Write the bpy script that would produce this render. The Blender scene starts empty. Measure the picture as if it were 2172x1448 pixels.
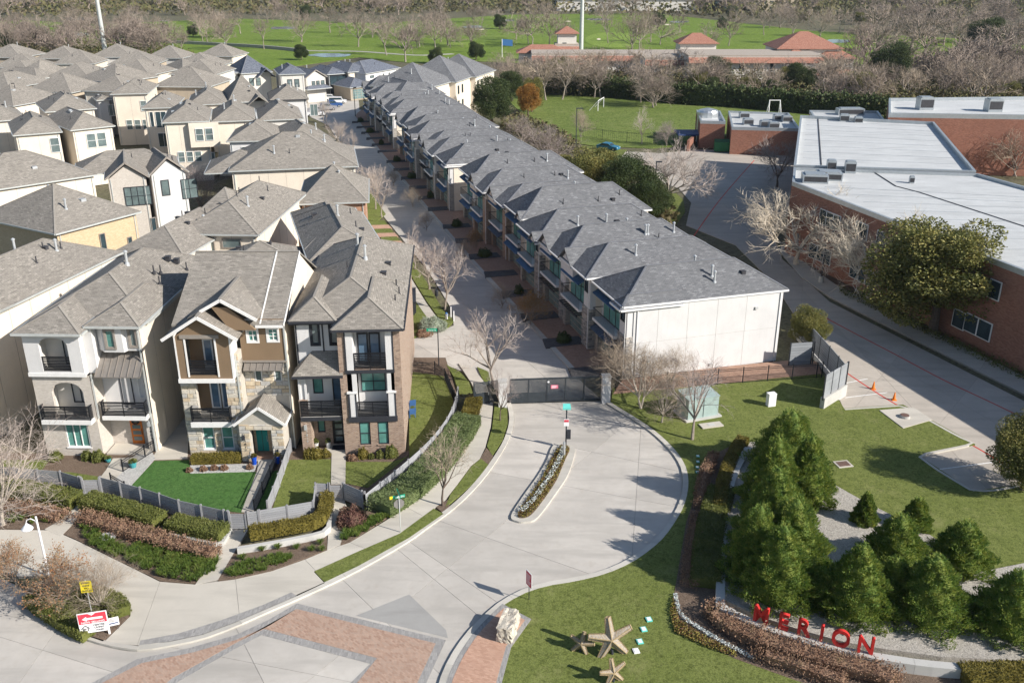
import bpy, bmesh, math, random
import numpy as np
from mathutils import Vector, Matrix
PI=math.pi; R=math.radians
rnd=random.Random(7); nr=np.random.default_rng(7)
S=bpy.context.scene; C=S.collection
# ---------------- camera
F,PT,HC=1980.0,R(22.2),36.0
cp,sp=math.cos(PT),math.sin(PT)
cam=bpy.data.cameras.new('camera'); co=bpy.data.objects.new('camera',cam); C.objects.link(co)
co.location=(0,0,HC); co.rotation_euler=(PI/2-PT,0,0)
cam.sensor_width=36; cam.lens=F/2172*36; cam.clip_start=1; cam.clip_end=6000
S.camera=co
# ---------------- sky, sun, exposure
SUN_EL,SUN_AZ=R(30),math.atan2(3.27,-1.62)
W=bpy.data.worlds.new('World'); S.world=W; W.use_nodes=True
nt=W.node_tree; nt.nodes.clear()
sky=nt.nodes.new('ShaderNodeTexSky'); sky.sky_type='NISHITA'; sky.sun_disc=False
sky.sun_elevation=SUN_EL; sky.sun_rotation=SUN_AZ; sky.altitude=150; sky.air_density=1.0; sky.dust_density=0.6; sky.ozone_density=1.3
bg=nt.nodes.new('ShaderNodeBackground'); bg.inputs[1].default_value=0.09
wo=nt.nodes.new('ShaderNodeOutputWorld'); nt.links.new(sky.outputs[0],bg.inputs[0]); nt.links.new(bg.outputs[0],wo.inputs[0])
sl=bpy.data.lights.new('sun','SUN'); sl.energy=5.0; sl.angle=R(0.5); sl.color=(1,0.945,0.87)
so=bpy.data.objects.new('sun',sl); C.objects.link(so)
sd=Vector((math.sin(SUN_AZ)*math.cos(SUN_EL),math.cos(SUN_AZ)*math.cos(SUN_EL),math.sin(SUN_EL)))
so.rotation_euler=sd.to_track_quat('Z','Y').to_euler(); so.location=(60,-30,80)
S.view_settings.view_transform='Standard'; S.view_settings.look='None'; S.view_settings.exposure=0.46; S.view_settings.gamma=1
S.cycles.use_adaptive_sampling=True; S.cycles.adaptive_threshold=.02; S.cycles.max_bounces=5; S.cycles.diffuse_bounces=2; S.cycles.glossy_bounces=2; S.cycles.transmission_bounces=2
# ---------------- helpers
def G(px,py,z=0.0):
    X=(px-1086)/F; Y=(py-724)/F
    t=(HC-z)/(sp+Y*cp)
    return Vector((X*t,(cp-Y*sp)*t,z))
def GL(pts,z=0.0): return [G(x,y,z) for x,y in pts]
def spline(pts,n=6,closed=False):
    P=[Vector(p) for p in pts]; out=[]; N=len(P)
    rng=range(N if closed else N-1)
    for i in rng:
        if closed: a,b,c_,d=P[i-1],P[i],P[(i+1)%N],P[(i+2)%N]
        else: a,b,c_,d=P[max(i-1,0)],P[i],P[i+1],P[min(i+2,N-1)]
        for k in range(n):
            t=k/n
            out.append(0.5*((2*b)+(c_-a)*t+(2*a-5*b+4*c_-d)*t*t+(-a+3*b-3*c_+d)*t**3))
    if not closed: out.append(P[-1])
    return out
def offset(line,d):
    """shift a polyline sideways (left positive) in the ground plane"""
    o=[]
    for i,p in enumerate(line):
        a=line[max(i-1,0)]; b=line[min(i+1,len(line)-1)]
        t=(b-a); t=Vector((t.x,t.y,0)).normalized()
        o.append(p+Vector((-t.y,t.x,0))*d)
    return o
MATS={}
def setp(o,label=None,cat=None,group=None,kind=None):
    if label: o['label']=label
    if cat: o['category']=cat
    if group: o['group']=group
    if kind: o['kind']=kind
    return o
def thing(name,label,cat,loc=(0,0,0),rz=0,group=None):
    o=bpy.data.objects.new(name,None); C.objects.link(o); o.location=loc; o.rotation_euler=(0,0,rz)
    o.empty_display_size=.3
    return setp(o,label,cat,group)
def mkobj(name,me,parent=None,loc=None,rz=0):
    o=bpy.data.objects.new(name,me); C.objects.link(o)
    if parent is not None: o.parent=parent
    if loc is not None: o.location=loc
    if rz: o.rotation_euler=(0,0,rz)
    return o
def copy_tree(o,parent=None):
    c=o.copy(); C.objects.link(c); c.parent=parent
    for ch in o.children: copy_tree(ch,c)
    return c
class MB:
    def __init__(s): s.v=[]; s.f=[]
    def poly(s,pts):
        n=len(s.v); s.v+= [tuple(p) for p in pts]; s.f.append(tuple(range(n,n+len(pts)))); return s
    def box(s,x0,x1,y0,y1,z0,z1):
        n=len(s.v)
        s.v+=[(x0,y0,z0),(x1,y0,z0),(x1,y1,z0),(x0,y1,z0),(x0,y0,z1),(x1,y0,z1),(x1,y1,z1),(x0,y1,z1)]
        s.f+=[tuple(n+i for i in q) for q in ((3,2,1,0),(4,5,6,7),(0,1,5,4),(1,2,6,5),(2,3,7,6),(3,0,4,7))]; return s
    def bar(s,p,q,w,h,up=(0,0,1)):
        """rectangular bar from p to q, w sideways and h along up, centred"""
        p=Vector(p); q=Vector(q); d=(q-p).normalized(); u=Vector(up)
        sd_=d.cross(u)
        if sd_.length<1e-4: sd_=d.cross(Vector((1,0,0)))
        sd_.normalize(); u=sd_.cross(d).normalized()
        a=sd_*w/2; b=u*h/2; n=len(s.v)
        for e in (p,q): s.v+=[tuple(e-a-b),tuple(e+a-b),tuple(e+a+b),tuple(e-a+b)]
        s.f+=[tuple(n+i for i in t) for t in ((3,2,1,0),(4,5,6,7),(0,1,5,4),(1,2,6,5),(2,3,7,6),(3,0,4,7))]; return s
    def prism(s,pts,z0,z1):
        n=len(s.v); k=len(pts)
        ar=sum(pts[i][0]*pts[(i+1)%k][1]-pts[(i+1)%k][0]*pts[i][1] for i in range(k))
        if ar<0: pts=list(pts)[::-1]
        s.v+=[(p[0],p[1],z0) for p in pts]+[(p[0],p[1],z1) for p in pts]
        s.f.append(tuple(range(n+k,n+2*k))); s.f.append(tuple(range(n+k-1,n-1,-1)))
        for i in range(k):
            j=(i+1)%k; s.f.append((n+i,n+j,n+k+j,n+k+i))
        return s
    def ext(s,pts,vec):
        """extrude a planar 3D polygon along vec"""
        n=len(s.v); k=len(pts); vec=Vector(vec)
        s.v+=[tuple(p) for p in pts]+[tuple(Vector(p)+vec) for p in pts]
        s.f.append(tuple(range(n,n+k))); s.f.append(tuple(range(n+2*k-1,n+k-1,-1)))
        for i in range(k):
            j=(i+1)%k; s.f.append((n+j,n+i,n+k+i,n+k+j))
        return s
    def tube(s,p,q,r0,r1=None,n=8,cap=True):
        p=Vector(p); q=Vector(q); r1=r0 if r1 is None else r1
        d=(q-p).normalized(); a=d.orthogonal().normalized(); b=d.cross(a); m=len(s.v)
        for e,r in ((p,r0),(q,r1)):
            for i in range(n):
                t=2*PI*i/n; s.v.append(tuple(e+a*(r*math.cos(t))+b*(r*math.sin(t))))
        for i in range(n):
            j=(i+1)%n; s.f.append((m+i,m+j,m+n+j,m+n+i))
        if cap: s.f.append(tuple(range(m+n-1,m-1,-1))); s.f.append(tuple(range(m+n,m+2*n)))
        return s
    def lathe(s,prof,n=16,c=(0,0,0)):
        m=len(s.v)
        for r,z in prof:
            for i in range(n):
                t=2*PI*i/n; s.v.append((c[0]+r*math.cos(t),c[1]+r*math.sin(t),c[2]+z))
        for k in range(len(prof)-1):
            for i in range(n):
                j=(i+1)%n; s.f.append((m+k*n+i,m+k*n+j,m+(k+1)*n+j,m+(k+1)*n+i))
        s.f.append(tuple(range(m+n-1,m-1,-1))); e=m+(len(prof)-1)*n; s.f.append(tuple(range(e,e+n))); return s
    def mesh(s,name,mat,uv=True,smooth=False):
        me=bpy.data.meshes.new(name); me.from_pydata(s.v,[],s.f)
        if mat is not None: me.materials.append(MATS[mat] if isinstance(mat,str) else mat)
        if uv and s.f:
            ul=me.uv_layers.new(name='UVMap'); dat=np.zeros((len(me.loops),2),dtype=np.float32); vs=me.vertices
            li=0
            for p in me.polygons:
                n=p.normal
                if abs(n.z)>.999: t=Vector((1,0,0)); b=Vector((0,1,0))
                else:
                    t=Vector((-n.y,n.x,0)).normalized(); b=n.cross(t)
                for k in range(p.loop_start,p.loop_start+p.loop_total):
                    c_=vs[me.loops[k].vertex_index].co; dat[k]=(c_.dot(t),c_.dot(b))
            ul.data.foreach_set('uv',dat.ravel())
        if smooth: me.polygons.foreach_set('use_smooth',[True]*len(me.polygons))
        me.update(); return me
    def build(s,name,mat,parent=None,loc=None,rz=0,uv=True,smooth=False):
        return mkobj(name,s.mesh(name,mat,uv,smooth),parent,loc,rz)
def np_mesh(name,V,faces_n,mat,extra_mats=()):
    """V: (N,k,3) array of separate k-gons"""
    V=np.asarray(V,dtype=np.float32); N,k,_=V.shape
    me=bpy.data.meshes.new(name); me.vertices.add(N*k); me.loops.add(N*k); me.polygons.add(N)
    me.vertices.foreach_set('co',V.ravel()); me.loops.foreach_set('vertex_index',np.arange(N*k,dtype=np.int32))
    me.polygons.foreach_set('loop_start',np.arange(0,N*k,k,dtype=np.int32)); me.polygons.foreach_set('loop_total',np.full(N,k,dtype=np.int32))
    if mat: me.materials.append(MATS[mat])
    me.update(calc_edges=True); return me
def norm(a): return a/np.maximum(np.linalg.norm(a,axis=1,keepdims=True),1e-9)
def leaf_quads(cen,dr,ln,wd):
    """rhombic leaves: centre, axis, length, width"""
    n=len(cen); dr=norm(dr); s_=norm(np.cross(dr,nr.normal(size=(n,3))))
    ln=np.broadcast_to(ln,(n,))[:,None]; wd=np.broadcast_to(wd,(n,))[:,None]
    return np.stack([cen-dr*ln/2,cen+s_*wd/2+dr*ln*.05,cen+dr*ln/2,cen-s_*wd/2+dr*ln*.05],axis=1)
def tube_quads(P,Q,R0,R1,n=3):
    P=np.asarray(P,float);Q=np.asarray(Q,float);R0=np.asarray(R0,float)[:,None];R1=np.asarray(R1,float)[:,None]
    d=norm(Q-P); ref=np.where(np.abs(d[:,2:3])>.9,[[1.,0,0]],[[0,0,1.]]); a=norm(np.cross(d,ref)); b=np.cross(d,a)
    out=[]
    for i in range(n):
        t0,t1=2*PI*i/n,2*PI*(i+1)/n
        e0=a*math.cos(t0)+b*math.sin(t0); e1=a*math.cos(t1)+b*math.sin(t1)
        out.append(np.stack([P+e0*R0,P+e1*R0,Q+e1*R1,Q+e0*R1],axis=1))
    return np.concatenate(out)
# ---------------- materials
def nodes(name):
    m=bpy.data.materials.new(name); m.use_nodes=True; t=m.node_tree; b=t.nodes['Principled BSDF']; MATS[name]=m
    return m,t,b
def ramp(t,fac,stops):
    r=t.nodes.new('ShaderNodeValToRGB'); e=r.color_ramp.elements
    e[0].position=stops[0][0]; e[0].color=(*stops[0][1],1); e[1].position=stops[-1][0]; e[1].color=(*stops[-1][1],1)
    for p,c_ in stops[1:-1]:
        k=e.new(p); k.color=(*c_,1)
    t.links.new(fac,r.inputs[0]); return r.outputs[0]
def noise(t,vec,scale,detail=4,rough=.6):
    n=t.nodes.new('ShaderNodeTexNoise'); n.inputs['Scale'].default_value=scale; n.inputs['Detail'].default_value=detail; n.inputs['Roughness'].default_value=rough
    if vec is not None: t.links.new(vec,n.inputs['Vector'])
    return n.outputs[0]
def pos(t): return t.nodes.new('ShaderNodeNewGeometry').outputs['Position']
def uvn(t,sc=None,rot=0):
    u=t.nodes.new('ShaderNodeUVMap').outputs[0]
    if sc or rot:
        mp=t.nodes.new('ShaderNodeMapping'); t.links.new(u,mp.inputs[0])
        if sc: mp.inputs['Scale'].default_value=(sc[0],sc[1],1)
        mp.inputs['Rotation'].default_value=(0,0,rot); u=mp.outputs[0]
    return u
def mix(t,a,b,f,mode='MIX'):
    m=t.nodes.new('ShaderNodeMix'); m.data_type='RGBA'; m.blend_type=mode
    for s_,x in ((6,a),(7,b)):
        if isinstance(x,tuple): m.inputs[s_].default_value=(*x,1)
        else: t.links.new(x,m.inputs[s_])
    if isinstance(f,(int,float)): m.inputs[0].default_value=f
    else: t.links.new(f,m.inputs[0])
    return m.outputs[2]
def bump(t,b,h,strength=.3,dist=.02):
    n=t.nodes.new('ShaderNodeBump'); n.inputs['Strength'].default_value=strength; n.inputs['Distance'].default_value=dist
    t.links.new(h,n.inputs['Height']); t.links.new(n.outputs[0],b.inputs['Normal'])
def plain(name,col,rough=.7,var=.15,scale=3.0,metal=0,bmp=0,spec=.3):
    """painted / plain surface with soft blotchy wear"""
    m,t,b=nodes(name); b.inputs['Roughness'].default_value=rough; b.inputs['Metallic'].default_value=metal
    b.inputs['Specular IOR Level'].default_value=spec
    p=pos(t); n=noise(t,p,scale,5,.65)
    lo=tuple(c_*(1-var) for c_ in col); hi=tuple(min(1,c_*(1+var)) for c_ in col)
    t.links.new(ramp(t,n,[(.3,lo),(.7,hi)]),b.inputs['Base Color'])
    if bmp: bump(t,b,noise(t,p,scale*25,3),bmp,.01)
    return m
def stucco(name,col,var=.07):
    m,t,b=nodes(name); b.inputs['Roughness'].default_value=.9; b.inputs['Specular IOR Level'].default_value=.15
    p=pos(t); n=noise(t,p,.6,5,.65)
    st=t.nodes.new('ShaderNodeMapping'); t.links.new(p,st.inputs[0]); st.inputs['Scale'].default_value=(3,3,.25)
    n2=noise(t,st.outputs[0],1.5,4)
    c1=ramp(t,n,[(.3,tuple(c_*(1-var) for c_ in col)),(.7,tuple(min(1,c_*(1+var*.6)) for c_ in col))])
    c2=mix(t,c1,tuple(c_*.86 for c_ in col),ramp(t,n2,[(.55,(0,0,0)),(.8,(.55,.55,.55))]))
    t.links.new(c2,b.inputs['Base Color']); bump(t,b,noise(t,p,40,3),.25,.01)
def brickmat(name,cols,mortar,bw=.21,bh=.072,ms=.01,rough=.85,off=.5,bmp=.5,var=.25,rot=0,patch=.5):
    m,t,b=nodes(name); b.inputs['Roughness'].default_value=rough; b.inputs['Specular IOR Level'].default_value=.2
    u=uvn(t,None,rot)
    k=t.nodes.new('ShaderNodeTexBrick'); t.links.new(u,k.inputs['Vector'])
    k.inputs['Scale'].default_value=1; k.inputs['Brick Width'].default_value=bw; k.inputs['Row Height'].default_value=bh
    k.inputs['Mortar Size'].default_value=ms; k.inputs['Mortar Smooth'].default_value=.2; k.offset=off
    k.inputs['Color1'].default_value=(0,0,0,1); k.inputs['Color2'].default_value=(1,1,1,1); k.inputs['Mortar'].default_value=(.5,.5,.5,1); k.inputs['Bias'].default_value=0
    st=[(i/(max(1,len(cols)-1)),c_) for i,c_ in enumerate(cols)]
    cr=ramp(t,k.outputs[0],st)
    n=noise(t,pos(t),patch,4)
    cr=mix(t,cr,tuple(min(1,c_*(1-var)) for c_ in cols[len(cols)//2]),ramp(t,n,[(.45,(0,0,0)),(.75,(.6,.6,.6))]))
    c2=mix(t,cr,mortar,k.outputs[1])
    t.links.new(c2,b.inputs['Base Color'])
    iv=t.nodes.new('ShaderNodeMath'); iv.operation='SUBTRACT'; iv.inputs[0].default_value=1; t.links.new(k.outputs[1],iv.inputs[1])
    if bmp: bump(t,b,iv.outputs[0],bmp,.012)
    return m
def leafmat(name,cols,rough=.6,trans=.15,clump=1.2):
    m,t,b=nodes(name); b.inputs['Roughness'].default_value=rough; b.inputs['Specular IOR Level'].default_value=.25
    g=t.nodes.new('ShaderNodeNewGeometry'); 
    n=noise(t,g.outputs['Position'],clump,3)
    a=t.nodes.new('ShaderNodeMath'); a.operation='MULTIPLY_ADD'; t.links.new(g.outputs['Random Per Island'],a.inputs[0]); a.inputs[1].default_value=.5
    s2=t.nodes.new('ShaderNodeMath'); s2.operation='MULTIPLY_ADD'; t.links.new(n,s2.inputs[0]); s2.inputs[1].default_value=1.4; s2.inputs[2].default_value=-.45
    t.links.new(s2.outputs[0],a.inputs[2])
    c_=ramp(t,a.outputs[0],[(i/(len(cols)-1),k) for i,k in enumerate(cols)])
    t.links.new(c_,b.inputs['Base Color'])
    if trans:
        tr=t.nodes.new('ShaderNodeBsdfTranslucent'); t.links.new(c_,tr.inputs[0]); mx=t.nodes.new('ShaderNodeMixShader'); mx.inputs[0].default_value=trans
        o=t.nodes['Material Output']; t.links.new(b.outputs[0],mx.inputs[1]); t.links.new(tr.outputs[0],mx.inputs[2]); t.links.new(mx.outputs[0],o.inputs[0])
def concrete(name,col,var=.12,stain=.25,tint=None):
    m,t,b=nodes(name); b.inputs['Roughness'].default_value=.85; b.inputs['Specular IOR Level'].default_value=.25
    p=pos(t); oi=t.nodes.new('ShaderNodeObjectInfo').outputs['Random']
    n1=noise(t,p,.22,4,.7); n2=noise(t,p,1.7,5,.75); n3=noise(t,p,14,3,.7)
    c1=ramp(t,n1,[(.3,tuple(c_*(1-var) for c_ in col)),(.7,tuple(c_*(1+var*.7) for c_ in col))])
    c1=mix(t,c1,tint or tuple(c_*.7 for c_ in col),ramp(t,n2,[(.52,(0,0,0)),(.78,(stain,)*3)]))
    c1=mix(t,c1,tuple(c_*.72 for c_ in col),ramp(t,n3,[(.55,(0,0,0)),(.85,(.4,.4,.4))]))
    sm=t.nodes.new('ShaderNodeMapping'); t.links.new(p,sm.inputs[0]); sm.inputs['Rotation'].default_value=(0,0,.9); sm.inputs['Scale'].default_value=(.25,1.6,1)
    c1=mix(t,c1,tuple(c_*.8 for c_ in col),ramp(t,noise(t,sm.outputs[0],.55,3),[(.48,(0,0,0)),(.68,(.8,.8,.8))]))
    pv=t.nodes.new('ShaderNodeMapRange'); t.links.new(oi,pv.inputs[0]); pv.inputs[3].default_value=.9; pv.inputs[4].default_value=1.06
    c2=mix(t,c1,pv.outputs[0],1.0,'MULTIPLY')
    t.links.new(c2,b.inputs['Base Color']); bump(t,b,n3,.15,.01)
def grassmat(name,cols,sc=1.0,bmp=.6,rough=.9,mott=4.0):
    m,t,b=nodes(name); b.inputs['Roughness'].default_value=rough; b.inputs['Specular IOR Level'].default_value=.1
    p=pos(t); n1=noise(t,p,.16*sc,5,.65); n2=noise(t,p,.9*sc,5,.75); n3=noise(t,p,mott*sc,4,.8); n4=noise(t,p,13*sc,3,.8)
    c1=ramp(t,n1,[(.35,cols[0]),(.65,cols[2])]); c2=ramp(t,n2,[(.35,cols[0]),(.65,cols[2])])
    c3=mix(t,mix(t,c1,c2,.5),cols[1],.35); dk=tuple(x*.42 for x in cols[0])
    c3=mix(t,c3,dk,ramp(t,n3,[(.34,(.8,.8,.8)),(.52,(0,0,0))])); c3=mix(t,c3,dk,ramp(t,n4,[(.36,(.7,.7,.7)),(.55,(0,0,0))]))
    dry=tuple((x*1.0+y)/2 for x,y in zip(cols[2],(.34,.30,.16)))
    if name in ('lawn','field','golf'): c3=mix(t,c3,dry,ramp(t,noise(t,p,.35*sc,6,.8),[(.55,(0,0,0)),(.72,(.55,.55,.55))]))
    t.links.new(c3,b.inputs['Base Color']); bump(t,b,n3,bmp,.08)
# ================= materials used =================
concrete('road_concrete',(.53,.495,.445),.14,.5,(.40,.35,.29))
concrete('walk_concrete',(.56,.52,.45),.07,.2)
concrete('kerb_concrete',(.56,.53,.47),.08,.25)
concrete('dark_concrete',(.36,.35,.33),.1,.3)
concrete('lot_concrete',(.48,.43,.37),.14,.45,(.36,.31,.26))
concrete('wall_concrete',(.55,.54,.51),.08,.3)
plain('joint',(.24,.225,.205),.95,.2)
grassmat('lawn',[(.14,.175,.042),(.185,.215,.06),(.24,.265,.085)])
grassmat('turf',[(.07,.165,.042),(.09,.19,.05),(.115,.215,.066)],1.0,.3)
grassmat('golf',[(.15,.235,.03),(.19,.275,.045),(.235,.31,.065)],.12,.2)
grassmat('field',[(.11,.17,.03),(.17,.23,.055),(.28,.31,.10)],.25,.3)
grassmat('scrub',[(.16,.14,.10),(.20,.17,.12),(.15,.17,.07)],.3,.5)
grassmat('mulch',[(.17,.12,.09),(.23,.17,.125),(.30,.23,.175)],2.5,.8)
grassmat('gravel_mat',[(.46,.42,.37),(.56,.52,.46),(.68,.64,.58)],2.2,1.0)
grassmat('white_rock',[(.5,.49,.47),(.66,.65,.62),(.8,.79,.76)],2.2,1)
grassmat('dark_rock',[(.09,.088,.09),(.15,.145,.145),(.25,.24,.235)],2,1)
brickmat('paver_red',[(.35,.215,.155),(.43,.28,.205),(.50,.345,.26),(.41,.295,.23)],(.37,.29,.235),.2,.1,.008,.85,.5,.4,.2,R(45))
brickmat('paver_red2',[(.45,.26,.18),(.53,.32,.23),(.58,.37,.27)],(.45,.31,.23),.2,.1,.008,.85,.5,.4,.2,R(20))
brickmat('paver_grey',[(.27,.26,.25),(.34,.33,.315),(.40,.385,.365)],(.31,.295,.28),.1,.3,.012,.85,.5,.5,.2)
brickmat('paver_drive',[(.33,.20,.14),(.40,.25,.18),(.46,.30,.22)],(.33,.22,.17),.22,.11,.008,.9,.5,.3,.2)
plain('red_paint',(.55,.07,.05),.7,.25,6)
plain('white_paint',(.78,.78,.76),.7,.12,5)
plain('water_mat',(.05,.10,.17),.08,.2,.1,0,.1,.5)
plain('sand',(.72,.64,.48),.9,.08)
leafmat('grass_blade',[(.07,.11,.02),(.12,.17,.035),(.2,.24,.06)],.8,.2)
# ================= setting =================
def sheet(name,pts,mat,z1,z0=-.06,label=None,px=True,kind='structure',parent=None):
    w=GL(pts) if px else pts
    o=MB().prism([(p[0],p[1]) for p in w],z0,z1).build(name,mat,parent)
    if kind and parent is None: o['kind']=kind
    return o
def inset_poly(P,d):
    n=len(P); ar=sum(P[i][0]*P[(i+1)%n][1]-P[(i+1)%n][0]*P[i][1] for i in range(n)); sg=1 if ar>0 else -1; out=[]
    for i in range(n):
        a,b,c_=Vector(P[i-1][:2]),Vector(P[i][:2]),Vector(P[(i+1)%n][:2])
        u=(b-a); v=(c_-b)
        if u.length<1e-5 or v.length<1e-5: out.append(b); continue
        u.normalize(); v.normalize(); n1=Vector((-u.y,u.x))*sg; n2=Vector((-v.y,v.x))*sg
        m=n1+n2; k=m.length_squared
        out.append(b+m*(2*d/k if k>.3 else d/ max(m.length,.3)))
    return out
def slabs(name,poly,cuts,z1,mat,gap=.03,label=None,piece='slab',th=.1,alt=None):
    """a paved area of separate slabs: poly in world, cuts = list of ((x,y),(dx,dy)) joint lines"""
    base=MB().prism(poly,-.06,z1-.02).build(name,'joint'); base['kind']='structure'
    bm=bmesh.new(); vs=[bm.verts.new((p[0],p[1],0)) for p in poly]; bm.faces.new(vs)
    bm.normal_update(); bmesh.ops.triangulate(bm,faces=bm.faces[:],ngon_method='EAR_CLIP')
    for (c0,d) in cuts:
        bmesh.ops.bisect_plane(bm,geom=bm.verts[:]+bm.edges[:]+bm.faces[:],plane_co=(c0[0],c0[1],0),plane_no=(-d[1],d[0],0),dist=1e-4)
    cutset=set()
    for e in bm.edges:
        if len(e.link_faces)!=2: cutset.add(e); continue
        a,b=e.verts[0].co,e.verts[1].co
        for (c0,d) in cuts:
            l=math.hypot(*d); nx,ny=-d[1]/l,d[0]/l
            if abs((a.x-c0[0])*nx+(a.y-c0[1])*ny)<2e-3 and abs((b.x-c0[0])*nx+(b.y-c0[1])*ny)<2e-3: cutset.add(e); break
    bm.normal_update(); seen=set()
    for f0 in bm.faces:
        if f0 in seen: continue
        reg=[]; stack=[f0]; seen.add(f0)
        while stack:
            f=stack.pop(); reg.append(f)
            for e in f.edges:
                if e in cutset: continue
                for g in e.link_faces:
                    if g not in seen: seen.add(g); stack.append(g)
        if sum(f.calc_area() for f in reg)<.05: continue
        rs=set(reg); nxt={}; prv={}
        for f in reg:
            for lp in f.loops:
                if lp.edge in cutset or not any(g in rs and g is not f for g in lp.edge.link_faces):
                    a,b=lp.vert,lp.link_loop_next.vert
                    if f.normal.z<0: a,b=b,a
                    nxt[a]=b; prv[b]=a
        newp={}
        for f in reg:
            for v in f.verts:
                if v in newp: continue
                p=Vector((v.co.x,v.co.y))
                if v in nxt and v in prv:
                    u=(p-prv[v].co.xy); w=(nxt[v].co.xy-p)
                    if u.length>1e-5 and w.length>1e-5:
                        u.normalize(); w.normalize(); m=Vector((-u.y,u.x))+Vector((-w.y,w.x)); k=m.length_squared
                        if k>.3: p=p+m*(gap/k)
                newp[v]=p
        ids={}; mb=MB()
        for v,p in newp.items(): ids[v]=len(mb.v); mb.v.append((p.x,p.y,z1))
        for f in reg:
            vs_=[ids[v] for v in f.verts]; mb.f.append(tuple(vs_ if f.normal.z>0 else vs_[::-1]))
        for a,b in nxt.items():
            n=len(mb.v); A,B=newp[a],newp[b]; mb.v+=[(A.x,A.y,z1-th),(B.x,B.y,z1-th)]; mb.f.append((ids[a],n,n+1,ids[b]))
        mb.build(piece,mat,base)
    bm.free(); return base
def ribbon(name,line,d0,d1,z0,z1,mat,cut=None,piece='kerb_stone'):
    """strip along a polyline between two sideways offsets; cut = spacing of its separate stones"""
    A=offset(line,d0); B=offset(line,d1)
    if not cut:
        m=MB(); n=len(A)
        pts=[(p.x,p.y) for p in A]+[(p.x,p.y) for p in reversed(B)]
        o=m.prism(pts,z0,z1).build(name,mat); o['kind']='structure'; return o
    root=bpy.data.objects.new(name,None); C.objects.link(root); root['kind']='structure'
    acc=0; seg=[0]
    L=[(line[i+1]-line[i]).length for i in range(len(line)-1)]
    start=0; d=0
    for i,l in enumerate(L):
        d+=l
        if d>=cut or i==len(L)-1:
            a=A[start:i+2]; b=B[start:i+2]
            pts=inset_poly([(p.x,p.y) for p in a]+[(p.x,p.y) for p in reversed(b)],.008)
            MB().prism([(p[0],p[1]) for p in pts],z0,z1).build(piece,mat,root); start=i+1; d=0
    return root
def resample(line,step):
    out=[line[0].copy()]; acc=0
    for i in range(len(line)-1):
        a,b=line[i],line[i+1]; l=(b-a).length; t=step-acc
        while t<=l: out.append(a+(b-a)*(t/l)); t+=step
        acc=(acc+l)%step if l else acc
    out.append(line[-1].copy()); return out
# terrain
gm=MB(); N=24; gx=[-2600+i*5200/N for i in range(N+1)]; gy=[-300+i*4300/N for i in range(N+1)]
gm.v=[(x,y,-.08) for y in gy for x in gx]
gm.f=[(j*(N+1)+i,j*(N+1)+i+1,(j+1)*(N+1)+i+1,(j+1)*(N+1)+i) for j in range(N) for i in range(N)]
gm.build('ground','scrub')['kind']='structure'
# --- entry road outline
ERL=[(1084,856),(1090,880),(1089,905),(1078,938),(1062,966),(1040,999),(1015,1030),(985,1061),(950,1091),(905,1123),(871,1148),(800,1190),(727,1229),(632,1273),(565,1302),(500,1331),(430,1357),(360,1372),(291,1381),(219,1369),(151,1345),(95,1312),(60,1284),(52,1256),(30,1238),(-40,1215),(-140,1195)]
ERR=[(1276,850),(1300,866),(1338,889),(1375,914),(1405,940),(1428,966),(1443,992),(1448,1018),(1446,1045),(1437,1075),(1420,1105),(1395,1139),(1360,1169),(1320,1194),(1270,1214),(1210,1228),(1160,1236),(1115,1249),(1085,1263),(1058,1279),(1022,1310),(990,1343),(962,1382),(944,1415),(930,1452),(915,1520),(905,1640)]
erl=spline(GL(ERL),4); err=spline(GL(ERR),4)
poly=[p for p in erl]+[Vector((-95,58,0)),Vector((-80,22,0)),Vector((-8,22,0))]+list(reversed(err))
def ln(a,b):
    A,B=G(*a),G(*b); return ((A.x,A.y),(B.x-A.x,B.y-A.y))
cuts=[ln((871,1150),(1058,1279)),ln((727,1229),(793,1293)),ln((1084,1096),(905,1240)),ln((960,1260),(1180,1440)),
      ln((935,1105),(1190,1195)),ln((1035,1000),(1440,1075)),ln((1085,920),(1445,1000)),ln((1360,900),(1340,1190)),
      ln((0,1350),(290,1440)),ln((120,1335),(40,1448)),ln((500,1330),(560,1448)),ln((380,1375),(760,1448))]
slabs('entry_road',[(p.x,p.y) for p in poly],cuts,0,'road_concrete',.022)
sheet('road_patch',[(755,1305),(868,1260),(946,1335),(950,1352)],'dark_concrete',.006,-.04)
# kerbs: left and right of the entry road
kl=resample(erl[:erl.index(min(erl,key=lambda p:(p-G(291,1381)).length))+1],1.0)
ribbon('kerb_left',kl,0,-.42,-.05,.12,'kerb_concrete',6)
isl=spline(GL([(291,1381),(219,1369),(151,1345),(95,1312),(60,1284),(52,1256)]),5)
ribbon('kerb_island',resample(isl,.8),0,-.3,-.05,.13,'kerb_concrete',5)
ribbon('kerb_right',resample(err,1.0),0,.42,-.05,.12,'kerb_concrete',6)
# --- brick crossing with grey border
for nm,qs in (('brick_crossing',[[(630,1279),(946,1357),(786,1407),(555,1346)],[(946,1357),(880,1500),(690,1500),(786,1407)],[(630,1279),(555,1346),(500,1375),(500,1346),(570,1314)],[(500,1346),(500,1375),(378,1445),(320,1490),(120,1495),(200,1445),(291,1397),(400,1374)]]),
              ('brick_crossing_field',[[(629,1291),(924,1364),(800,1395),(560,1333)],[(924,1364),(860,1500),(715,1500),(800,1395)],[(629,1291),(560,1333),(500,1363),(500,1357),(572,1326)],[(500,1357),(500,1363),(366,1437),(300,1490),(150,1495),(212,1450),(300,1406),(410,1383)]])):
    m=MB(); z=.012 if nm=='brick_crossing' else .022
    for q in qs: m.prism([tuple(p)[:2] for p in GL(q)],-.04,z)
    m.build(nm,'paver_grey' if z<.02 else 'paver_red')['kind']='structure'
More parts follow.
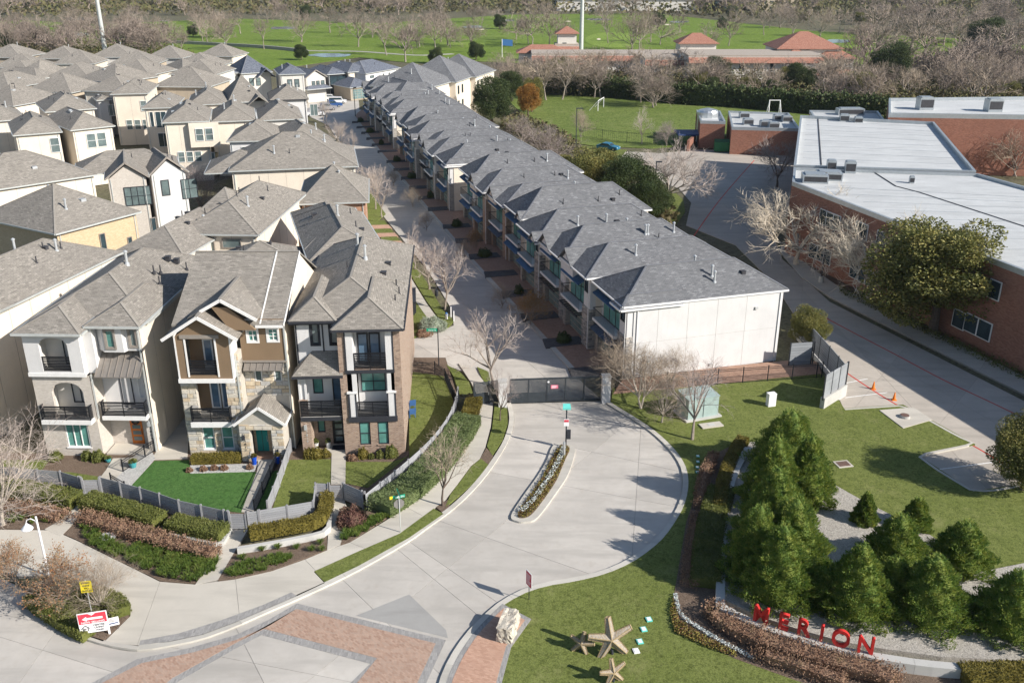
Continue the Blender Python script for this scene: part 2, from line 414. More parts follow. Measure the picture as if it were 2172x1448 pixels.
# --- paver plaza with boulder
pl=spline(GL([(1056,1281),(1022,1313),(992,1346),(965,1385),(947,1420),(935,1452),(925,1520)]),3)
plz=[(p.x+.28,p.y-.1) for p in pl]+[tuple(p)[:2] for p in GL([(1050,1520),(1065,1448),(1084,1376),(1127,1316)])]
sheet('plaza_border',plz,'paver_grey',.13,px=False)
sheet('plaza',[tuple(p) for p in inset_poly(plz,.3)],'paver_red2',.14,px=False)
# --- sidewalks
swr=[(1046,850),(1045,870),(1041,906),(1030,948),(1018,975),(999,990),(970,1030),(943,1064),(920,1081),(848,1134),(760,1172),(666,1215),(689,1239),(632,1266),(565,1295),(500,1323),(430,1349),(360,1364),(294,1371),(219,1366),(277,1309),(276,1288),(235,1262),(180,1232),(110,1222),(40,1225),(-40,1200),(-40,1125)]
swl=[(113,1127),(166,1150),(265,1199),(340,1236),(414,1242),(500,1231),(576,1214),(647,1189),(697,1168),(742,1153),(829,1100),(897,1049),(960,990),(985,958),(1000,925),(1010,895),(1016,870),(1018,850)]
sw=[(p.x,p.y) for p in GL(swr)]+[(p.x,p.y) for p in GL(swl)]
scuts=[]
for a,b in [((1000,925),(1033,935)),((975,970),(1010,982)),((935,1012),(972,1028)),((897,1049),(937,1070)),((860,1077),(900,1098)),((829,1100),(862,1128)),((785,1128),(822,1150)),((742,1153),(780,1168)),((697,1168),(738,1187)),((647,1189),(700,1245)),((500,1231),(510,1325)),((340,1236),(290,1375)),((166,1150),(110,1225)),((1010,900),(1041,906))]:
    scuts.append(ln(a,b))
def seg_cut_slabs(): pass
slabs('sidewalk',sw,[scuts[9],scuts[10],scuts[11],scuts[12]]+[scuts[4],scuts[1],scuts[7]],.12,'walk_concrete',.02,th=.14)
band=GL([(299,1361),(380,1346),(470,1318),(560,1285),(618,1259),(630,1266),(565,1294),(500,1322),(430,1348),(360,1363),(296,1371)])
sheet('tactile_band',band,'paver_grey',.128,px=False)
# --- lawns
lawn_strip=[(1051,990),(1072,940),(1078,905),(1075,870),(1052,858),(1050,905),(1034,955)]
sheet('lawn_verge',[(689,1237),(760,1203),(868,1143),(941,1092),(920,1081),(848,1134),(760,1172),(667,1214)],'lawn',.125)
sheet('lawn_verge',[(945,1077),(1005,1027),(1036,988),(1020,975),(1000,991),(955,1052)],'lawn',.125)
sheet('lawn_verge',[(1044,968),(1066,935),(1077,900),(1076,868),(1049,862),(1044,910),(1033,948)],'lawn',.125)
sheet('tree_pit',[(941,1091),(955,1080),(950,1062),(925,1078)],'mulch',.115); sheet('tree_pit',[(1037,988),(1046,968),(1032,952),(1018,975)],'mulch',.115)
LR=[(1296,858),(1300,826),(1742,792),(1790,868),(1915,860),(2068,944),(1948,968),(2064,1044),(2172,1028),(2400,1010),(2400,1600),(1040,1600),(1065,1448),(1084,1376),(1127,1316),(1058,1281)]
le=[(p.x+.0,p.y) for p in offset(err,.4)]
k0=min(range(len(err)),key=lambda i:(err[i]-G(1058,1279)).length)
sheet('lawn',[tuple(p)[:2] for p in GL(LR)]+list(reversed(le[:k0])),'lawn',.115,px=False)
# front gardens
sheet('garden_ground',[(-60,960),(130,965),(330,960),(640,945),(870,960),(870,760),(945,760),(968,835),(960,905),(868,990),(776,1075),(732,1062),(700,1063),(672,1062),(667,1102),(553,1122),(488,1124),(219,1050),(178,1052),(-60,1025)],'mulch',.1)
sheet('turf_lawn',[(328,980),(401,978),(405,1007),(543,1003),(514,1090),(454,1083),(265,1047)],'turf',.13)
sheet('turf_lawn',[(548,1008),(590,1000),(568,1092),(542,1092)],'turf',.13)
sheet('lawn',[(612,978),(702,976),(701,1029),(673,1029),(668,1075),(575,1092)],'lawn',.13)
sheet('lawn',[(734,982),(832,982),(866,970),(780,1037),(732,1027)],'lawn',.13)
sheet('lawn',[(868,790),(940,800),(962,840),(958,895),(868,975)],'lawn',.13)
sheet('lawn',[(-60,978),(105,978),(86,1004),(150,1004),(215,1014),(210,1024),(150,1016),(-60,1010)],'lawn',.13)
sheet('lawn',[(866,580),(890,640),(925,700),(868,722)],'lawn',.112)
sheet('rock_bed',[(404,990),(545,986),(541,1003),(404,1007)],'white_rock',.15)
sheet('rock_bed',[(262,985),(318,950),(330,975),(264,1050),(236,1032)],'white_rock',.14)
sheet('side_yard',[(320,978),(398,975),(402,900),(385,880)],'walk_concrete',.12)
slabs('garden_path',[tuple(p)[:2] for p in GL([(548,965),(590,962),(578,1000),(541,1089),(512,1089),(546,1000)])],[ln((530,1040),(570,1040)),ln((535,1015),(575,1015)),ln((515,1065),(560,1065))],.15,'walk_concrete',.015)
slabs('garden_path',[tuple(p)[:2] for p in GL([(704,945),(734,945),(733,1030),(702,1030)])],[ln((700,1005),(740,1005)),ln((700,975),(740,975))],.15,'walk_concrete',.015)
slabs('garden_path',[tuple(p)[:2] for p in GL([(240,975),(295,972),(262,1002),(233,1030),(208,1022),(225,1000)])],[ln((200,1000),(300,1003))],.15,'walk_concrete',.015)
slabs('garden_path',[tuple(p)[:2] for p in GL([(699,1062),(730,1062),(745,1100),(732,1130),(722,1158),(694,1170),(697,1120)])],[ln((690,1100),(750,1104)),ln((690,1135),(750,1137))],.13,'walk_concrete',.015)
slabs('garden_path',[tuple(p)[:2] for p in GL([(488,1126),(526,1126),(512,1150),(463,1232),(414,1243),(470,1165)])],[ln((450,1190),(500,1190)),ln((470,1160),(520,1160))],.13,'walk_concrete',.015)
slabs('garden_path',[tuple(p)[:2] for p in GL([(178,1060),(200,1056),(150,1120),(130,1140),(95,1125),(130,1105)])],[ln((100,1110),(190,1112))],.13,'walk_concrete',.015)
sheet('planting_bed',[(-60,1030),(178,1055),(200,1060),(490,1128),(470,1172),(414,1240),(340,1234),(265,1197),(166,1148),(113,1125),(-60,1120)],'mulch',.105)
sheet('planting_bed',[(505,1160),(694,1135),(694,1168),(576,1213),(500,1230),(463,1233)],'mulch',.125)
sheet('planting_bed',[(735,1100),(800,1080),(985,885),(1014,850),(1012,895),(985,956),(897,1047),(742,1152),(722,1157)],'mulch',.125)
sheet('island_bed',[(57,1258),(100,1226),(180,1236),(272,1290),(275,1309),(219,1363),(151,1340),(97,1308),(64,1282)],'mulch',.13)
# --- inner street behind the gate
SL=[(1084,853),(1060,835),(1038,812),(1022,806),(988,790),(935,770),(868,775),(868,722),(905,708),(940,700),(962,690),(960,660),(936,619),(905,570),(880,540),(811,456),(766,397),(731,321),(697,266),(640,240),(560,228),(540,210),(640,206),(760,205),(762,225)]
SR=[(1276,847),(1217,793),(1150,720),(1086,650),(994,550),(902,442),(804,324),(760,262),(750,246),(762,234)]
st=[tuple(p)[:2] for p in GL(SL)]+[tuple(p)[:2] for p in reversed(spline(GL(SR),3))]
sc=[ln((960,700),(1110,690)),ln((935,600),(1040,590)),ln((850,510),(960,500)),ln((780,410),(880,400)),ln((870,722),(960,775)),ln((930,600),(1190,830)),ln((960,660),(1050,660)),ln((900,560),(1000,550)),ln((810,460),(900,450)),ln((740,330),(810,325))]
slabs('inner_street',st,sc,0,'road_concrete',.025)
sr=resample(spline(GL(SR[1:]),4),1.5)
ribbon('kerb_inner',sr,0,-.55,-.05,.1,'kerb_concrete',9)
# forecourt in front of the townhouses: brick driveways with dark rock beds
def tomid(p): return (p.x,p.y)
fore=[(p.x,p.y) for p in offset(sr,-.5)]
back=[(p.x,p.y) for p in offset(sr,-9)]
sheet('forecourt',fore+back[::-1],'paver_drive',.09,px=False)
# near verge on the left side of the inner street
sheet('lawn_verge',[(868,545),(905,600),(940,660),(962,682),(947,698),(905,640),(868,580)],'lawn',.115)
slabs('sidewalk',[tuple(p)[:2] for p in GL([(868,585),(905,645),(945,700),(928,706),(895,660),(868,620)])],[ln((890,640),(930,650)),ln((870,600),(900,620))],.12,'walk_concrete',.02)
sheet('lawn_verge',[(762,400),(778,398),(818,455),(800,470),(780,468)],'lawn',.115)
for a in range(4):
    y0=470+a*17; x0=782+a*13
    sheet('lawn_verge',[(x0,y0),(x0+34,y0-1),(x0+40,y0+8),(x0,y0+9)],'lawn',.115)
    sheet('driveway',[(x0,y0+9),(x0+42,y0+8),(x0+50,y0+16),(x0,y0+17)],'paver_red2',.1)
sheet('lawn_verge',[(1012,780),(1036,790),(1040,808),(1026,812)],'lawn',.12)
sheet('lawn_verge',[(946,775),(975,790),(995,812),(1006,845),(975,838),(962,800)],'lawn',.12)
slabs('sidewalk',[tuple(p)[:2] for p in GL([(972,772),(1006,785),(1030,815),(1047,852),(1018,852),(1000,815)])],[ln((985,800),(1030,805))],.12,'walk_concrete',.02)
sheet('paved_yard',[(1300,838),(1325,800),(1690,765),(1735,770),(1742,795)],'paver_drive',.14)
# --- median
med=spline(GL([(1180,943),(1208,945),(1219,954),(1217,972),(1204,1010),(1180,1047),(1140,1100),(1116,1109),(1096,1108),(1084,1096),(1110,1054),(1140,1012),(1160,978),(1169,954)]),4,True)
sheet('median_kerb',[(p.x,p.y) for p in med],'kerb_concrete',.14,px=False)
MEDB=spline(GL([(1188,947),(1208,951),(1200,972),(1190,996),(1176,1026),(1134,1084),(1112,1098),(1098,1092),(1120,1056),(1146,1020),(1170,974)],.14),4,True)
sheet('median_bed',[(p.x,p.y) for p in MEDB],'mulch',.16,px=False)
# --- school drive, parking and walks
LOT=[(1742,760),(1700,690),(1640,600),(1560,520),(1440,480),(1440,430),(1470,395),(1400,330),(1320,320),(1290,345),(1180,300),(1180,270),(1480,300),(1500,318),(1700,318),(1690,420),(1640,500),(1660,550),(1760,640),(2172,850),(2500,1010),(2500,1040),(2172,1030),(2064,1044),(1948,968),(2068,944),(1915,860),(1790,868)]
LOT=[(1742,760),(1700,690),(1640,600),(1560,520),(1455,478),(1466,430),(1440,400),(1330,360),(1270,352),(1272,318),(1400,325),(1480,318),(1500,318),(1700,318),(1690,420),(1640,500),(1660,550),(1760,640),(2172,850),(2500,1010),(2500,1040),(2172,1030),(2064,1044),(1948,968),(2068,944),(1915,860),(1790,868)]
lc=[ln((1700,640),(1690,760)),ln((1730,780),(2172,860)),ln((1900,760),(1800,880)),ln((2050,830),(1950,950)),ln((1480,480),(1660,480)),ln((1500,400),(1680,400)),ln((1440,330),(1690,600)),ln((1990,995),(2172,960)),ln((1760,700),(2172,930))]
slabs('school_drive',[tuple(p)[:2] for p in GL(LOT)],lc,.0,'lot_concrete',.022)
swk=GL([(1650,530),(1700,590),(1760,632),(1880,692),(2172,838),(2500,995),(2500,960),(2172,800),(1900,668),(1780,610),(1720,570),(1668,515)])
slabs('school_walk',[tuple(p)[:2] for p in swk],[ln((1790,600),(1740,640)),ln((1900,650),(1850,700)),ln((2000,700),(1960,745)),ln((2100,750),(2070,800))],.13,'walk_concrete',.02)
sheet('school_bed',[(1668,513),(1720,568),(1780,608),(1900,666),(2172,798),(2500,958),(2500,900),(2172,760),(1900,640),(1700,540),(1680,500)],'mulch',.1)
rl=resample(spline(GL([(1703,648),(1800,700),(1900,752),(2000,805),(2100,852),(2200,900)]),4),1)
ribbon('fire_lane_line',rl,-.08,.08,0,.006,'red_paint')
rl=resample(spline(GL([(1795,790),(1840,820),(1900,857),(1990,905),(2070,948),(2120,978),(2170,1010)]),4),1)
ribbon('fire_lane_line',rl,-.08,.08,0,.006,'red_paint')
rl=resample(spline(GL([(1472,500),(1530,420),(1600,340)]),4),1); ribbon('fire_lane_line',rl,-.08,.08,0,.006,'red_paint')
for a,b in (((1790,813),(1840,803)),((1793,843),(1882,832)),((1990,995),(2120,978)),((1950,968),(2064,944))):
    ribbon('parking_line',[G(*a),G(*b)],-.05,.05,0,.005,'white_paint')
kl2=[resample(GL(p),1) for p in ([(1790,869),(1915,861),(2030,925),(2068,943),(2050,949),(1950,969),(1990,998),(2064,1043),(2110,1040),(2172,1029)],)]
ribbon('kerb_lawn',kl2[0],0,-.25,-.05,.13,'kerb_concrete',6)
# --- park, golf course, ponds
sheet('soccer_field',[(1060,200),(1190,202),(1330,210),(1500,225),(1560,228),(1900,262),(1900,300),(1480,292),(1450,310),(1380,315),(1260,310),(1190,300),(1130,260)],'field',.05)
sheet('lawn',[(1195,305),(1330,318),(1300,355),(1245,350),(1200,330)],'lawn',.03)
sheet('lawn',[(1385,400),(1425,402),(1450,425),(1453,450),(1435,475),(1385,470)],'lawn',.06)
golf=GL([(-120,45),(60,44),(200,52),(500,40),(800,50),(1080,32),(1380,28),(1560,48),(1720,66),(2000,80),(2300,110),(2300,130),(2000,135),(1900,140),(1700,140),(1500,138),(1240,140),(1120,135),(1000,130),(880,135),(760,122),(560,150),(420,132),(320,125),(240,112),(120,95),(-120,80)])
sheet('golf_course',[(p.x,p.y) for p in golf],'golf',.05,px=False)
grassmat('golf_light',[(.22,.32,.05),(.26,.36,.07),(.30,.39,.09)],.12,.2)
for cx,cy,rx,ry in ((1300,85,60,16),(1690,110,70,12),(980,95,50,6),(380,70,60,6),(1150,100,40,7),(1820,105,50,8),(620,60,40,5)):
    sheet('golf_green',[(cx+rx*math.cos(t*PI/9),cy+ry*math.sin(t*PI/9)) for t in range(18)],'golf_light',.09)
def blob(cx,cy,rx,ry,seed):
    r=random.Random(seed); return [(cx+rx*math.cos(t*PI/10)*r.uniform(.8,1.15),cy+ry*math.sin(t*PI/10)*r.uniform(.8,1.15)) for t in range(20)]
for i,(cx,cy,rx,ry) in enumerate(((165,40,32,2.5),(165,74,24,5),(600,60,28,3),(1005,58,22,3),(1070,44,22,2),(1270,42,26,2),(1440,47,20,2),(1775,88,30,4),(700,118,50,4),(350,45,10,1.5))):
    sheet('pond',blob(cx,cy,rx,ry,i),'water_mat',.12)
for i,(cx,cy,rx,ry) in enumerate(((1018,63,10,1.2),(1205,46,7,1),(1415,53,8,1.2),(1740,89,8,1.4),(1270,84,4,2))):
    sheet('bunker',blob(cx,cy,rx,ry,i+40),'sand',.13)
concrete('path_concrete',(.42,.40,.36))
ribbon('cart_path',resample(spline(GL([(560,100),(640,108),(760,110),(880,118),(960,115)]),4),4),-1.5,1.5,0,.14,'path_concrete')
ribbon('creek_wall',resample(spline(GL([(280,88),(420,95),(560,103),(650,112)]),4),4),-.6,.6,0,1.3,'dark_concrete')
# ================= building kit =================
stucco('white_stucco',(.65,.64,.63)); stucco('cream_stucco',(.75,.67,.56)); stucco('brown_stucco',(.235,.165,.105)); stucco('tan_stucco',(.50,.42,.32))
stucco('pale_stucco',(.66,.63,.58))
brickmat('white_brick',[(.52,.47,.41),(.60,.55,.49),(.66,.61,.55)],(.50,.45,.40),.21,.072,.01,.9,.5,.6,.12)
brickmat('brown_brick',[(.14,.085,.06),(.30,.19,.13),(.42,.30,.22),(.24,.15,.11),(.36,.26,.2)],(.44,.38,.32),.23,.08,.012,.9,.5,.6,.2)
brickmat('red_brick',[(.22,.095,.065),(.29,.13,.09),(.35,.165,.115)],(.27,.175,.13),.3,.1,.01,.9,.5,.3,.2,0,.3)
brickmat('house_red_brick',[(.36,.16,.09),(.46,.22,.13),(.52,.28,.18)],(.46,.36,.27),.23,.08,.012,.9,.5,.5,.2)
brickmat('yellow_brick',[(.50,.37,.22),(.58,.44,.27),(.64,.5,.32)],(.55,.45,.32),.23,.08,.012,.9,.5,.5,.15)
def shingle(name,cols): brickmat(name,cols,tuple(c_*.6 for c_ in cols[0]),.36,.145,.008,.92,.37,.5,.16,0,.25)
shingle('tan_shingle',[(.20,.183,.16),(.30,.275,.24),(.25,.228,.20),(.365,.333,.292)])
shingle('grey_shingle',[(.128,.130,.137),(.19,.193,.20),(.158,.161,.168),(.25,.253,.262)])
shingle('slate_shingle',[(.10,.115,.145),(.15,.165,.20),(.20,.215,.25)])
plain('charcoal_metal',(.05,.055,.065),.5,.15,3,.4)
plain('tan_ridge',(.30,.275,.24),.9,.1); plain('grey_ridge',(.21,.215,.23),.9,.1)
plain('limestone_a',(.58,.53,.45),.85,.18,4,0,.4); plain('limestone_b',(.58,.49,.36),.85,.2,4,0,.4); plain('limestone_c',(.47,.45,.42),.85,.2,4,0,.4); plain('limestone_d',(.50,.40,.28),.85,.25,4,0,.4)
plain('stone_mortar',(.50,.46,.40),.95,.1)
plain('grey_stone_a',(.34,.32,.30),.9,.2,4,0,.4); plain('grey_stone_b',(.22,.215,.21),.9,.2,4,0,.4); plain('grey_stone_c',(.45,.41,.36),.9,.2,4,0,.4)
plain('white_trim',(.78,.77,.75),.6,.06); plain('cream_trim',(.66,.60,.50),.7,.06); plain('black_metal',(.018,.02,.025),.45,.2,3,.3); plain('dark_trim',(.035,.037,.045),.6,.15)
plain('taupe_trim',(.28,.25,.22),.7,.1); plain('taupe_metal',(.30,.27,.24),.45,.1,2,.4); plain('blue_metal',(.095,.18,.30),.4,.2,2,.5); plain('gutter_metal',(.58,.60,.58),.45,.1,3,.3)
plain('teal_paint',(.02,.30,.27),.45,.08); plain('orange_door',(.58,.17,.03),.5,.15,6); plain('black_door',(.02,.02,.022),.4,.1)
plain('pipe_dark',(.05,.05,.055),.6,.2); plain('pipe_light',(.55,.57,.58),.4,.1,3,.4)
plain('garage_frame',(.42,.38,.31),.6,.1); plain('awning_wood',(.3,.13,.05),.6,.2,8)
plain('interior',(.12,.10,.09),.9,.2); plain('balcony_floor',(.42,.40,.37),.8,.1)
def glassmat(name,col,blind=None,rough=.06):
    m,t,b=nodes(name); b.inputs['Roughness'].default_value=rough; b.inputs['Specular IOR Level'].default_value=.7
    w=t.nodes.new('ShaderNodeTexWave'); w.wave_type='BANDS'; w.bands_direction='Z'; w.inputs['Scale'].default_value=4.5; w.inputs['Distortion'].default_value=.3
    t.links.new(pos(t),w.inputs['Vector']); n=noise(t,pos(t),.8,3)
    c1=ramp(t,n,[(.35,tuple(c_*.7 for c_ in col)),(.65,tuple(c_*1.25 for c_ in col))])
    c1=mix(t,c1,tuple(min(1,c_*1.6) for c_ in (blind or col)),ramp(t,w.outputs[0],[(.4,(0,0,0)),(.8,(.35,.35,.35))]))
    t.links.new(c1,b.inputs['Base Color'])
glassmat('glass_teal',(.10,.26,.23)); glassmat('glass_dark',(.03,.05,.06)); glassmat('glass_blue',(.09,.15,.22)); glassmat('glass_grey',(.13,.17,.17)); glassmat('glass_garage',(.17,.25,.25),None,.25)
def wall(m,x0,x1,z0,z1,y,holes=(),th=.22,ends=True):
    """wall in the local xz plane with its outer face at y (facing -y), holes=(x0,x1,z0,z1)"""
    xs=sorted({x0,x1,*[h[0] for h in holes],*[h[1] for h in holes]}); zs=sorted({z0,z1,*[h[2] for h in holes],*[h[3] for h in holes]})
    xs=[x for x in xs if x0<=x<=x1]; zs=[z for z in zs if z0<=z<=z1]
    for i in range(len(xs)-1):
        for j in range(len(zs)-1):
            cx,cz=(xs[i]+xs[i+1])/2,(zs[j]+zs[j+1])/2
            if any(h[0]<cx<h[1] and h[2]<cz<h[3] for h in holes): continue
            m.poly([(xs[i],y,zs[j]),(xs[i+1],y,zs[j]),(xs[i+1],y,zs[j+1]),(xs[i],y,zs[j+1])])
    for a,b,c_,d in holes:
        m.poly([(a,y,c_),(a,y,d),(a,y+th,d),(a,y+th,c_)]); m.poly([(b,y,d),(b,y,c_),(b,y+th,c_),(b,y+th,d)])
        m.poly([(a,y,d),(b,y,d),(b,y+th,d),(a,y+th,d)]); m.poly([(b,y,c_),(a,y,c_),(a,y+th,c_),(b,y+th,c_)])
    return m
def window(par,x0,x1,z0,z1,y,frame='taupe_trim',glass='glass_teal',nx=1,nz=2,trim=None,dep=.1,fw=.07,sill=None):
    m=MB(); yy=y+dep
    for a,b,c_,d in ((x0,x0+fw,z0,z1),(x1-fw,x1,z0,z1),(x0+fw,x1-fw,z0,z0+fw),(x0+fw,x1-fw,z1-fw,z1)): m.box(a,b,yy-.06,yy+.06,c_,d)
    o=m.build('window',frame,par)
    wx=(x1-x0-2*fw)/nx; wz=(z1-z0-2*fw)/nz; b=.025
    for i in range(nx):
        for j in range(nz):
            a=x0+fw+i*wx; c_=z0+fw+j*wz
            MB().box(a+(b if i else 0),a+wx-(b if i<nx-1 else 0),yy+.01+.015*(j==0),yy+.04,c_+(b if j else 0),c_+wz-(b if j<nz-1 else 0)).build('pane',glass,o)
    if nx>1 or nz>1:
        m=MB()
        for i in range(1,nx): m.box(x0+fw+i*wx-.03,x0+fw+i*wx+.03,yy-.045,yy+.045,z0+fw,z1-fw)
        for j in range(1,nz): m.box(x0+fw,x1-fw,yy-.043,yy+.043,z0+fw+j*wz-.025,z0+fw+j*wz+.025)
        m.build('muntin',frame,o)
    if trim:
        m=MB(); t=.13
        for a,b_,c_,d in ((x0-t,x0,z0-t,z1+t),(x1,x1+t,z0-t,z1+t),(x0,x1,z0-t,z0),(x0,x1,z1,z1+t)): m.box(a,b_,y-.035,y+.02,c_,d)
        m.build('window_trim',trim,o)
    if sill: MB().box(x0-.08,x1+.08,y-.07,y+.05,z0-.09,z0).build('sill',sill,o)
    return o
def railing(par,x0,x1,y,z0,z1,mat='black_metal',n=8,posts=(0,1),ret=0):
    m=MB()
    ps=[x0+(x1-x0)*t for t in posts]
    for x in ps: m.box(x-.025,x+.025,y-.03,y+.03,z0,z1+.03)
    m.box(x0,x1,y-.04,y+.04,z1,z1+.05)
    if ret:
        for x in (x0,x1): m.box(x-.03,x+.03,y+.04,y+ret,z1,z1+.05)
    o=m.build('railing',mat,par)
    h=(z1-z0)/n
    sm=MB().box(x0,x1,y-.012,y+.012,0,h*.62).mesh('slat',mat); 
    for i in range(n): mkobj('slat',sm,o,(0,0,z0+.05+i*h))
    if ret:
        for x in (x0,x1):
            rm=MB().box(x-.012,x+.012,y+.02,y+ret,0,h*.62).mesh('slat',mat)
            for i in range(n): mkobj('slat',rm,o,(0,0,z0+.05+i*h))
    return o
def roof_faces(x0,x1,y0,y1,z,s,axis,ea='hip',eb='hip'):
    """polygons of a hip/gable roof over a rectangle (eave corners), slope s; returns polys, ridge, hips"""
    if axis=='y':
        w=(x1-x0)/2; h=w*s; cx=(x0+x1)/2; ya=y0+(w if ea=='hip' else 0); yb=y1-(w if eb=='hip' else 0)
        if ya>yb: ya=yb=(ya+yb)/2
        A,B,Cc,D=Vector((x0,y0,z)),Vector((x1,y0,z)),Vector((x1,y1,z)),Vector((x0,y1,z)); P,Q=Vector((cx,ya,z+h)),Vector((cx,yb,z+h))
        polys=[[B,Cc,Q,P],[D,A,P,Q]]; hips=[(P,Q)]
        if ea=='hip': polys.append([A,B,P]); hips+=[(A,P),(B,P)]
        if eb=='hip': polys.append([Cc,D,Q]); hips+=[(Cc,Q),(D,Q)]
    else:
        w=(y1-y0)/2; h=w*s; cy=(y0+y1)/2; xa=x0+(w if ea=='hip' else 0); xb=x1-(w if eb=='hip' else 0)
        if xa>xb: xa=xb=(xa+xb)/2
        A,B,Cc,D=Vector((x0,y0,z)),Vector((x1,y0,z)),Vector((x1,y1,z)),Vector((x0,y1,z)); P,Q=Vector((xa,cy,z+h)),Vector((xb,cy,z+h))
        polys=[[A,B,Q,P],[Cc,D,P,Q]]; hips=[(P,Q)]
        if ea=='hip': polys.append([D,A,P]); hips+=[(D,P),(A,P)]
        if eb=='hip': polys.append([B,Cc,Q]); hips+=[(B,Q),(Cc,Q)]
    return polys,hips
def roof(par,specs,mat='tan_shingle',cap='tan_ridge',gut='gutter_metal',th=.16,name='roof',caps=True,gutters=True):
    m=MB(); cm=MB(); gmx=MB()
    for sp_ in specs:
        polys,hips=roof_faces(*sp_)
        for p in polys: m.ext([v+Vector((0,0,th)) for v in p],(0,0,-th))
        if caps:
            for a,b in hips:
                if (b-a).length>.3: cm.bar(a+Vector((0,0,th+.008)),b+Vector((0,0,th+.008)),.2,.022)
        if gutters:
            x0,x1,y0,y1,z=sp_[:5]; ax=sp_[6]; ea=sp_[7] if len(sp_)>7 else 'hip'; eb=sp_[8] if len(sp_)>8 else 'hip'
            g=.11
            if ax=='x' or ea=='hip': gmx.box(x0-.02,x1+.02,y0-g,y0-.004,z-.02,z+th-.02)
            if ax=='y' or ea=='hip': gmx.box(x0-g,x0-.004,y0,y1,z-.02,z+th-.02)
            if ax=='y' or eb=='hip': gmx.box(x1+.004,x1+g,y0,y1,z-.02,z+th-.02)
    o=m.build(name,mat,par)
    if cm.f: cm.build('ridge_cap',cap,o)
    if gmx.f: gmx.build('gutter',gut,o)
    return o
_pipe=None
def vents(rf,specs,kind='pipe'):
    """small fittings on a roof: (x,y,z,type)"""
    for x,y,z,k in specs:
        if k=='pipe':
            m=MB(); m.lathe([(.16,-.15),(.13,.06),(.06,.1),(.055,.62)],8); m.build('vent_pipe','pipe_dark',rf,(x,y,z))
        elif k=='flue':
            m=MB(); m.lathe([(.22,-.2),(.18,.06),(.11,.12),(.11,.95),(.17,.97),(.17,1.06),(.02,1.16)],10); m.build('flue','pipe_light',rf,(x,y,z))
        elif k=='box':
            m=MB(); m.box(-.2,.2,-.2,.2,-.2,.2); m.box(-.24,.24,-.26,.24,.2,.25); m.build('roof_vent','pipe_dark',rf,(x,y,z))
        elif k=='sky':
            MB().box(-.3,.3,-.4,.4,-.25,.14).build('skylight','pipe_light',rf,(x,y,z))
def stones(par,x0,x1,z0,z1,y,holes,mats,th=.06,row=.3,lmin=.35,lmax=.8,side=None,mortar='stone_mortar',maxn=999,seed=1,name='stone'):
    """coursed stones on a wall face (y = outer face of the backing); side=('x',X,dir) puts them on a side wall"""
    r=random.Random(seed); z=z0; cnt=0; cache={}
    while z<z1-.05:
        h=min(row*r.uniform(.75,1.25),z1-z); x=x0
        if z1-z-h<.12: h=z1-z
        while x<x1-.02:
            l=min(r.uniform(lmin,lmax),x1-x)
            if x1-x-l<.2: l=x1-x
            a,b=x+.012,x+l-.012
            rects=[(a,b)]
            for hx0,hx1,hz0,hz1 in holes:
                if z+h/2>hz0 and z+h/2<hz1:
                    nr_=[]
                    for (p,q) in rects:
                        if q<=hx0 or p>=hx1: nr_.append((p,q)); continue
                        if p<hx0-.08: nr_.append((p,hx0-.005))
                        if q>hx1+.08: nr_.append((hx1+.005,q))
                    rects=nr_
            for p,q in rects:
                t=th*r.uniform(.6,1.3); m=MB(); j=.012
                if side is None:
                    m.v=[(p,y,z+j),(q,y,z+j),(q,y,z+h-j),(p,y,z+h-j),(p+.02,y-t,z+j+.02),(q-.02,y-t,z+j+.02),(q-.02,y-t,z+h-j-.02),(p+.02,y-t,z+h-j-.02)]
                    m.f=[(4,5,6,7),(0,1,5,4),(1,2,6,5),(2,3,7,6),(3,0,4,7)]
                else:
                    X,sg=side; t*=sg
                    m.v=[(X,p,z+j),(X,q,z+j),(X,q,z+h-j),(X,p,z+h-j),(X+t,p+.02,z+j+.02),(X+t,q-.02,z+j+.02),(X+t,q-.02,z+h-j-.02),(X+t,p+.02,z+h-j-.02)]
                    m.f=[(4,5,6,7),(0,1,5,4),(1,2,6,5),(2,3,7,6),(3,0,4,7)] if sg>0 else [(7,6,5,4),(4,5,1,0),(5,6,2,1),(6,7,3,2),(7,4,0,3)]
                m.build(name,r.choices(mats[0],mats[1])[0],par); cnt+=1
            x+=l
        z+=h
    return cnt
LIME=(['limestone_a','limestone_b','limestone_c','limestone_d'],[5,2.2,2.2,1]); GREY=(['grey_stone_a','grey_stone_b','grey_stone_c'],[3,2,2])
def downspout(par,x,y,z0,z1,mat='gutter_metal'): MB().box(x-.05,x+.05,y-.09,y-.005,z0,z1).build('downspout',mat,par)
def arch_fill(m,x0,x1,zs,zt,y,th,n=10):
    """the spandrel above an arched opening: between springing zs and flat top zt"""
    cx=(x0+x1)/2; r=(x1-x0)/2; hh=zt-zs-.05
    top=[]; 
    pts=[(x0+(x1-x0)*i/n,zs+hh*math.sqrt(max(0,1-((x0+(x1-x0)*i/n-cx)/r)**2))) for i in range(n+1)]
    for i in range(n):
        (a,za),(b,zb)=pts[i],pts[i+1]
        m.poly([(a,y,za),(b,y,zb),(b,y,zt),(a,y,zt)]); m.poly([(a,y,za),(a,y+th,za),(b,y+th,zb),(b,y,zb)])
def chair(label,loc,rz,mat,group=None):
    t=thing('patio_chair',label,'chair',loc,rz,group)
    MB().box(-.28,.28,-.26,.26,.36,.43).build('seat',mat,t); MB().ext([(-.28,.24,.42),(.28,.24,.42),(.28,.36,.95),(-.28,.36,.95)],(0,.05,0)).build('backrest',mat,t)
    for x in (-.24,.24):
        for y in (-.22,.22): MB().box(x-.025,x+.025,y-.025,y+.025,0,.37).build('leg',mat,t)
    for x in (-.3,.3): MB().box(x-.03,x+.03,-.24,.26,.6,.64).build('armrest',mat,t)
    return t
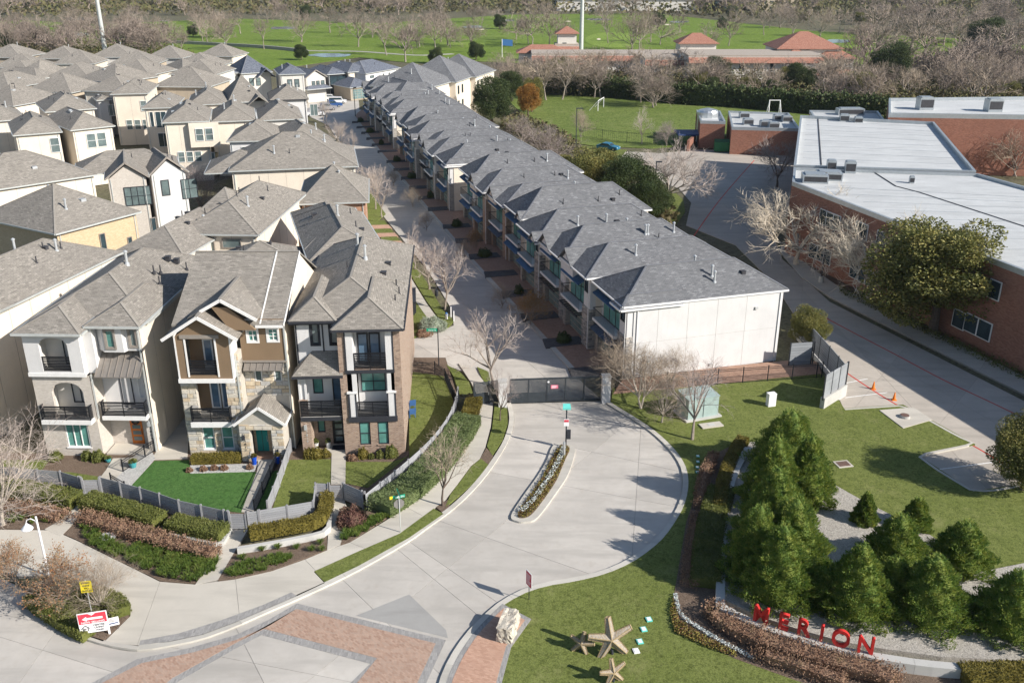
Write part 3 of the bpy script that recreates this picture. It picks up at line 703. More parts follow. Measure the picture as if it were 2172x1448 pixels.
plain('chair_blue',(.05,.13,.32),.6,.1); plain('chair_white',(.75,.75,.73),.6,.05); plain('chair_dark',(.06,.06,.07),.6,.1)
# ================= house with white brick and orange door =================
H1=thing('house','three storey house of white brick and stucco with orange front door','house',(-36.4,64.4,.08),R(-1.5))
D=17.5
w=MB(); w1=[(1.74,3.62,.75,2.79)]; o2=(1.35,3.75,3.45,6.35)
wall(w,.05,4.45,0,6.9,0,w1+[o2],.3); arch_fill(w,1.35,3.75,5.55,6.35,0,.3)
w.poly([(4.45,0,0),(4.45,1.9,0),(4.45,1.9,6.9),(4.45,0,6.9)])
w.box(4.451,8.35,1.9,2.2,0,6.9); w.box(7.75,8.4,.9,1.898,0,3.3)
w.build('wall','white_brick',H1)
w=MB(); o3=(1.2,3.35,7.3,10.1); wall(w,.05,4.3,6.95,10.4,-.25,[o3],.3); arch_fill(w,1.2,3.35,9.5,10.1,-.25,.3)
w.poly([(4.3,-.25,6.95),(4.3,1.2,6.95),(4.3,1.2,10.4),(4.3,-.25,10.4)]); w.poly([(.05,1.2,6.95),(.05,-.25,6.95),(.05,-.25,10.4),(.05,1.2,10.4)])
w.box(4.32,5.0,.4,1.6,6.95,10.5)
# bay on the right
w.poly([(5.0,1.2,8.6),(5.7,.55,8.6),(5.7,.55,10.6),(5.0,1.2,10.6)]); wall(w,5.7,7.2,8.6,10.6,.55,[(5.95,6.6,8.95,10.4)],.1); w.poly([(7.2,.55,8.6),(7.35,.9,8.6),(7.35,.9,10.6),(7.2,.55,10.6)])
wall(w,7.35,8.4,8.6,10.6,.9,[(7.6,8.1,8.95,10.4)],.1); w.poly([(8.4,.9,8.6),(8.4,2.2,8.6),(8.4,2.2,10.6),(8.4,.9,10.6)])
w.poly([(5.0,1.2,8.6),(5.0,2.2,8.6),(8.4,2.2,8.6),(8.4,.9,8.6),(7.35,.9,8.6),(7.2,.55,8.6),(5.7,.55,8.6)])
w.box(4.46,8.38,1.88,1.899,3.3,8.6)
w.build('upper_wall','white_stucco',H1)
w=MB(); w.box(.06,8.44,2.2,D,0,10.35)
w.poly([(8.44,.9,0),(8.44,2.2,0),(8.44,2.2,10.3),(8.44,.9,10.3)]); w.box(.04,.055,0,2.2,0,10.3)
w.build('side_wall','cream_stucco',H1)
m=MB()
for k in range(6): m.box(8.44,8.447,3.2+k*2.4,3.215+k*2.4,0,10.3)
m.build('control_joint','taupe_trim',H1)
# interiors of balconies
m=MB(); m.box(.9,4.2,1.4,1.45,3.3,6.9); m.box(.9,.95,.3,1.4,3.3,6.9); m.box(3.95,4.0,.3,1.4,3.3,6.9); m.box(.9,4.1,1.15,1.2,7.0,10.3); m.box(.9,.95,.05,1.15,7,10.3); m.box(3.6,3.65,.05,1.15,7,10.3)
m.build('balcony_lining','pale_stucco',H1)
MB().box(.95,3.95,.0,1.4,3.3,3.42).build('balcony_floor','balcony_floor',H1); MB().box(.95,3.6,-.2,1.15,7.12,7.25).build('balcony_floor','balcony_floor',H1)
window(H1,2.2,3.5,4.0,6.0,1.28,'dark_trim','glass_dark',2,1); window(H1,2.3,3.3,7.4,9.6,1.03,'dark_trim','glass_blue',2,1)
MB().box(.45,4.3,-.65,-.003,3.05,3.38).build('balcony_slab','white_trim',H1)
railing(H1,.5,4.25,-.55,3.4,4.5,n=9,posts=(0,.5,1),ret=.5)
railing(H1,1.2,3.35,-.16,7.3,8.45,n=9)
MB().box(0,4.4,-.3,-.25,6.9,7.2).build('trim_band','white_trim',H1)
window(H1,1.78,3.58,.78,2.75,0,'white_trim','glass_teal',3,1,sill='white_trim')
window(H1,5.97,6.58,8.97,10.38,.5,'taupe_trim','glass_teal',1,1,'taupe_trim',dep=.06); window(H1,7.62,8.08,8.97,10.38,.85,'taupe_trim','glass_grey',1,1,'taupe_trim',dep=.06)
# metal shed roof under the bay
m=MB(); m.ext([(4.9,-.15,6.8),(8.4,-.15,6.8),(8.4,1.9,8.55),(4.9,1.9,8.55)],(0,0,.06)); rf=m.build('metal_roof','taupe_metal',H1)
m=MB()
for k in range(8): MB().bar((4.95+k*.49,-.15,6.9),(4.95+k*.49,1.9,8.65),.035,.06).build('seam','taupe_metal',rf)
pass
window(H1,5.8,6.75,3.6,6.4,1.84,'dark_trim','glass_blue',1,1,dep=.04); window(H1,7.2,7.7,4.2,6.2,1.84,'white_trim','glass_blue',1,1,dep=.04)
MB().box(4.75,8.2,.25,1.88,3.02,3.35).build('balcony_slab','white_trim',H1); railing(H1,4.8,8.15,.32,3.36,4.5,n=9,posts=(0,.5,1),ret=.5)
dr=MB().box(6.05,7.0,1.84,1.897,.15,2.6).build('door','orange_door',H1)
for k in range(4): MB().box(6.2,6.85,1.825,1.86,.45+k*.52,.78+k*.52).build('pane','glass_grey',dr)
MB().tube((6.93,1.8,1.0),(6.93,1.8,1.5),.02,n=6).build('handle','black_metal',dr)
m=MB()
for k in range(24):
    a=2*PI*k/24; m.lathe([(.02,-.05),(.07,0),(.02,.05)],5,(6.52+.24*math.cos(a),1.78,2.15+.24*math.sin(a)))
m.build('wreath','pipe_dark',dr)
MB().box(4.6,7.7,.2,1.88,0,.15).build('step','walk_concrete',H1)
m=MB(); m.box(7.95,8.15,.72,.89,2.25,2.6); m.box(8.0,8.1,.78,.89,2.6,2.75); m.build('wall_lamp','pipe_light',H1)
roof(H1,[(-.35,8.8,1.9,D+.4,10.45,.52,'y','hip','hip'),(-.4,4.75,-.7,9,10.4,.5,'y','hip','hip'),(4.6,8.82,.25,9,10.66,.55,'y','hip','hip')])
rf=[c_ for c_ in H1.children if c_.name.startswith('roof')][0]
vents(rf,[(4.6,9,12.9,'flue'),(6.5,9.5,12.0,'pipe'),(6.9,9.9,11.9,'pipe'),(7.4,8.2,11.5,'pipe'),(7.9,13,11.2,'pipe'),(6.4,13,12.1,'box'),(7,13.3,11.8,'box')])
downspout(H1,4.62,.05,3.3,7); downspout(H1,8.3,.88,0,10.5)
def number(par,txt,x,y,z,size,mat,rot=(PI/2,0,0)):
    cu=bpy.data.curves.new('t','FONT'); cu.body=txt; cu.size=size; cu.extrude=.012; cu.align_x='CENTER'
    to=bpy.data.objects.new('t',cu); C.objects.link(to); bpy.context.view_layer.update()
    dg=bpy.context.evaluated_depsgraph_get(); me=bpy.data.meshes.new_from_object(to.evaluated_get(dg)); me.materials.clear(); me.materials.append(MATS[mat])
    bpy.data.objects.remove(to); o=mkobj('lettering',me,par,(x,y,z)); o.rotation_euler=rot; return o
for k,ch in enumerate('7809'): number(H1,ch,8.08,.885,1.95-k*.3,.28,'dark_trim')
# ================= house of limestone and brown stucco with teal door =================
H2=thing('house','three storey house of limestone and brown stucco with teal front door','house',(-25.2,64.5,.08),R(.5))
D=14
wb=MB(); h1=[(1.11,2.04,.47,2.48),(2.57,3.5,.5,2.5)]; o2=(1.15,3.4,3.3,6.45)
wall(wb,0,4.6,0,6.7,0,h1+[o2],.3); wb.poly([(4.6,0,0),(4.6,1.1,0),(4.6,1.1,7.9),(4.6,0,7.9)]); wb.poly([(0,1.1,0),(0,0,0),(0,0,6.7),(0,1.1,6.7)])
wall(wb,4.6,8.0,0,7.55,1.1,[(5.35,5.95,5.75,6.75),(6.85,7.45,5.75,6.75)],.2)
wb.box(4.15,4.6,.02,1.1,6.71,8.6)
# gabled porch
wall(wb,4.35,7.7,0,3.25,-1.1,[(5.15,6.75,.12,2.75)],.5); wb.ext([(4.35,-1.1,3.25),(7.7,-1.1,3.25),(6.02,-1.1,4.5)],(0,.4,0))
wb.poly([(4.35,1.1,0),(4.35,-1.1,0),(4.35,-1.1,3.25),(4.35,1.1,3.25)]); wb.poly([(7.7,-1.1,0),(7.7,1.1,0),(7.7,1.1,3.25),(7.7,-1.1,3.25)])
wb.box(8.0,8.02,1.1,2.2,0,7.5)
wp=wb.build('wall','stone_mortar',H2)
n=stones(wp,0,4.6,.02,6.68,0,h1+[o2,(4.33,4.62,0,3.3)],LIME,seed=2)
n+=stones(wp,4.6,8.0,4.6,7.5,1.1,[(5.3,6.0,5.65,6.85),(6.8,7.5,5.65,6.85)],LIME,seed=3)
n+=stones(wp,4.35,7.7,.02,3.2,-1.1,[(5.12,6.78,.0,2.85)],LIME,seed=4,row=.28)
n+=stones(wp,0,1.1,.02,6.6,0,[],LIME,side=(0,-1),seed=5); n+=stones(wp,-1.1,0,.02,3.2,0,[],LIME,side=(4.35,-1),seed=6)
n+=stones(wp,4.15,4.6,6.75,8.6,.02,[],LIME,seed=8)
w=MB(); o3=(.85,3.2,7.0,9.95)
wall(w,.2,4.2,6.72,10.15,-.45,[o3],.35); w.ext([(.2,-.45,10.15),(4.2,-.45,10.15),(2.2,-.45,11.6)],(0,.3,0))
w.poly([(4.2,-.45,6.72),(4.2,1.1,6.72),(4.2,1.1,10.4),(4.2,-.45,10.4)]); w.poly([(.2,1.1,6.72),(.2,-.45,6.72),(.2,-.45,10.4),(.2,1.1,10.4)])
wall(w,4.6,8.0,7.56,11.0,1.0,[(5.2,5.95,9.15,10.95-.05),(6.72,7.5,9.2,10.2)],.15); w.poly([(4.6,1.0,7.56),(4.6,1.1,7.56),(8.0,1.1,7.56),(8.0,1.0,7.56)])
w.ext([(4.2,.2,10.4),(6.1,.2,10.4),(4.2,.2,12.2),(3.0,.2,12.2)],(0,.2,0))
w.build('upper_wall','brown_stucco',H2)
for q in ((.85,.97,-.5,-.44,6.9,10.0),(3.1,3.22,-.5,-.44,6.9,10),(0.1,4.3,-.62,-.451,6.45,6.75),(4.18,4.32,-.47,.98,6.75,10.3),(.12,.24,-.47,.3,6.75,10.3),(7.9,8.03,.95,1.02,7.6,10.9)): MB().box(*q).build('trim','white_trim',H2)
MB().box(.6,3.5,-.56,-.452,10.02,10.3).build('lintel','taupe_trim',H2)
w=MB(); w.box(.05,8.0,2.2,D,0,10.3); w.poly([(8.021,1.1,0),(8.021,2.2,0),(8.021,2.2,10.4),(8.021,1.1,10.4)]); w.box(.03,.049,1.1,2.2,0,10.3)
w.ext([(8.0,2.2,10.3),(8.0,D,10.3),(8.0,8,14.0)],(.02,0,0))
w.build('side_wall','cream_stucco',H2)
m=MB(); m.box(.7,3.9,1.3,1.35,3.2,6.6); m.box(.7,3.9,.95,1.0,6.8,10.2); m.build('balcony_lining','brown_stucco',H2)
MB().box(.7,3.9,.0,1.3,3.12,3.28).build('balcony_floor','balcony_floor',H2); MB().box(.7,3.9,-.4,.95,6.76,6.96).build('balcony_floor','balcony_floor',H2)
for zz,yy in ((3.3,1.2),(6.98,.86)):
    for x in (1.75,2.6):
        d_=MB().box(x,x+.75,yy,yy+.05,zz,zz+2.5).build('balcony_door','white_trim',H2); MB().box(x+.12,x+.63,yy-.015,yy+.02,zz+.3,zz+2.35).build('pane','glass_blue',d_)
MB().box(.55,3.7,-.6,-.003,2.7,3.1).build('balcony_slab','white_trim',H2)
railing(H2,.65,3.6,-.5,3.12,4.25,n=9,posts=(0,.5,1),ret=.45); railing(H2,.95,3.15,-.35,6.98,8.15,n=9)
window(H2,1.13,2.02,.5,2.45,0,'white_trim','glass_teal',1,2,sill='white_trim'); window(H2,2.6,3.48,.52,2.47,0,'white_trim','glass_teal',1,2,sill='white_trim')
window(H2,5.22,5.93,9.17,10.88,1.0,'white_trim','glass_teal',2,4,'white_trim'); window(H2,6.74,7.48,9.22,10.18,1.0,'white_trim','glass_teal',2,3,'white_trim')
window(H2,5.37,5.93,5.77,6.73,1.1,'white_trim','glass_grey',1,1); window(H2,6.87,7.43,5.77,6.73,1.1,'white_trim','glass_grey',1,1)
m=MB(); m.ext([(4.75,.35,7.0),(7.75,.35,7.0),(7.75,1.05,7.45),(4.75,1.05,7.45)],(0,0,.05)); aw=m.build('awning','taupe_metal',H2)
m=MB()
for k in range(7): MB().bar((4.78+k*.49,.35,7.08),(4.78+k*.49,1.05,7.53),.03,.05).build('seam','taupe_metal',aw)
m=MB()
for x in (5.1,6.4,7.6): MB().bar((x,.4,6.98),(x,1.08,6.5),.06,.06).build('bracket','taupe_trim',aw)
MB().box(4.6,8.02,.85,.999,7.5,7.62).build('trim_band','taupe_trim',H2)
dr=MB().box(5.2,6.1,.3,.36,.15,2.65).build('door','teal_paint',H2)
m=MB(); m.box(5.63,5.665,.288,.3,.2,2.6); m.build('door_groove','dark_trim',dr); MB().tube((6.02,.27,1.0),(6.02,.27,1.5),.02,n=6).build('handle','pipe_light',dr)
m=MB(); m.box(5.0,5.2,.3,.4,0,2.9); m.box(6.1,6.9,.3,.4,0,2.9); m.build('porch_back_wall','yellow_brick',H2)
MB().box(5.05,6.85,-1.15,-1.02,2.76,2.95).build('lintel','taupe_trim',H2)
MB().box(5.15,6.75,-1.0,.3,0,.14).build('porch_floor','paver_drive',H2)
m=MB(); m.box(4.55,4.75,-1.32,-1.15,1.95,2.3); m.tube((4.65,-1.2,2.3),(4.65,-1.2,2.5),.02,n=5); m.build('wall_lamp','dark_trim',H2)
for k,ch in enumerate('7811'): number(H2,ch,4.75,-1.2,1.75-k*.25,.22,'dark_trim')
rp=roof(H2,[(4.1,7.95,-1.4,1.15,3.22,.75,'y','gable','gable')],name='porch_roof',gut='white_trim')
m=MB()
for sx in (-1,1): m.bar((6.025+sx*2.0,-1.41,3.24),(6.025,-1.41,4.74),.04,.22,(0,0,1))
m.build('barge_board','white_trim',rp)
# main roof: ridge across, two stepped front gables
m=MB()
def slab(m,pts,th=.16): m.ext([Vector(p)+Vector((0,0,th)) for p in pts],(0,0,-th))
slab(m,[(-.25,.55,10.55),(8.1,.55,10.35+.2),(8.1,8,14.0),(-.25,8,14.0)]); slab(m,[(8.1,D+.4,10.6),(-.25,D+.4,10.6),(-.25,8,14.0),(8.1,8,14.0)])
slab(m,[(-.55,-.95,10.0),(2.2,-.95,11.75),(2.2,6,11.75),(-.55,6,10.0)]); slab(m,[(4.95,-.95,10.0),(4.95,6,10.0),(2.2,6,11.75),(2.2,-.95,11.75)])
slab(m,[(1.2,.0,11.3),(3.75,.0,12.75),(3.75,7,12.75),(1.2,7,11.3)]); slab(m,[(6.3,.0,11.2),(6.3,7,11.2),(3.75,7,12.75),(3.75,.0,12.75)])
rf=m.build('roof','tan_shingle',H2)
m=MB()
for a,b in (((-.6,-.97,10.05),(2.2,-.97,11.83)),((5.0,-.97,10.05),(2.2,-.97,11.83)),((2.2,-.03,11.95),(3.75,-.03,12.83)),((6.32,-.03,11.25),(3.75,-.03,12.83))): m.bar(a,b,.05,.24)
m.build('barge_board','white_trim',rf); m=MB(); m.bar((8.12,.5,10.6),(8.12,8,14.1),.05,.22); m.bar((6.35,.6,10.75),(6.3,8,14.2),.1,.05); m.box(6.0,8.05,.42,.54,10.48,10.66)
m.build('barge_board','white_trim',rf)
m=MB(); m.bar((2.2,-.9,11.93),(2.2,3.0,11.93),.26,.04); m.bar((3.75,.05,12.93),(3.75,5.4,12.93),.26,.04); m.bar((-.25,8,14.18),(8.1,8,14.18),.26,.04); m.build('ridge_cap','tan_ridge',rf)
downspout(H2,4.4,.0,0,8.5); downspout(H2,8.0,1.0,0,10.4)
# ================= house of brown brick with white panels and black trim =================
H3=thing('house','three storey house of brown brick with white panels and black trim','house',(-16.9,64.3,.08),R(3.5))
D=21
w=MB(); hw=[(5.03,5.89,.8,2.8),(6.45,7.3,.8,2.8),(4.35,7.95,3.3,6.95),(4.5,7.9,7.3,10.3)]
wall(w,3.85,8.5,0,10.5,0,hw,.35); w.poly([(8.5,0,0),(8.5,D,0),(8.5,D,10.5),(8.5,0,10.5)]); w.poly([(3.85,1.6,0),(3.85,0,0),(3.85,0,10.5),(3.85,1.6,10.5)])
wall(w,.55,3.85,0,3.0,1.55,[(1.6,2.2,1.2,2.35),(2.75,3.7,.15,2.7)],.2); w.box(.55,1.3,.2,1.54,0,3.0); w.box(.55,1.2,.2,.5,3.3,4.7)
w.box(.52,8.48,D-.3,D,0,10.5)
w.build('wall','brown_brick',H3)
w=MB(); wall(w,.6,3.85,7.3,10.75,1.5,[(1.72,2.3,8.75,10.55),(3.15,3.7,8.75,10.5)],.15); w.box(.6,.75,.3,.48,4.7,6.75); w.box(1.05,1.2,.3,.48,4.7,6.75); w.box(.6,1.2,.42,.5,4.7,6.75)
wall(w,.6,3.85,3.3,7.3,1.55,[(1.5,2.3,4.6,6.1),(3.0,3.75,3.5,6.2)],.15)
m=MB()
# framed bays of the brick wing
for x0,x1,z0,z1 in ((4.4,4.95,7.2,10.35),(7.4,7.95,7.2,10.35),(4.75,5.1,5.2,6.95),(7.4,7.7,5.2,6.95),(4.42,5.0,3.3,5.2),(7.35,7.95,3.3,5.2)): m.box(x0,x1,-.06,.06,z0,z1)
m.box(5.1,7.4,1.0,1.1,3.3,6.95); m.box(4.95,7.4,1.0,1.1,7.2,10.4); m.box(4.95,5.0,.06,1.0,3.3,10.4); m.box(7.4,7.45,.06,1.0,3.3,10.4)
for k in m.f: w.f.append(tuple(i+len(w.v) for i in k))
w.v+=m.v
w.build('white_panel','white_stucco',H3)
w=MB(); w.box(.5,.58,1.5,D,0,10.6); w.build('side_wall','cream_stucco',H3)
m=MB()
MB().box(4.3,8.0,-.1,.06,6.95,7.22).build('trim','dark_trim',H3); MB().box(4.3,8.05,-.12,.06,2.85,3.3).build('trim','dark_trim',H3); MB().box(.6,3.84,.1,1.5,2.95,3.28).build('trim','dark_trim',H3); MB().box(4.35,4.5,-.09,.0,3.3,5.28).build('trim','dark_trim',H3); MB().box(4.9,5.0,-.09,.02,3.3,5.28).build('trim','dark_trim',H3); MB().box(7.33,7.43,-.09,.02,3.3,5.28).build('trim','dark_trim',H3); MB().box(7.9,8.0,-.09,.02,3.3,5.28).build('trim','dark_trim',H3)
MB().box(.56,.66,1.42,1.5,7.3,10.75).build('trim','dark_trim',H3); MB().box(2.55,2.65,1.42,1.5,7.3,10.75).build('trim','dark_trim',H3); MB().box(.6,3.85,1.4,1.5,10.6,10.78).build('trim','dark_trim',H3); MB().box(4.35,4.45,-.09,-.06,7.2,10.4).build('trim','dark_trim',H3); MB().box(7.9,8.0,-.09,-.06,7.2,10.4).build('trim','dark_trim',H3); MB().box(4.35,8,-.09,-.06,10.32,10.48).build('trim','dark_trim',H3)

MB().box(4.3,5.1,-.12,.1,5.28,5.42).build('coping','white_trim',H3); MB().box(7.3,8.05,-.12,.1,5.28,5.42).build('coping','white_trim',H3)
m=MB(); m.box(4.95,7.45,.06,1.0,3.2,3.32); m.box(4.95,7.45,.06,1.0,7.1,7.24); m.box(.6,3.84,.12,1.5,3.281,3.3); m.build('balcony_floor','balcony_floor',H3)
window(H3,5.3,7.2,5.0,6.7,.95,'dark_trim','glass_teal',2,2,dep=.0); 
for x in (5.2,6.1):
    d_=MB().box(x,x+.85,.93,.99,7.25,9.9).build('balcony_door','dark_trim',H3); MB().box(x+.13,x+.72,.91,.95,7.5,9.75).build('pane','glass_blue',d_)
railing(H3,5.0,7.4,0,7.24,8.55,n=10,posts=(0,.5,1)); railing(H3,5.02,7.35,0,3.3,4.5,n=10,posts=(0,.5,1)); railing(H3,.7,3.8,.16,3.3,4.6,n=10,posts=(0,.5,1))
window(H3,5.05,5.87,.82,2.78,0,'dark_trim','glass_teal',1,2,sill='brown_brick'); window(H3,6.47,7.28,.82,2.78,0,'dark_trim','glass_teal',1,2,sill='brown_brick')
window(H3,1.74,2.28,8.77,10.5,1.5,'dark_trim','glass_grey',1,1,'dark_trim'); window(H3,3.17,3.7,8.77,10.5,1.5,'dark_trim','glass_grey',1,1,'dark_trim')
window(H3,1.52,2.28,4.62,6.1,1.55,'dark_trim','glass_teal',1,1); window(H3,3.02,3.73,3.5,6.2,1.55,'dark_trim','glass_blue',1,1); window(H3,1.62,2.18,1.22,2.33,1.55,'dark_trim','glass_teal',1,1)
dr=MB().box(2.78,3.68,1.6,1.66,.16,2.7).build('door','black_door',H3)
for k in range(4): MB().box(2.95,3.5,1.585,1.62,.4+k*.56,.78+k*.56).build('pane','glass_grey',dr)
MB().tube((3.6,1.56,1.0),(3.6,1.56,1.6),.02,n=6).build('handle','pipe_light',dr)
MB().box(2.2,3.84,.2,1.55,0,.14).build('step','walk_concrete',H3); MB().box(2.7,3.7,.55,1.3,.14,.17).build('door_mat','dark_trim',H3)
m=MB(); m.box(.8,1.0,.04,.19,2.2,2.6); m.build('wall_lamp','pipe_light',H3)
for k,ch in enumerate('7819'): number(H3,ch,.95,.19,1.9-k*.28,.26,'pipe_light')
m=MB(); slab(m,[(.3,-.15,6.72),(4.1,-.15,6.72),(4.1,1.5,8.1),(1.7,1.5,8.1)]); slab(m,[(.3,-.15,6.72),(1.7,1.5,8.1),(.3,1.5,6.72)])
pr=m.build('porch_roof','tan_shingle',H3); MB().box(.25,4.1,-.27,-.155,6.68,6.86).build('gutter','dark_trim',pr)
roof(H3,[(.25,8.8,1.2,D+.4,10.55,.5,'y','hip','hip'),(3.5,8.82,-.4,10,10.5,.6,'y','hip','hip'),(.2,3.75,1.0,8,10.72,.75,'y','hip','gable')],gut='dark_trim')
rf=[c_ for c_ in H3.children if c_.name.startswith('roof')][0]
vents(rf,[(5.2,11,12.7,'flue'),(3.9,9,12.4,'pipe'),(7.9,8,11.1,'pipe'),(8.2,6.5,10.95,'pipe'),(8.0,4.5,11.0,'pipe'),(6.8,9.5,11.7,'box'),(7.0,12.5,11.6,'box'),(4.2,15,12.6,'flue')])
# ================= other houses =================
def gh(label,A,rot,w,d,ze,sl,axis='y',ea='hip',eb='hip',wall_='cream_stucco',rmat='tan_shingle',wf=(),wr=(),extra=(),nv=4,group=None,ov=.4,frame='white_trim',glass='glass_grey',cap='tan_ridge',name='house',low=False,gut='gutter_metal'):
    """house from its front-left eave corner A, turned by rot, w wide, d deep, eave height ze; wf / wr = windows on the front / right wall"""
    h=thing(name,label,'house',(A[0],A[1],.05),R(rot),group)
    x0,x1,y0,y1=ov,w-ov,ov,d-ov
    MB().box(x0,x1,y0,y1,0,ze-.02).build('wall',wall_,h)
    if axis=='y':
        for e,yy in ((ea,y0),(eb,y1)):
            if e=='gable': MB().ext([(x0,yy,ze-.02),(x1,yy,ze-.02),((x0+x1)/2,yy,ze+(x1-x0)/2*sl-.05)],(0,.15 if yy==y0 else -.15,0)).build('gable_wall',wall_,h)
    else:
        for e,xx in ((ea,x0),(eb,x1)):
            if e=='gable': MB().ext([(xx,y0,ze-.02),(xx,y1,ze-.02),(xx,(y0+y1)/2,ze+(y1-y0)/2*sl-.05)],(.15 if xx==x0 else -.15,0,0)).build('gable_wall',wall_,h)
    rf=roof(h,[(0,w,0,d,ze,sl,axis,ea,eb)]+list(extra),rmat,cap,gut,caps=not low)
    if axis=='y' and ea=='gable':
        hh=w/2*sl
        for sx in (0,w): MB().bar((sx,-.02,ze+.06),(w/2,-.02,ze+hh+.06),.05,.24).build('barge_board','white_trim' if frame=='white_trim' else 'taupe_trim',rf)
    for (a,b,c_,e,*nn) in wf: window(h,a,b,c_,e,y0,frame,glass,*(nn or (1,2)),dep=-.06)
    for (a,b,c_,e,*nn) in wr:
        # on the right wall: a,b measured along y
        m=MB().box(x1-.02,x1+.04,a,b,c_,e); o=m.build('window',frame,h); MB().box(x1+.03,x1+.055,a+.08,b-.08,c_+.08,e-.08).build('pane',glass,o)
    if not low:
        if wall_ in ('cream_stucco','tan_stucco','pale_stucco'):
            m=MB(); n=int((x1-x0)/2.3)
            for k in range(1,n): m.box(x0+k*(x1-x0)/n-.012,x0+k*(x1-x0)/n+.012,y0-.012,y0-.001,0,ze-.1)
            n=int((y1-y0)/2.3)
            for k in range(1,n): m.box(x1+.001,x1+.012,y0+k*(y1-y0)/n-.012,y0+k*(y1-y0)/n+.012,0,ze-.1)
            if m.f: m.build('control_joint','taupe_trim',h)
        r=random.Random(label); vs=[]
        for k in range(nv):
            if axis=='y':
                x=r.uniform(.18,.82)*w; y=r.uniform(.3,.8)*d; z=ze+min(x,w-x)*sl+.12; z=min(z,ze+min(y,d-y)*sl+.12) if ea=='hip' else z
            else:
                x=r.uniform(.25,.75)*w; y=r.uniform(.18,.82)*d; z=ze+min(y,d-y)*sl+.12; z=min(z,ze+min(x,w-x)*sl+.12)
            vs.append((x,y,z,r.choice(['pipe','pipe','box','pipe','sky','flue'])))
        vents(rf,vs)
        for x in (x0+.3,x1-.3): MB().box(x-.05,x+.05,y0-.1,y0-.004,.1,ze).build('downspout',gut,h)
    return h
def fr(pA,pB,ze,pC=None,d=None):
    A,B=G(*pA,ze),G(*pB,ze); v=B-A; rot=math.degrees(math.atan2(v.y,v.x))
    if pC is not None: d=(G(*pC,ze)-B).length
    return (A.x,A.y),rot,v.length,d
def GH(label,pA,pB,ze=10,sl=.5,pC=None,d=12,**k):
    A,rot,w,d=fr(pA,pB,ze,pC,d); return gh(label,A,rot,w,d,ze,sl,**k)
gh('tan roofed house with cream side wall at left edge beside white brick house',(-51.2,65.4),-12.2,9.3,23,10,.5,wall_='cream_stucco',nv=7,extra=[(3,9.3,-.8,8,10.02,.55,'y')])
h=[o for o in C.objects if o.get('label','').startswith('tan roofed house with cream side wall at left')][0]
MB().box(.4,8.95,.1,.38,0,6.5).build('front_wall','house_red_brick',h); MB().box(.4,8.95,.12,.39,6.52,9.9).build('upper_wall','white_stucco',h)
GH('house with tan roof and yellow brick side wall behind the left houses',(118,500),(299,452),10,.5,d=13.5,axis='x',wall_='yellow_brick',nv=5,wf=[(5.2,5.9,6.4,8.8,1,1),(8.6,9.2,6.6,7.6,1,1),(12,12.7,6.6,9,1,1)],frame='taupe_trim',glass='glass_dark')
GH('low tan hip roof house behind house with white brick',(238,540),(392,548),9.4,.5,d=15,nv=6)
GH('cream house with wide tan hip roof behind the limestone house',(373,499),(549,502),10,.55,pC=(640,412),wall_='cream_stucco',nv=7,wf=[(.7,2.2,7.4,9.6,2,1),(3.0,3.8,7.0,9.7,1,1),(4.6,6.6,8.6,9.6,1,1)],extra=[(-.6,4.5,5,15,10.02,.5,'x')],frame='taupe_trim')
GH('tan roofed house tucked behind the roof of the limestone house',(462,580),(650,566),9.6,.45,pC=(652,528),nv=6)
GH('tan roofed house behind brown brick house with shaded roof planes',(655,560),(826,545),10.2,.55,d=17,nv=6,wall_='house_red_brick',extra=[(0,7,4,19,10.22,.5,'y')])
GH('red brick house with tan hip roof beside the inner street',(632,436),(782,431),9.2,.5,d=13,axis='x',wall_='house_red_brick',nv=5)
GH('long cream house with broad tan hip roof beside the inner street',(485,366),(760,355),8.6,.52,d=15,axis='x',wall_='cream_stucco',nv=6,extra=[(-3.5,6,2,12,8.0,.45,'x')])
GH('white walled house with tan hip roof and row of three windows',(481,303),(595,300),8.6,.55,d=12,wall_='white_stucco',wf=[(2.2,3.4,5.8,7.8),(3.8,5,5.8,7.8),(5.4,6.6,5.8,7.8)])
GH('tan hip roofed house with dark eave at the street corner',(604,308),(712,300),8.4,.55,d=14,wall_='tan_stucco',gut='dark_trim')
GH('tall cream house with paired upper windows and tan hip roof',(343,263),(444,259),10.2,.6,d=15,wf=[(1.9,3,3.4,5.2),(3.3,4.4,3.4,5.2),(4.7,5.8,3.4,5.2),(7.4,8,3.6,4.9,1,1)])
h=[o for o in C.objects if o.get('label','').startswith('tall cream house with paired upper')][0]
MB().box(4.3,9.2,-.5,.39,6,10.1).build('bay','cream_stucco',h); window(h,5.3,6.6,7.1,9.2,-.5,'white_trim','glass_grey',1,2,dep=-.06); window(h,6.9,8.2,7.1,9.2,-.5,'white_trim','glass_grey',1,2,dep=-.06)
GH('cream house with white framed balconies under tan hip roof',(300,232),(372,230),10.2,.6,d=14,wf=[(1.2,1.9,6.8,9.6,1,1),(2.2,4.2,6.6,9.6,2,1),(2.2,4.2,3,5.6,2,1)],frame='white_trim',glass='glass_dark')
GH('tall cream house beside garage court with two pairs of windows',(234,202),(314,200),10.4,.55,d=15,wf=[(5.5,6.8,6.9,9,1,2),(7.1,8.4,6.9,9,1,2),(2.2,3.4,3.2,5.2),(3.8,5,3.2,5.2),(5.4,6.6,3.2,5.2)])
GH('tan hip roofed house with plain cream wall behind the corner houses',(449,261),(544,257),9.6,.6,d=15)
GH('tan hip roof house between tall cream houses',(398,225),(482,222),9.4,.6,d=15)
GH('tan roofed house with white window trim beside the parked cars',(548,258),(644,254),9.2,.6,d=14,wall_='pale_stucco',wf=[(6.6,7.8,6.2,8.6,1,2)])
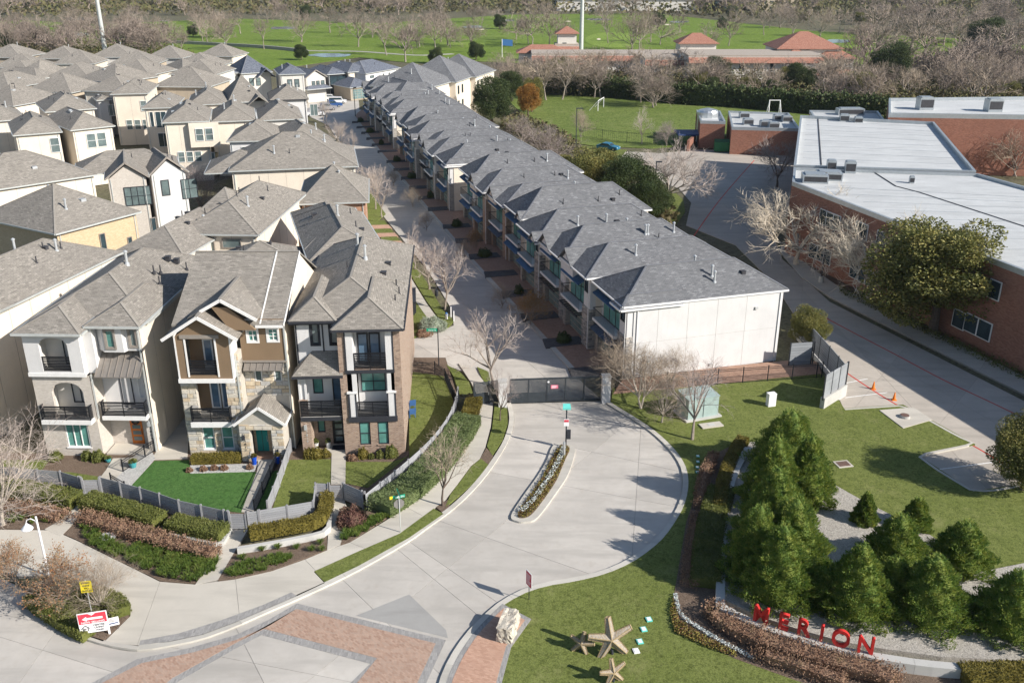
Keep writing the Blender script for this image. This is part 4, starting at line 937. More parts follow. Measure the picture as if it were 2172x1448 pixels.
GH('tan hip roof house with white wall facing the parked cars',(572,215),(654,212),9.2,.6,d=12,wall_='white_stucco',wf=[(8,9.6,5.8,8.2,2,1)],gut='dark_trim')
GH('tan roofed house with white front gable between hip roofs',(484,220),(566,216),9.2,.55,d=16,axis='x',wall_='white_stucco',extra=[(3.4,8.4,-2.2,7,8.6,.75,'y','gable','gable')],wf=[(6,7.4,5.2,7.6)])
GH('small cream house with single upper window on the left',(28,290),(132,282),9.6,.6,d=15,wf=[(5.2,6.6,6.4,8.8)])
GH('cream house with double upper window on the left',(150,279),(244,269),9.6,.6,d=16,wf=[(2.4,3.9,6.4,8.8),(4.1,5.6,6.4,8.8)])
GH('long cream house at left edge with plain wall and tan roof',(-60,413),(207,373),9.0,.5,d=13,axis='x',nv=5)
GH('house with white brick front gable and wide four pane window',(222,384),(316,377),8.4,.75,d=13,axis='y',ea='gable',wall_='white_brick',wf=[(2.2,5.6,4.6,7.2,4,2)],frame='dark_trim',extra=[(-4,10,5,14,8.3,.5,'x')])
GH('white stucco gabled house next to white brick gable',(316,375),(400,366),8.2,.85,d=11,axis='y',ea='gable',wall_='white_stucco',wf=[(1.5,2.6,5.2,7.4,1,1),(4.2,6.4,4.4,7.2,2,2)],frame='dark_trim')
GH('tan hip roofed house at left behind the cream houses',(-40,262),(60,254),9.6,.55,d=14); GH('tan hip roofed house far left with dark ridge vents',(96,240),(205,232),9.6,.55,d=14,nv=7)
GH('tan roofed house at left edge above long cream house',(-50,345),(20,336),9.0,.5,d=12)
GH('cream walled house with small windows in far left row',(80,170),(132,162),9.4,.5,d=14,wf=[(2.2,3.2,6.6,8.4),(3.6,4.6,6.6,8.4)])
GH('tan roofed house with grey side wall in far left row',(159,171),(246,177),9.4,.5,d=14,axis='x',wall_='tan_stucco')
GH('tan roofed house with long shaded wall in far left row',(18,165),(80,167),9.4,.5,d=14,axis='x',wall_='tan_stucco')
GH('low house with white corner porch left of tall cream house',(205,215),(236,213),8,.5,d=12,wall_='white_stucco',wf=[(2,4,4.6,7,2,1)])
GH('small white windowed house in front of the golf course',(286,167),(323,162),9,.5,d=12,wall_='pale_stucco',wf=[(1.2,3.4,6,8,2,1)])
GH('house with twin cream front gables before the golf course',(388,158),(452,152),8,.45,d=14,axis='x',wall_='pale_stucco',extra=[(5,9.6,-2,6,8.1,.95,'y','gable','gable'),(9.7,13.6,-2,6,7.6,.95,'y','gable','gable')],wf=[(1,2.2,5,7,1,2),(6,7.6,4.6,6.8,2,2)])
for k,(pa,pb) in enumerate([((455,160),(508,156)),((512,158),(578,154)),((592,160),(648,158))]):
    GH(['first dark slate roofed house before the golf course','dark slate house with black timbered front gable','pale slate roofed house behind the garage court'][k],pa,pb,8.6,.55,d=14,axis='y' if k!=1 else 'x',wall_='pale_stucco',rmat='slate_shingle',cap='grey_ridge',wf=[(2,3.2,5.4,7.4),(3.8,5,5.4,7.4)],extra=[(3.5,8.6,-1.8,6,7.4,.9,'y','gable','gable')] if k==1 else [],frame='dark_trim')
GH('white house with upper windows beside wooden garage porch',(648,168),(694,164),6.4,.6,d=14,axis='y',ea='gable',wall_='pale_stucco',rmat='slate_shingle',cap='grey_ridge',wf=[(2,3,4,5.6),(3.4,4.4,4,5.6),(4.8,5.8,4,5.6)],frame='dark_trim',extra=[(-.6,7,-1.6,1,3.6,.6,'x')])
GH('dark blue house with open balcony over a glass garage door',(694,160),(738,157),6.2,.5,d=15,wall_='charcoal_metal',rmat='slate_shingle',cap='grey_ridge',wf=[(.9,8,3.4,5.8,3,1),(1,7,.3,2.6,4,4)],frame='dark_trim',glass='glass_dark')
GH('cream house with brown wooden bay behind the parked vehicles',(738,155),(790,151),6.6,.5,d=16,wall_='cream_stucco',rmat='slate_shingle',cap='grey_ridge',wf=[(5.5,8,3.6,5.8,2,1)],frame='awning_wood')
GH('white house with small square windows at end of street',(776,158),(850,145),6.2,.45,d=12,axis='x',wall_='white_stucco',rmat='slate_shingle',cap='grey_ridge',wf=[(2.5,4.4,4.8,5.5,1,1),(2.5,4.4,3.6,4.3,1,1),(9,9.6,3.6,5.4,1,1),(12,12.6,3.6,5.4,1,1)],frame='dark_trim')
GH('low slate roofed garage house beside the townhouse row',(742,188),(796,183),3.4,.5,d=11,wall_='tan_stucco',rmat='slate_shingle',cap='grey_ridge',wf=[(1,6.5,.3,3,4,4)],frame='garage_frame',glass='glass_garage',nv=0)
# far rows, each one a house of its own
for row,(yy,xs,rotb) in enumerate([(212,range(-150,-66,14),-8),(236,range(-175,-78,15),-4),(262,range(-190,-78,16),2),(286,range(-205,-90,16),0)]):
    for k,x in enumerate(xs):
        r=random.Random(row*50+k)
        gh(['tan hip roofed house in the first of the far left rows','tan hip roofed house in the second of the far left rows','tan hip roofed house in the third of the far left rows','tan hip roofed house in the far row beside the bare woods'][row],(x+r.uniform(-1,1),yy+r.uniform(-2,2)),rotb+r.uniform(-6,6),r.uniform(10.5,13),r.uniform(12,15),r.uniform(8.8,10),.5,r.choice('xy'),low=False,nv=3,group=['houses of the first far row','houses of the second far row','houses of the third far row','houses of the farthest row'][row],wall_=r.choice(['cream_stucco','tan_stucco','pale_stucco']),wf=[(3,4.2,6,8)])
for k,(x,y) in enumerate([(-112,160),(-124,178),(-138,192),(-110,192),(-140,140),(-118,128)]):
    r=random.Random(900+k)
    gh('tan hip roofed house packed among the left quarter roofs',(x,y),r.uniform(-20,10),r.uniform(11,13),14,9.2,.52,'y',nv=3,group='houses filling the left quarter')
# ================= townhouses =================
brickmat('stone_wall',[(.26,.25,.24),(.36,.34,.31),(.46,.42,.36)],(.40,.37,.33),.42,.17,.02,.9,.43,.7,.15)

plain('slate_metal',(.12,.15,.20),.45,.2,2,.5)
def awning(par,x0,x1,y0,y1,zlo,zhi,mat='blue_metal'):
    a=MB().ext([(x0,y0,zlo),(x1,y0,zlo),(x1,y1,zhi),(x0,y1,zhi)],(0,0,.05)).build('awning',mat,par)
    n=max(2,int((x1-x0)/.42)); sm=MB().bar((0,y0,zlo+.07),(0,y1,zhi+.07),.04,.07).mesh('seam',mat)
    for i in range(n+1): mkobj('seam',sm,a,(x0+.02+(x1-x0-.04)*i/n,0,0))
    for x in (x0+.15,x1-.15): MB().bar((x,y0+.1,zlo-.02),(x,y1,zlo-.55),.06,.06).build('bracket','charcoal_metal',a)
    return a
def townhouse(label,org,rz,W,i,near,kind,group,sidew='cream_stucco'):
    r=random.Random(i*17+3); st=r.uniform(-.5,.7) if i%20 else 0; org=org-Vector((math.sin(-rz),math.cos(rz),0))*st; t=thing('townhouse',label,'townhouse',(org.x,org.y,.06),rz,group)
    Dp=16.4; ze=7.1+(r.uniform(-.35,.55) if i%20 else 0)
    MB().box(.02,W-.02,1.2,Dp,0,ze).build('wall',sidew,t)
    up=['white_stucco','cream_stucco','pale_stucco'][kind%3]; pm='stone_wall' if kind%3!=1 else 'brown_brick'
    # pier at the near side, from ground to eave
    px0=W-1.9
    pz=[4.2,6.2,5.2][kind%3]
    pr=MB().box(px0,W-.04,.5,1.19,0,pz).build('pier','stone_mortar' if (near and pm=='stone_wall') else pm,t)
    if near and pm=='stone_wall':
        stones(pr,px0,W-.04,.02,pz,.5,[],GREY,.04,.2,.3,.6,seed=i); stones(pr,.5,1.19,.02,pz,0,[],GREY,.04,.2,.3,.6,side=(W-.04,1),seed=i+50)
    MB().box(px0+.1,W-.1,.6,1.19,pz,ze).build('upper_pier',up,t)
    # garage door
    gx0,gx1=.75,px0-.25
    MB().box(0.03,gx0-.02,.6,1.19,0,2.9).build('jamb',pm,t)
    m=MB(); nxp,nzp=4,4; fw=.09
    gd=m.box(gx0,gx1,1.1,1.16,0.02,2.5).build('garage_door',['garage_frame','charcoal_metal','garage_frame'][r.randrange(3)],t)
    wx=(gx1-gx0-fw)/nxp; wz=(2.48-fw)/nzp
    pn=MB().box(fw,wx,-.02,.02,fw,wz).mesh('pane','glass_garage')
    for a in range(nxp):
        for b in range(nzp): mkobj('pane',pn,gd,(gx0+a*wx,1.09,.02+b*wz))
    if kind%4==3:
        pg=MB().box(gx0-.2,gx1+.2,-.1,.0,2.75,2.9).build('pergola','charcoal_metal',t)
        for a in range(9): MB().box(gx0-.1+a*(gx1-gx0)/8.3,gx0-.02+a*(gx1-gx0)/8.3,0,1.19,2.8,2.9).build('slat','charcoal_metal',pg)
    else: awning(t,gx0-.25,gx1+.25,-.15,1.19,2.55,3.25,r.choice(['blue_metal','blue_metal','slate_metal']))
    # balcony
    MB().box(.4,px0-.02,.1,1.19,3.35,3.62).build('balcony_slab','white_trim',t)
    rl=MB().box(.45,px0-.06,.13,.17,4.6,4.66).build('railing','black_metal',t)
    bal=MB().box(-.012,.012,.14,.16,3.62,4.6).mesh('baluster','black_metal')
    nb=int((px0-.5)/.24)
    for a in range(nb+1): mkobj('baluster',bal,rl,(.47+a*(px0-.55)/nb,0,0))
    MB().box(.43,.49,.13,1.19,4.6,4.66).build('side_rail','black_metal',rl)
    for a in range(3):
        x=.75+a*(px0-1.2)/3; w_=(px0-1.2)/3-.08
        d_=MB().box(x,x+w_,1.12,1.19,3.65,6.3).build('balcony_door','dark_trim',t); MB().box(x+.08,x+w_-.08,1.1,1.14,3.8,6.2).build('pane','glass_teal',d_)
    awning(t,.5,px0-.1,.0,1.19,6.15,6.75)
    window(t,px0+.45,W-.5,max(pz+.25,ze-1.6),ze-.3,.6,'dark_trim','glass_dark',1,1,dep=-.06)
    # roof
    sl=r.uniform(.5,.74) if i%20 else .6
    specs=[(0 if i%99 else 0,W,.1,Dp+.5,ze,sl,'y','hip','hip')]
    if kind%2==0: specs.append((px0-.35,W+.15,-.2,6,ze-.25,.8,'y','gable' if kind%4==2 else 'hip','gable'))
    else: specs.append((-.1,W*.5,-.1,6,ze-.1,.75,'y','gable','gable'))
    rf=roof(t,specs,'grey_shingle','grey_ridge','white_trim')
    if kind%4==2: MB().ext([(px0-.1,-.0,ze-.25),(W-.05,-.0,ze-.25),((px0+W)/2-.08,-.0,ze+.45)],(0,.3,0)).build('gable_wall',up,t)
    if kind%2==1: MB().ext([(.1,.2,ze-.1),(W*.5-.2,.2,ze-.1),(W*.25-.05,.2,ze+1.2)],(0,.3,0)).build('gable_wall',up,t); MB().box(.1,W*.5-.2,.2,1.18,5.8,ze-.12).build('bay',up,t)
    vs=[]
    for k in range(5):
        y=r.uniform(5,14); s_=r.choice([.25,.72,.8]); x=s_*W; z=ze+min(x,W-x)*sl+.12; vs.append((x,y,z,r.choice(['pipe','pipe','box','flue'])))
    vents(rf,vs)
    MB().tube((W-.12,.42,ze-.1),(W-.12,.42,.1),.045,n=6).build('downspout','white_trim',t)
    return t
def trow(N,adeg,n,W,near,i0,lab,grp):
    a=R(adeg); f=Vector((-math.sin(a),math.cos(a),0)); out=[]
    for k in range(n):
        org=Vector((N[0],N[1],0))+f*W*(k+1)-Vector((math.cos(a),math.sin(a),0))*.45
        out.append(townhouse(lab[k] if isinstance(lab,list) else lab,org,a-PI/2,W,i0+k,near and k<4,(i0+k*3+k//2)%4 if k else 0,grp,'white_stucco' if (k==0 and near) else 'cream_stucco'))
    return out
plain('util_grey',(.5,.51,.5),.6,.1)
TN=trow((10.3,78.6),16.6,8,7.75,True,0,['end townhouse with tall blank white side wall facing the gate','second townhouse from the gate with grey roof and stone pier']+['townhouse %s from the white end wall in the nearest grey roofed block'%w_ for w_ in ('third','fourth','fifth','sixth','seventh','eighth')],'townhouses of the nearest block')
trow((-9.6,141.2),16.0,6,8.0,False,20,['%s townhouse from the near end of the middle grey roofed block'%w_ for w_ in ('first','second','third','fourth','fifth','sixth')],'townhouses of the middle block')
trow((-24.2,192.5),16.2,6,7.6,False,40,['%s townhouse from the near end of the farthest grey roofed block'%w_ for w_ in ('first','second','third','fourth','fifth','sixth')],'townhouses of the far block')
m=MB(); e=TN[0]
for k in range(4): m.box(7.73,7.738,3.6+k*3,3.615+k*3,0,7)
m.box(7.73,7.737,1.3,16.3,3.5,3.512)
for y_,z_,w_,h_ in ((2.3,1.2,.35,.6),(2.8,1.3,.25,.4),(9.2,.4,.3,.2),(13.5,5.6,.3,.25)): MB().box(7.74,7.86,y_,y_+w_,z_,z_+h_).build('wall_box','util_grey',e)
m.build('control_joint','taupe_trim',e); MB().box(7.74,7.83,1.5,1.58,0,7).build('downspout','white_trim',e); MB().box(7.74,7.83,16.1,16.18,0,7).build('downspout','white_trim',e)
for k,(pa,pb,l) in enumerate([((905,190),(968,172),'cream backed townhouse with balconies behind the far block'),((968,176),(1018,158),'cream backed townhouse next to the large evergreen'),((1010,165),(1052,150),'last cream townhouse beside the golf entrance'),((850,196),(905,192),'low cream backed townhouse behind the row')]):
    GH(l,pa,pb,8.6,.55,d=15,axis='y',rmat='grey_shingle',cap='grey_ridge',wf=[(2,3,5.6,7.6),(5,6,5.6,7.6),(2,3,2,4),(5,6,2,4)],frame='dark_trim',glass='glass_dark',name='townhouse')
# ================= school =================
concrete('roof_membrane',(.57,.58,.575),.1,.5,(.44,.44,.43)); plain('parapet_metal',(.42,.45,.47),.4,.1,2,.5); plain('brick_coping',(.30,.36,.40),.4,.1,2,.4)
def ray(px,py,o,ang):
    """where the sight line through a pixel meets the vertical plane through o in direction ang: (distance along, height)"""
    ux,uy=math.cos(ang),math.sin(ang); X=(px-1086)/F; Y=(py-724)/F; fw=cp-Y*sp; dn=sp+Y*cp
    k=(-o[0]*uy+o[1]*ux)/(-X*uy+fw*ux); return ((X*k-o[0])*ux+(fw*k-o[1])*uy,HC-dn*k)
SC=thing('school','large red brick school with flat white roofs','school',(0,0,0))
WA=[(36.2,119.5),(52.7,173.6),(74,166),(62.3,124.6),(39.7,129.6)]
wingB=[(36.2,119.5),(38.9,128.4),(62.5,124.4),(66,113),(84,84),(60,55),(54.6,57)]
wingA=[(38.95,128.7),(52.7,173.6),(74,166),(62.4,124.8)]
def flat_block(par,poly,z,par_h=.55,wallm='red_brick',nm='wing',pt=.35):
    w_=MB().prism(poly,0,z-.2).build('wall',wallm,par)
    ins=inset_poly(poly,pt)
    MB().prism([(p[0],p[1]) for p in ins],z-.25,z-.02).build('roof_deck','roof_membrane',par)
    n=len(poly); m=MB()
    ar=sum(poly[i][0]*poly[(i+1)%n][1]-poly[(i+1)%n][0]*poly[i][1] for i in range(n)); P=poly if ar>0 else poly[::-1]; I=inset_poly(P,pt)
    for i in range(n):
        j=(i+1)%n; m.prism([P[i],P[j],(I[j][0],I[j][1]),(I[i][0],I[i][1])],z-.2,z+par_h)
    pp=m.build('parapet','parapet_metal',par); return w_
flat_block(SC,wingB,9.2,.35); flat_block(SC,wingA,9.3,.5)
# roofs: expansion joint strips and membrane seams
def strip(par,a,b,w_,z,mat,nm): return MB().bar((a[0],a[1],z),(b[0],b[1],z),w_,.05).build(nm,mat,par)
for k in range(9):
    t=(k+.5)/9; a=(38.95+(52.7-38.95)*t+1.2,128.7+(173.6-128.7)*t); b=(62.4+(74-62.4)*t-1.2,124.8+(166-124.8)*t); strip(SC,a,b,.05,9.285,'parapet_metal','seam')
for k in range(12):
    t=k/12; a=(40+t*13,118-t*48); b=(64+t*15,112-t*36); strip(SC,a,b,.05,9.185,'parapet_metal','seam')
q=[G(*p,9.2) for p in ((1850,363),(1900,395),(1950,408),(2172,480),(2400,560))]
for a,b in zip(q,q[1:]): strip(SC,a,b,.16,9.22,'pipe_dark','gas_pipe')
q=[G(*p,9.3) for p in ((1735,252),(1742,350))]; strip(SC,q[0],q[1],.18,9.32,'pipe_dark','gas_pipe')
def ac(par,p,z,sx,sy,sz,rz=0,mat='parapet_metal'):
    m=MB(); m.box(-sx,sx,-sy,sy,0,sz); m.box(-sx*.8,sx*.8,-sy*.8,sy*.8,sz,sz+.15); o=m.build('rooftop_unit',mat,par,(p.x,p.y,z),rz)
    MB().box(-sx*.9,sx*.9,-sy-.03,-sy,.2*sz,.85*sz).build('louvre','pipe_dark',o); return o
for px,py,sx,sy,sz in ((1727,385,1.6,1.2,1.0),(1757,380,1.6,1.2,1.0),(1762,362,.6,.6,1.4),(1802,366,.7,.6,1.5),(1790,258,.8,.6,1.2),(1933,388,.3,.3,.8),(1820,260,.7,.7,.9)):
    ac(SC,G(px,py,9.2),9.2,sx,sy,sz,R(-10))
fo=(36.2,119.5); fa=math.atan2(-36.3,10.6)
ux,uy=math.cos(fa),math.sin(fa)
for (a,b,c_,d) in ((1717,526,1731,552),(1734,532,1760,565),(1803,570,1818,594),(1822,576,1848,610),(2021,672,2043,702),(2046,680,2098,726),(1737,470,1780,492),(1815,488,1838,512),(1858,512,1872,528),(2098,608,2118,640)):
    u0,z1=ray(a,b,fo,fa); u1,z0=ray(c_,d,fo,fa); z0=max(z0,.7) if z0<4 else z0; z1=z0+1.9
    for yy,mm,nm in ((.06,'white_trim','window'),):
        m=MB(); P=lambda u,z,n: (fo[0]+ux*u+uy*n,fo[1]+uy*u-ux*n,z)
        m.ext([P(u0,z0,.05),P(u1,z0,.05),P(u1,z1,.05),P(u0,z1,.05)],(-uy*.1,ux*.1,0)); o=m.build('window','white_trim',SC)
        n=max(1,round((u1-u0)/1.5)); s_=(u1-u0)/n
        for k in range(n): MB().poly([P(u0+k*s_+.09,z0+.09,.062),P(u0+(k+1)*s_-.09,z0+.09,.062),P(u0+(k+1)*s_-.09,z1-.09,.062),P(u0+k*s_+.09,z1-.09,.062)]).ext([P(u0+k*s_+.09,z0+.09,.06),P(u0+(k+1)*s_-.09,z0+.09,.06),P(u0+(k+1)*s_-.09,z1-.09,.06),P(u0+k*s_+.09,z1-.09,.06)],(0,0,0.001)).build('pane','glass_dark',o)
# service wing and far wing are parts of the same school
flat_block(SC,[(43.6,187.5),(56.6,185.6),(60,206),(47.5,209)],5.0,.4); flat_block(SC,[(38.6,194),(43.58,193.2),(45.5,208),(40.5,209)],5.2,.4)
MB().prism([(35.5,190.5),(36.0,190.4),(38.5,197),(38,197.2)],0,2.2).build('screen_wall','red_brick',SC)
flat_block(SC,[(67.2,169.5),(112,165),(114,192),(74.5,189)],10.2,.6); flat_block(SC,[(57.8,181),(70,177),(73.5,191),(60,192)],7.6,.4)
for px,py,z in ((1960,232,10.2),(2105,236,10.2)): ac(SC,G(px,py,z),z,1.3,1.1,2.2)
for px,py in ((1586,264),(1650,255),(1640,272),(1668,258),(1578,250),(1622,268)): ac(SC,G(px,py,5),5.0,1.0,.8,1.1)
ac(SC,G(1802,243,7.6),7.6,2.6,1.0,1.2)
plain('dumpster_green',(.02,.13,.05),.6,.2)
t=thing('dumpster','green dumpster beside brick service wing','dumpster',tuple(G(1531,322)),R(-5))
MB().box(-1.6,1.6,-.9,.9,.2,2.0).build('bin','dumpster_green',t); MB().ext([(-1.6,-.95,2.0),(1.6,-.95,2.0),(1.6,.9,2.35),(-1.6,.9,2.35)],(0,0,.06)).build('lid','dumpster_green',t)
for x in (-1.3,1.3): MB().tube((x,-.7,.1),(x+.1,-.7,.1),.1,n=8).build('wheel','pipe_dark',t)
plain('bench_red',(.45,.14,.07),.6,.2); plain('silver',(.6,.62,.63),.35,.1,2,.7); plain('navy',(.03,.06,.16),.6,.2)
t=thing('bench','small red bench against brick service wing','bench',tuple(G(1598,328)),0); MB().box(-.9,.9,-.25,.25,.4,.5).build('seat','bench_red',t); MB().box(-.9,.9,.2,.27,.5,.95).build('backrest','bench_red',t); MB().box(-.85,-.75,-.2,.2,0,.4).build('leg','bench_red',t); MB().box(.75,.85,-.2,.2,0,.4).build('leg','bench_red',t)
t=thing('storage_silo','silver cylindrical storage unit left of service wing roof','storage unit',tuple(G(1497,300)),0)
MB().lathe([(2.2,0),(2.2,6.2),(2.0,6.6),(.4,7.0)],14).build('shell','silver',t); MB().lathe([(2.28,1.0),(2.28,1.3)],14).build('band','silver',t)
t=thing('play_shelter','dark blue fenced shelter beside school service wing','shelter',tuple(G(1478,312)),0)
MB().box(-4,4,0,6,2.3,2.6).build('canopy','navy',t)
for x in (-3.9,0,3.9):
    for y in (.1,5.9): MB().box(x-.08,x+.08,y-.08,y+.08,0,2.3).build('post','charcoal_metal',t)
# ================= clubhouse with red tiles =================
brickmat('red_tile',[(.32,.145,.10),(.38,.185,.13),(.43,.23,.17)],(.27,.12,.085),.3,.35,.02,.8,.5,.5,.15); plain('club_wall',(.66,.62,.56),.8,.08); plain('flat_roof_tan',(.42,.36,.30),.9,.15)
CB=thing('clubhouse','long white clubhouse with red tile roofs at the golf course','clubhouse',(0,0,0))
def cb(px,py,w_,d,h,kind,sl=.55,rz=0):
    p=G(px,py); t=bpy.data.objects.new('pavilion',None); C.objects.link(t); t.parent=CB; t.location=p; t.rotation_euler=(0,0,rz)
    MB().box(-w_/2,w_/2,0,d,0,h).build('wall','club_wall',t)
    if kind=='hip': roof(t,[(-w_/2-1,w_/2+1,-1,d+1,h,sl,'x' if w_>d else 'y')],'red_tile','red_tile','white_trim',caps=False,gutters=False)
    else:
        MB().box(-w_/2,w_/2,0,d,h+.02,h+.5).build('roof','flat_roof_tan',t); MB().ext([(-w_/2,-1.6,h-1.9),(w_/2,-1.6,h-1.9),(w_/2,-.02,h-.3),(-w_/2,-.02,h-.3)],(0,0,.12)).build('tile_skirt','red_tile',t)
    for k in range(int(w_/5)):
        x=-w_/2+2.5+k*5; MB().box(x-.8,x+.8,-.06,-.01,h*.35,h*.7).build('window','glass_dark',t)
    return t
cb(1712,156,21,18,8.0,'hip',.5); cb(1770,158,12,11,5,'hip'); cb(1690,160,10,8,5,'hip'); cb(1478,142,13,10,8,'hip'); cb(1202,134,7,7,10.5,'hip'); cb(1202,136,9,9,6.5,'flat'); cb(1150,142,17,9,4.8,'hip',.45)
cb(1600,168,44,22,7.0,'flat'); cb(1340,152,70,16,5.5,'flat'); cb(1480,162,36,14,5.5,'flat'); cb(1740,178,18,8,4.5,'flat'); cb(1560,150,60,14,5,'flat'); cb(1200,152,22,10,4.5,'flat')
# far buildings beyond the golf course
for px,py,w_,d,h,l in ((1560,24,60,20,16,'tan four storey block far beyond the golf course'),(1510,16,30,20,14,'pale small block far beyond the golf course'),(1260,17,40,24,12,'tan low block left of long white roof'),(1640,22,34,20,9,'pale flat block right of tan four storey block')):
    p=G(px,py); t=thing('office_building',l,'building',tuple(p),0); MB().box(-w_/2,w_/2,0,d,0,h).build('wall','tan_stucco',t); MB().box(-w_/2-.4,w_/2+.4,-.4,d+.4,h+.01,h+.6).build('roof','flat_roof_tan',t)
    wm=MB().box(-1.4,1.4,-.12,-.02,0,1.8).mesh('window','glass_dark')
    for a in range(int(w_/6)):
        for b in range(int(h/4)): mkobj('window',wm,t,(-w_/2+3.5+a*6,0,1.5+b*3.8))
t=thing('warehouse','long low white roofed building at the top of the picture','building',tuple(G(1390,24)),0); MB().box(-75,75,0,40,0,8).build('wall','pale_stucco',t); MB().box(-76,76,-1,41,8.02,9.2).build('roof','white_trim',t)
for k,x in enumerate(range(-70,71,20)): MB().box(x-2,x+2,12,18,9.2,11.5).build('rooftop_unit','white_trim',t)
# ================= transmission poles =================
def pole_t(label,px,py):
    p=G(px,py); t=thing('transmission_pole',label,'pole',tuple(p),0)
    MB().tube((0,0,0),(0,0,46),.95,.45,n=12).build('mast','gutter_metal',t)
    for z in (24,31,38):
        for s_ in (-1,1):
            a=MB().tube((s_*.4,0,z),(s_*4.2,0,z+.9),.28,.12,n=6).build('cross_arm','gutter_metal',t); MB().tube((s_*4.1,0,z+.9),(s_*4.1,0,z-.6),.12,n=6).build('insulator','gutter_metal',a)
pole_t('tall grey steel transmission pole behind the left houses',225,122); pole_t('tall grey steel transmission pole beside the clubhouse tower',1232,122)
# ================= fences =================
concrete('fence_slat',(.34,.345,.36),.1,.25); plain('fence_post_m',(.30,.30,.31),.8,.12)
def slat_fence(label,pts,h=1.5,n=8,step=1.85,mat='fence_slat',z0=.08,name='slat_fence',wide=.07):
    L=resample(pts,step) if step else pts
    t=thing(name,label,'fence',tuple(L[0]))
    o=L[0]
    for i,p in enumerate(L):
        q=p-o; MB().box(q.x-.06,q.x+.06,q.y-.06,q.y+.06,z0,h+.1).build('post','fence_post_m',t)
    for a,b in zip(L,L[1:]):
        if (b-a).length<.3: continue
        a_=a-o; b_=b-o; d=(b_-a_).normalized()*.06; hh=(h-.1)/n
        sm=MB().bar((a_.x+d.x,a_.y+d.y,0),(b_.x-d.x,b_.y-d.y,0),.03,hh*.86).mesh('slat',mat)
        for k in range(n): mkobj('slat',sm,t,(0,0,z0+.05+hh*(k+.5)))
    return t
slat_fence('grey slat fence behind the leftmost hedge',GL([(-60,1022),(11,1027),(136,1038),(178,1051)]))
slat_fence('grey slat fence in front of the artificial turf lawn',GL([(219,1050),(322,1078),(382,1100),(488,1124)]))
slat_fence('pale grey slat fence panel stepping up beside the raised hedge',GL([(554,1121),(612,1111),(667,1103),(672,1063)]),1.45)
slat_fence('grey slat fence panel left of the garden gate',GL([(672,1062),(699,1063)]),1.45); slat_fence('shaded grey slat fence panel right of the garden gate',GL([(731,1063),(776,1083)]),1.5)
slat_fence('long curved slat fence along the brown brick house lawn',spline(GL([(776,1083),(820,1047),(867,1008),(915,962),(950,915),(965,880),(972,850)]),5),1.3)
def garden_gate(label,a,b,h=1.35):
    A,B=G(*a),G(*b); t=thing('garden_gate',label,'gate',tuple(A)); v=B-A
    for q in (Vector((0,0,0)),v): MB().box(q.x-.06,q.x+.06,q.y-.06,q.y+.06,.05,h+.2).build('post','fence_post_m',t)
    sm=MB().bar((v.x*.06,v.y*.06,0),(v.x*.94,v.y*.94,0),.03,.1).mesh('slat','fence_slat')
    for k in range(9): mkobj('slat',sm,t,(0,0,.2+k*.135))
    fr_=MB(); fr_.bar((v.x*.07,v.y*.07-.03,.15),(v.x*.07,v.y*.07-.03,h),.05,.05); fr_.build('stile','fence_post_m',t); MB().bar((v.x*.93,v.y*.93-.03,.15),(v.x*.93,v.y*.93-.03,h),.05,.05).build('stile','fence_post_m',t)
garden_gate('slatted garden gate of the orange door house',(180,1052),(217,1051)); garden_gate('slatted garden gate of the teal door house',(490,1125),(526,1125)); garden_gate('slatted garden gate of the brown brick house',(701,1063),(729,1063))
slat_fence('short grey slat fence beside the teal door garden gate',GL([(528,1125),(552,1122)]),1.45)
def iron_fence(label,pts,h=1.5,step=2.4,gap=.11,z0=.08,mat='black_metal',base=0):
    L=resample(pts,step); t=thing('iron_fence',label,'fence',tuple(L[0])); o=L[0]; pk=MB()
    for p in L: q=p-o; MB().box(q.x-.04,q.x+.04,q.y-.04,q.y+.04,z0+base,h+base+.1).build('post',mat,t)
    for a,b in zip(L,L[1:]):
        a_=a-o; b_=b-o; l=(b_-a_).length
        if l<.2: continue
        for z in (.18,h-.22,h-.04): MB().bar((a_.x,a_.y,z+base),(b_.x,b_.y,z+base),.035,.035).build('rail',mat,t)
        for k in range(1,int(l/gap)):
            q=a_+(b_-a_)*(k*gap/l); pk.box(q.x-.009,q.x+.009,q.y-.009,q.y+.009,z0+.1+base,h+base)
    p=pk.build('picket',mat,t,uv=False); p['kind']='stuff'; return t
iron_fence('black iron fence around the side lawn of brown brick house',GL([(868,797),(937,794),(955,835),(968,866)]),1.3)
iron_fence('black iron fence panel left of the pedestrian gate',GL([(968,868),(1006,862)]),1.3)
iron_fence('black iron fence between gate pillar and white end townhouse yard',GL([(1305,832),(1450,822),(1600,812),(1742,802)]),1.6)
iron_fence('black iron railing beside the orange door path',GL([(262,1003),(330,958)]),1.1); iron_fence('black iron railing along the rock strip',GL([(238,1032),(268,1050)]),1.1)
iron_fence('black iron railing between the two front gardens',GL([(541,1090),(582,1000),(596,975)]),1.1)
slat_fence('grey wall panel fence between two front gardens',GL([(570,1094),(588,1050),(605,1000),(618,960)]),1.2,6)
iron_fence('black chain fence around the soccer field',GL([(1230,290),(1300,300),(1380,307),(1460,302)]),2.2,6,.5)
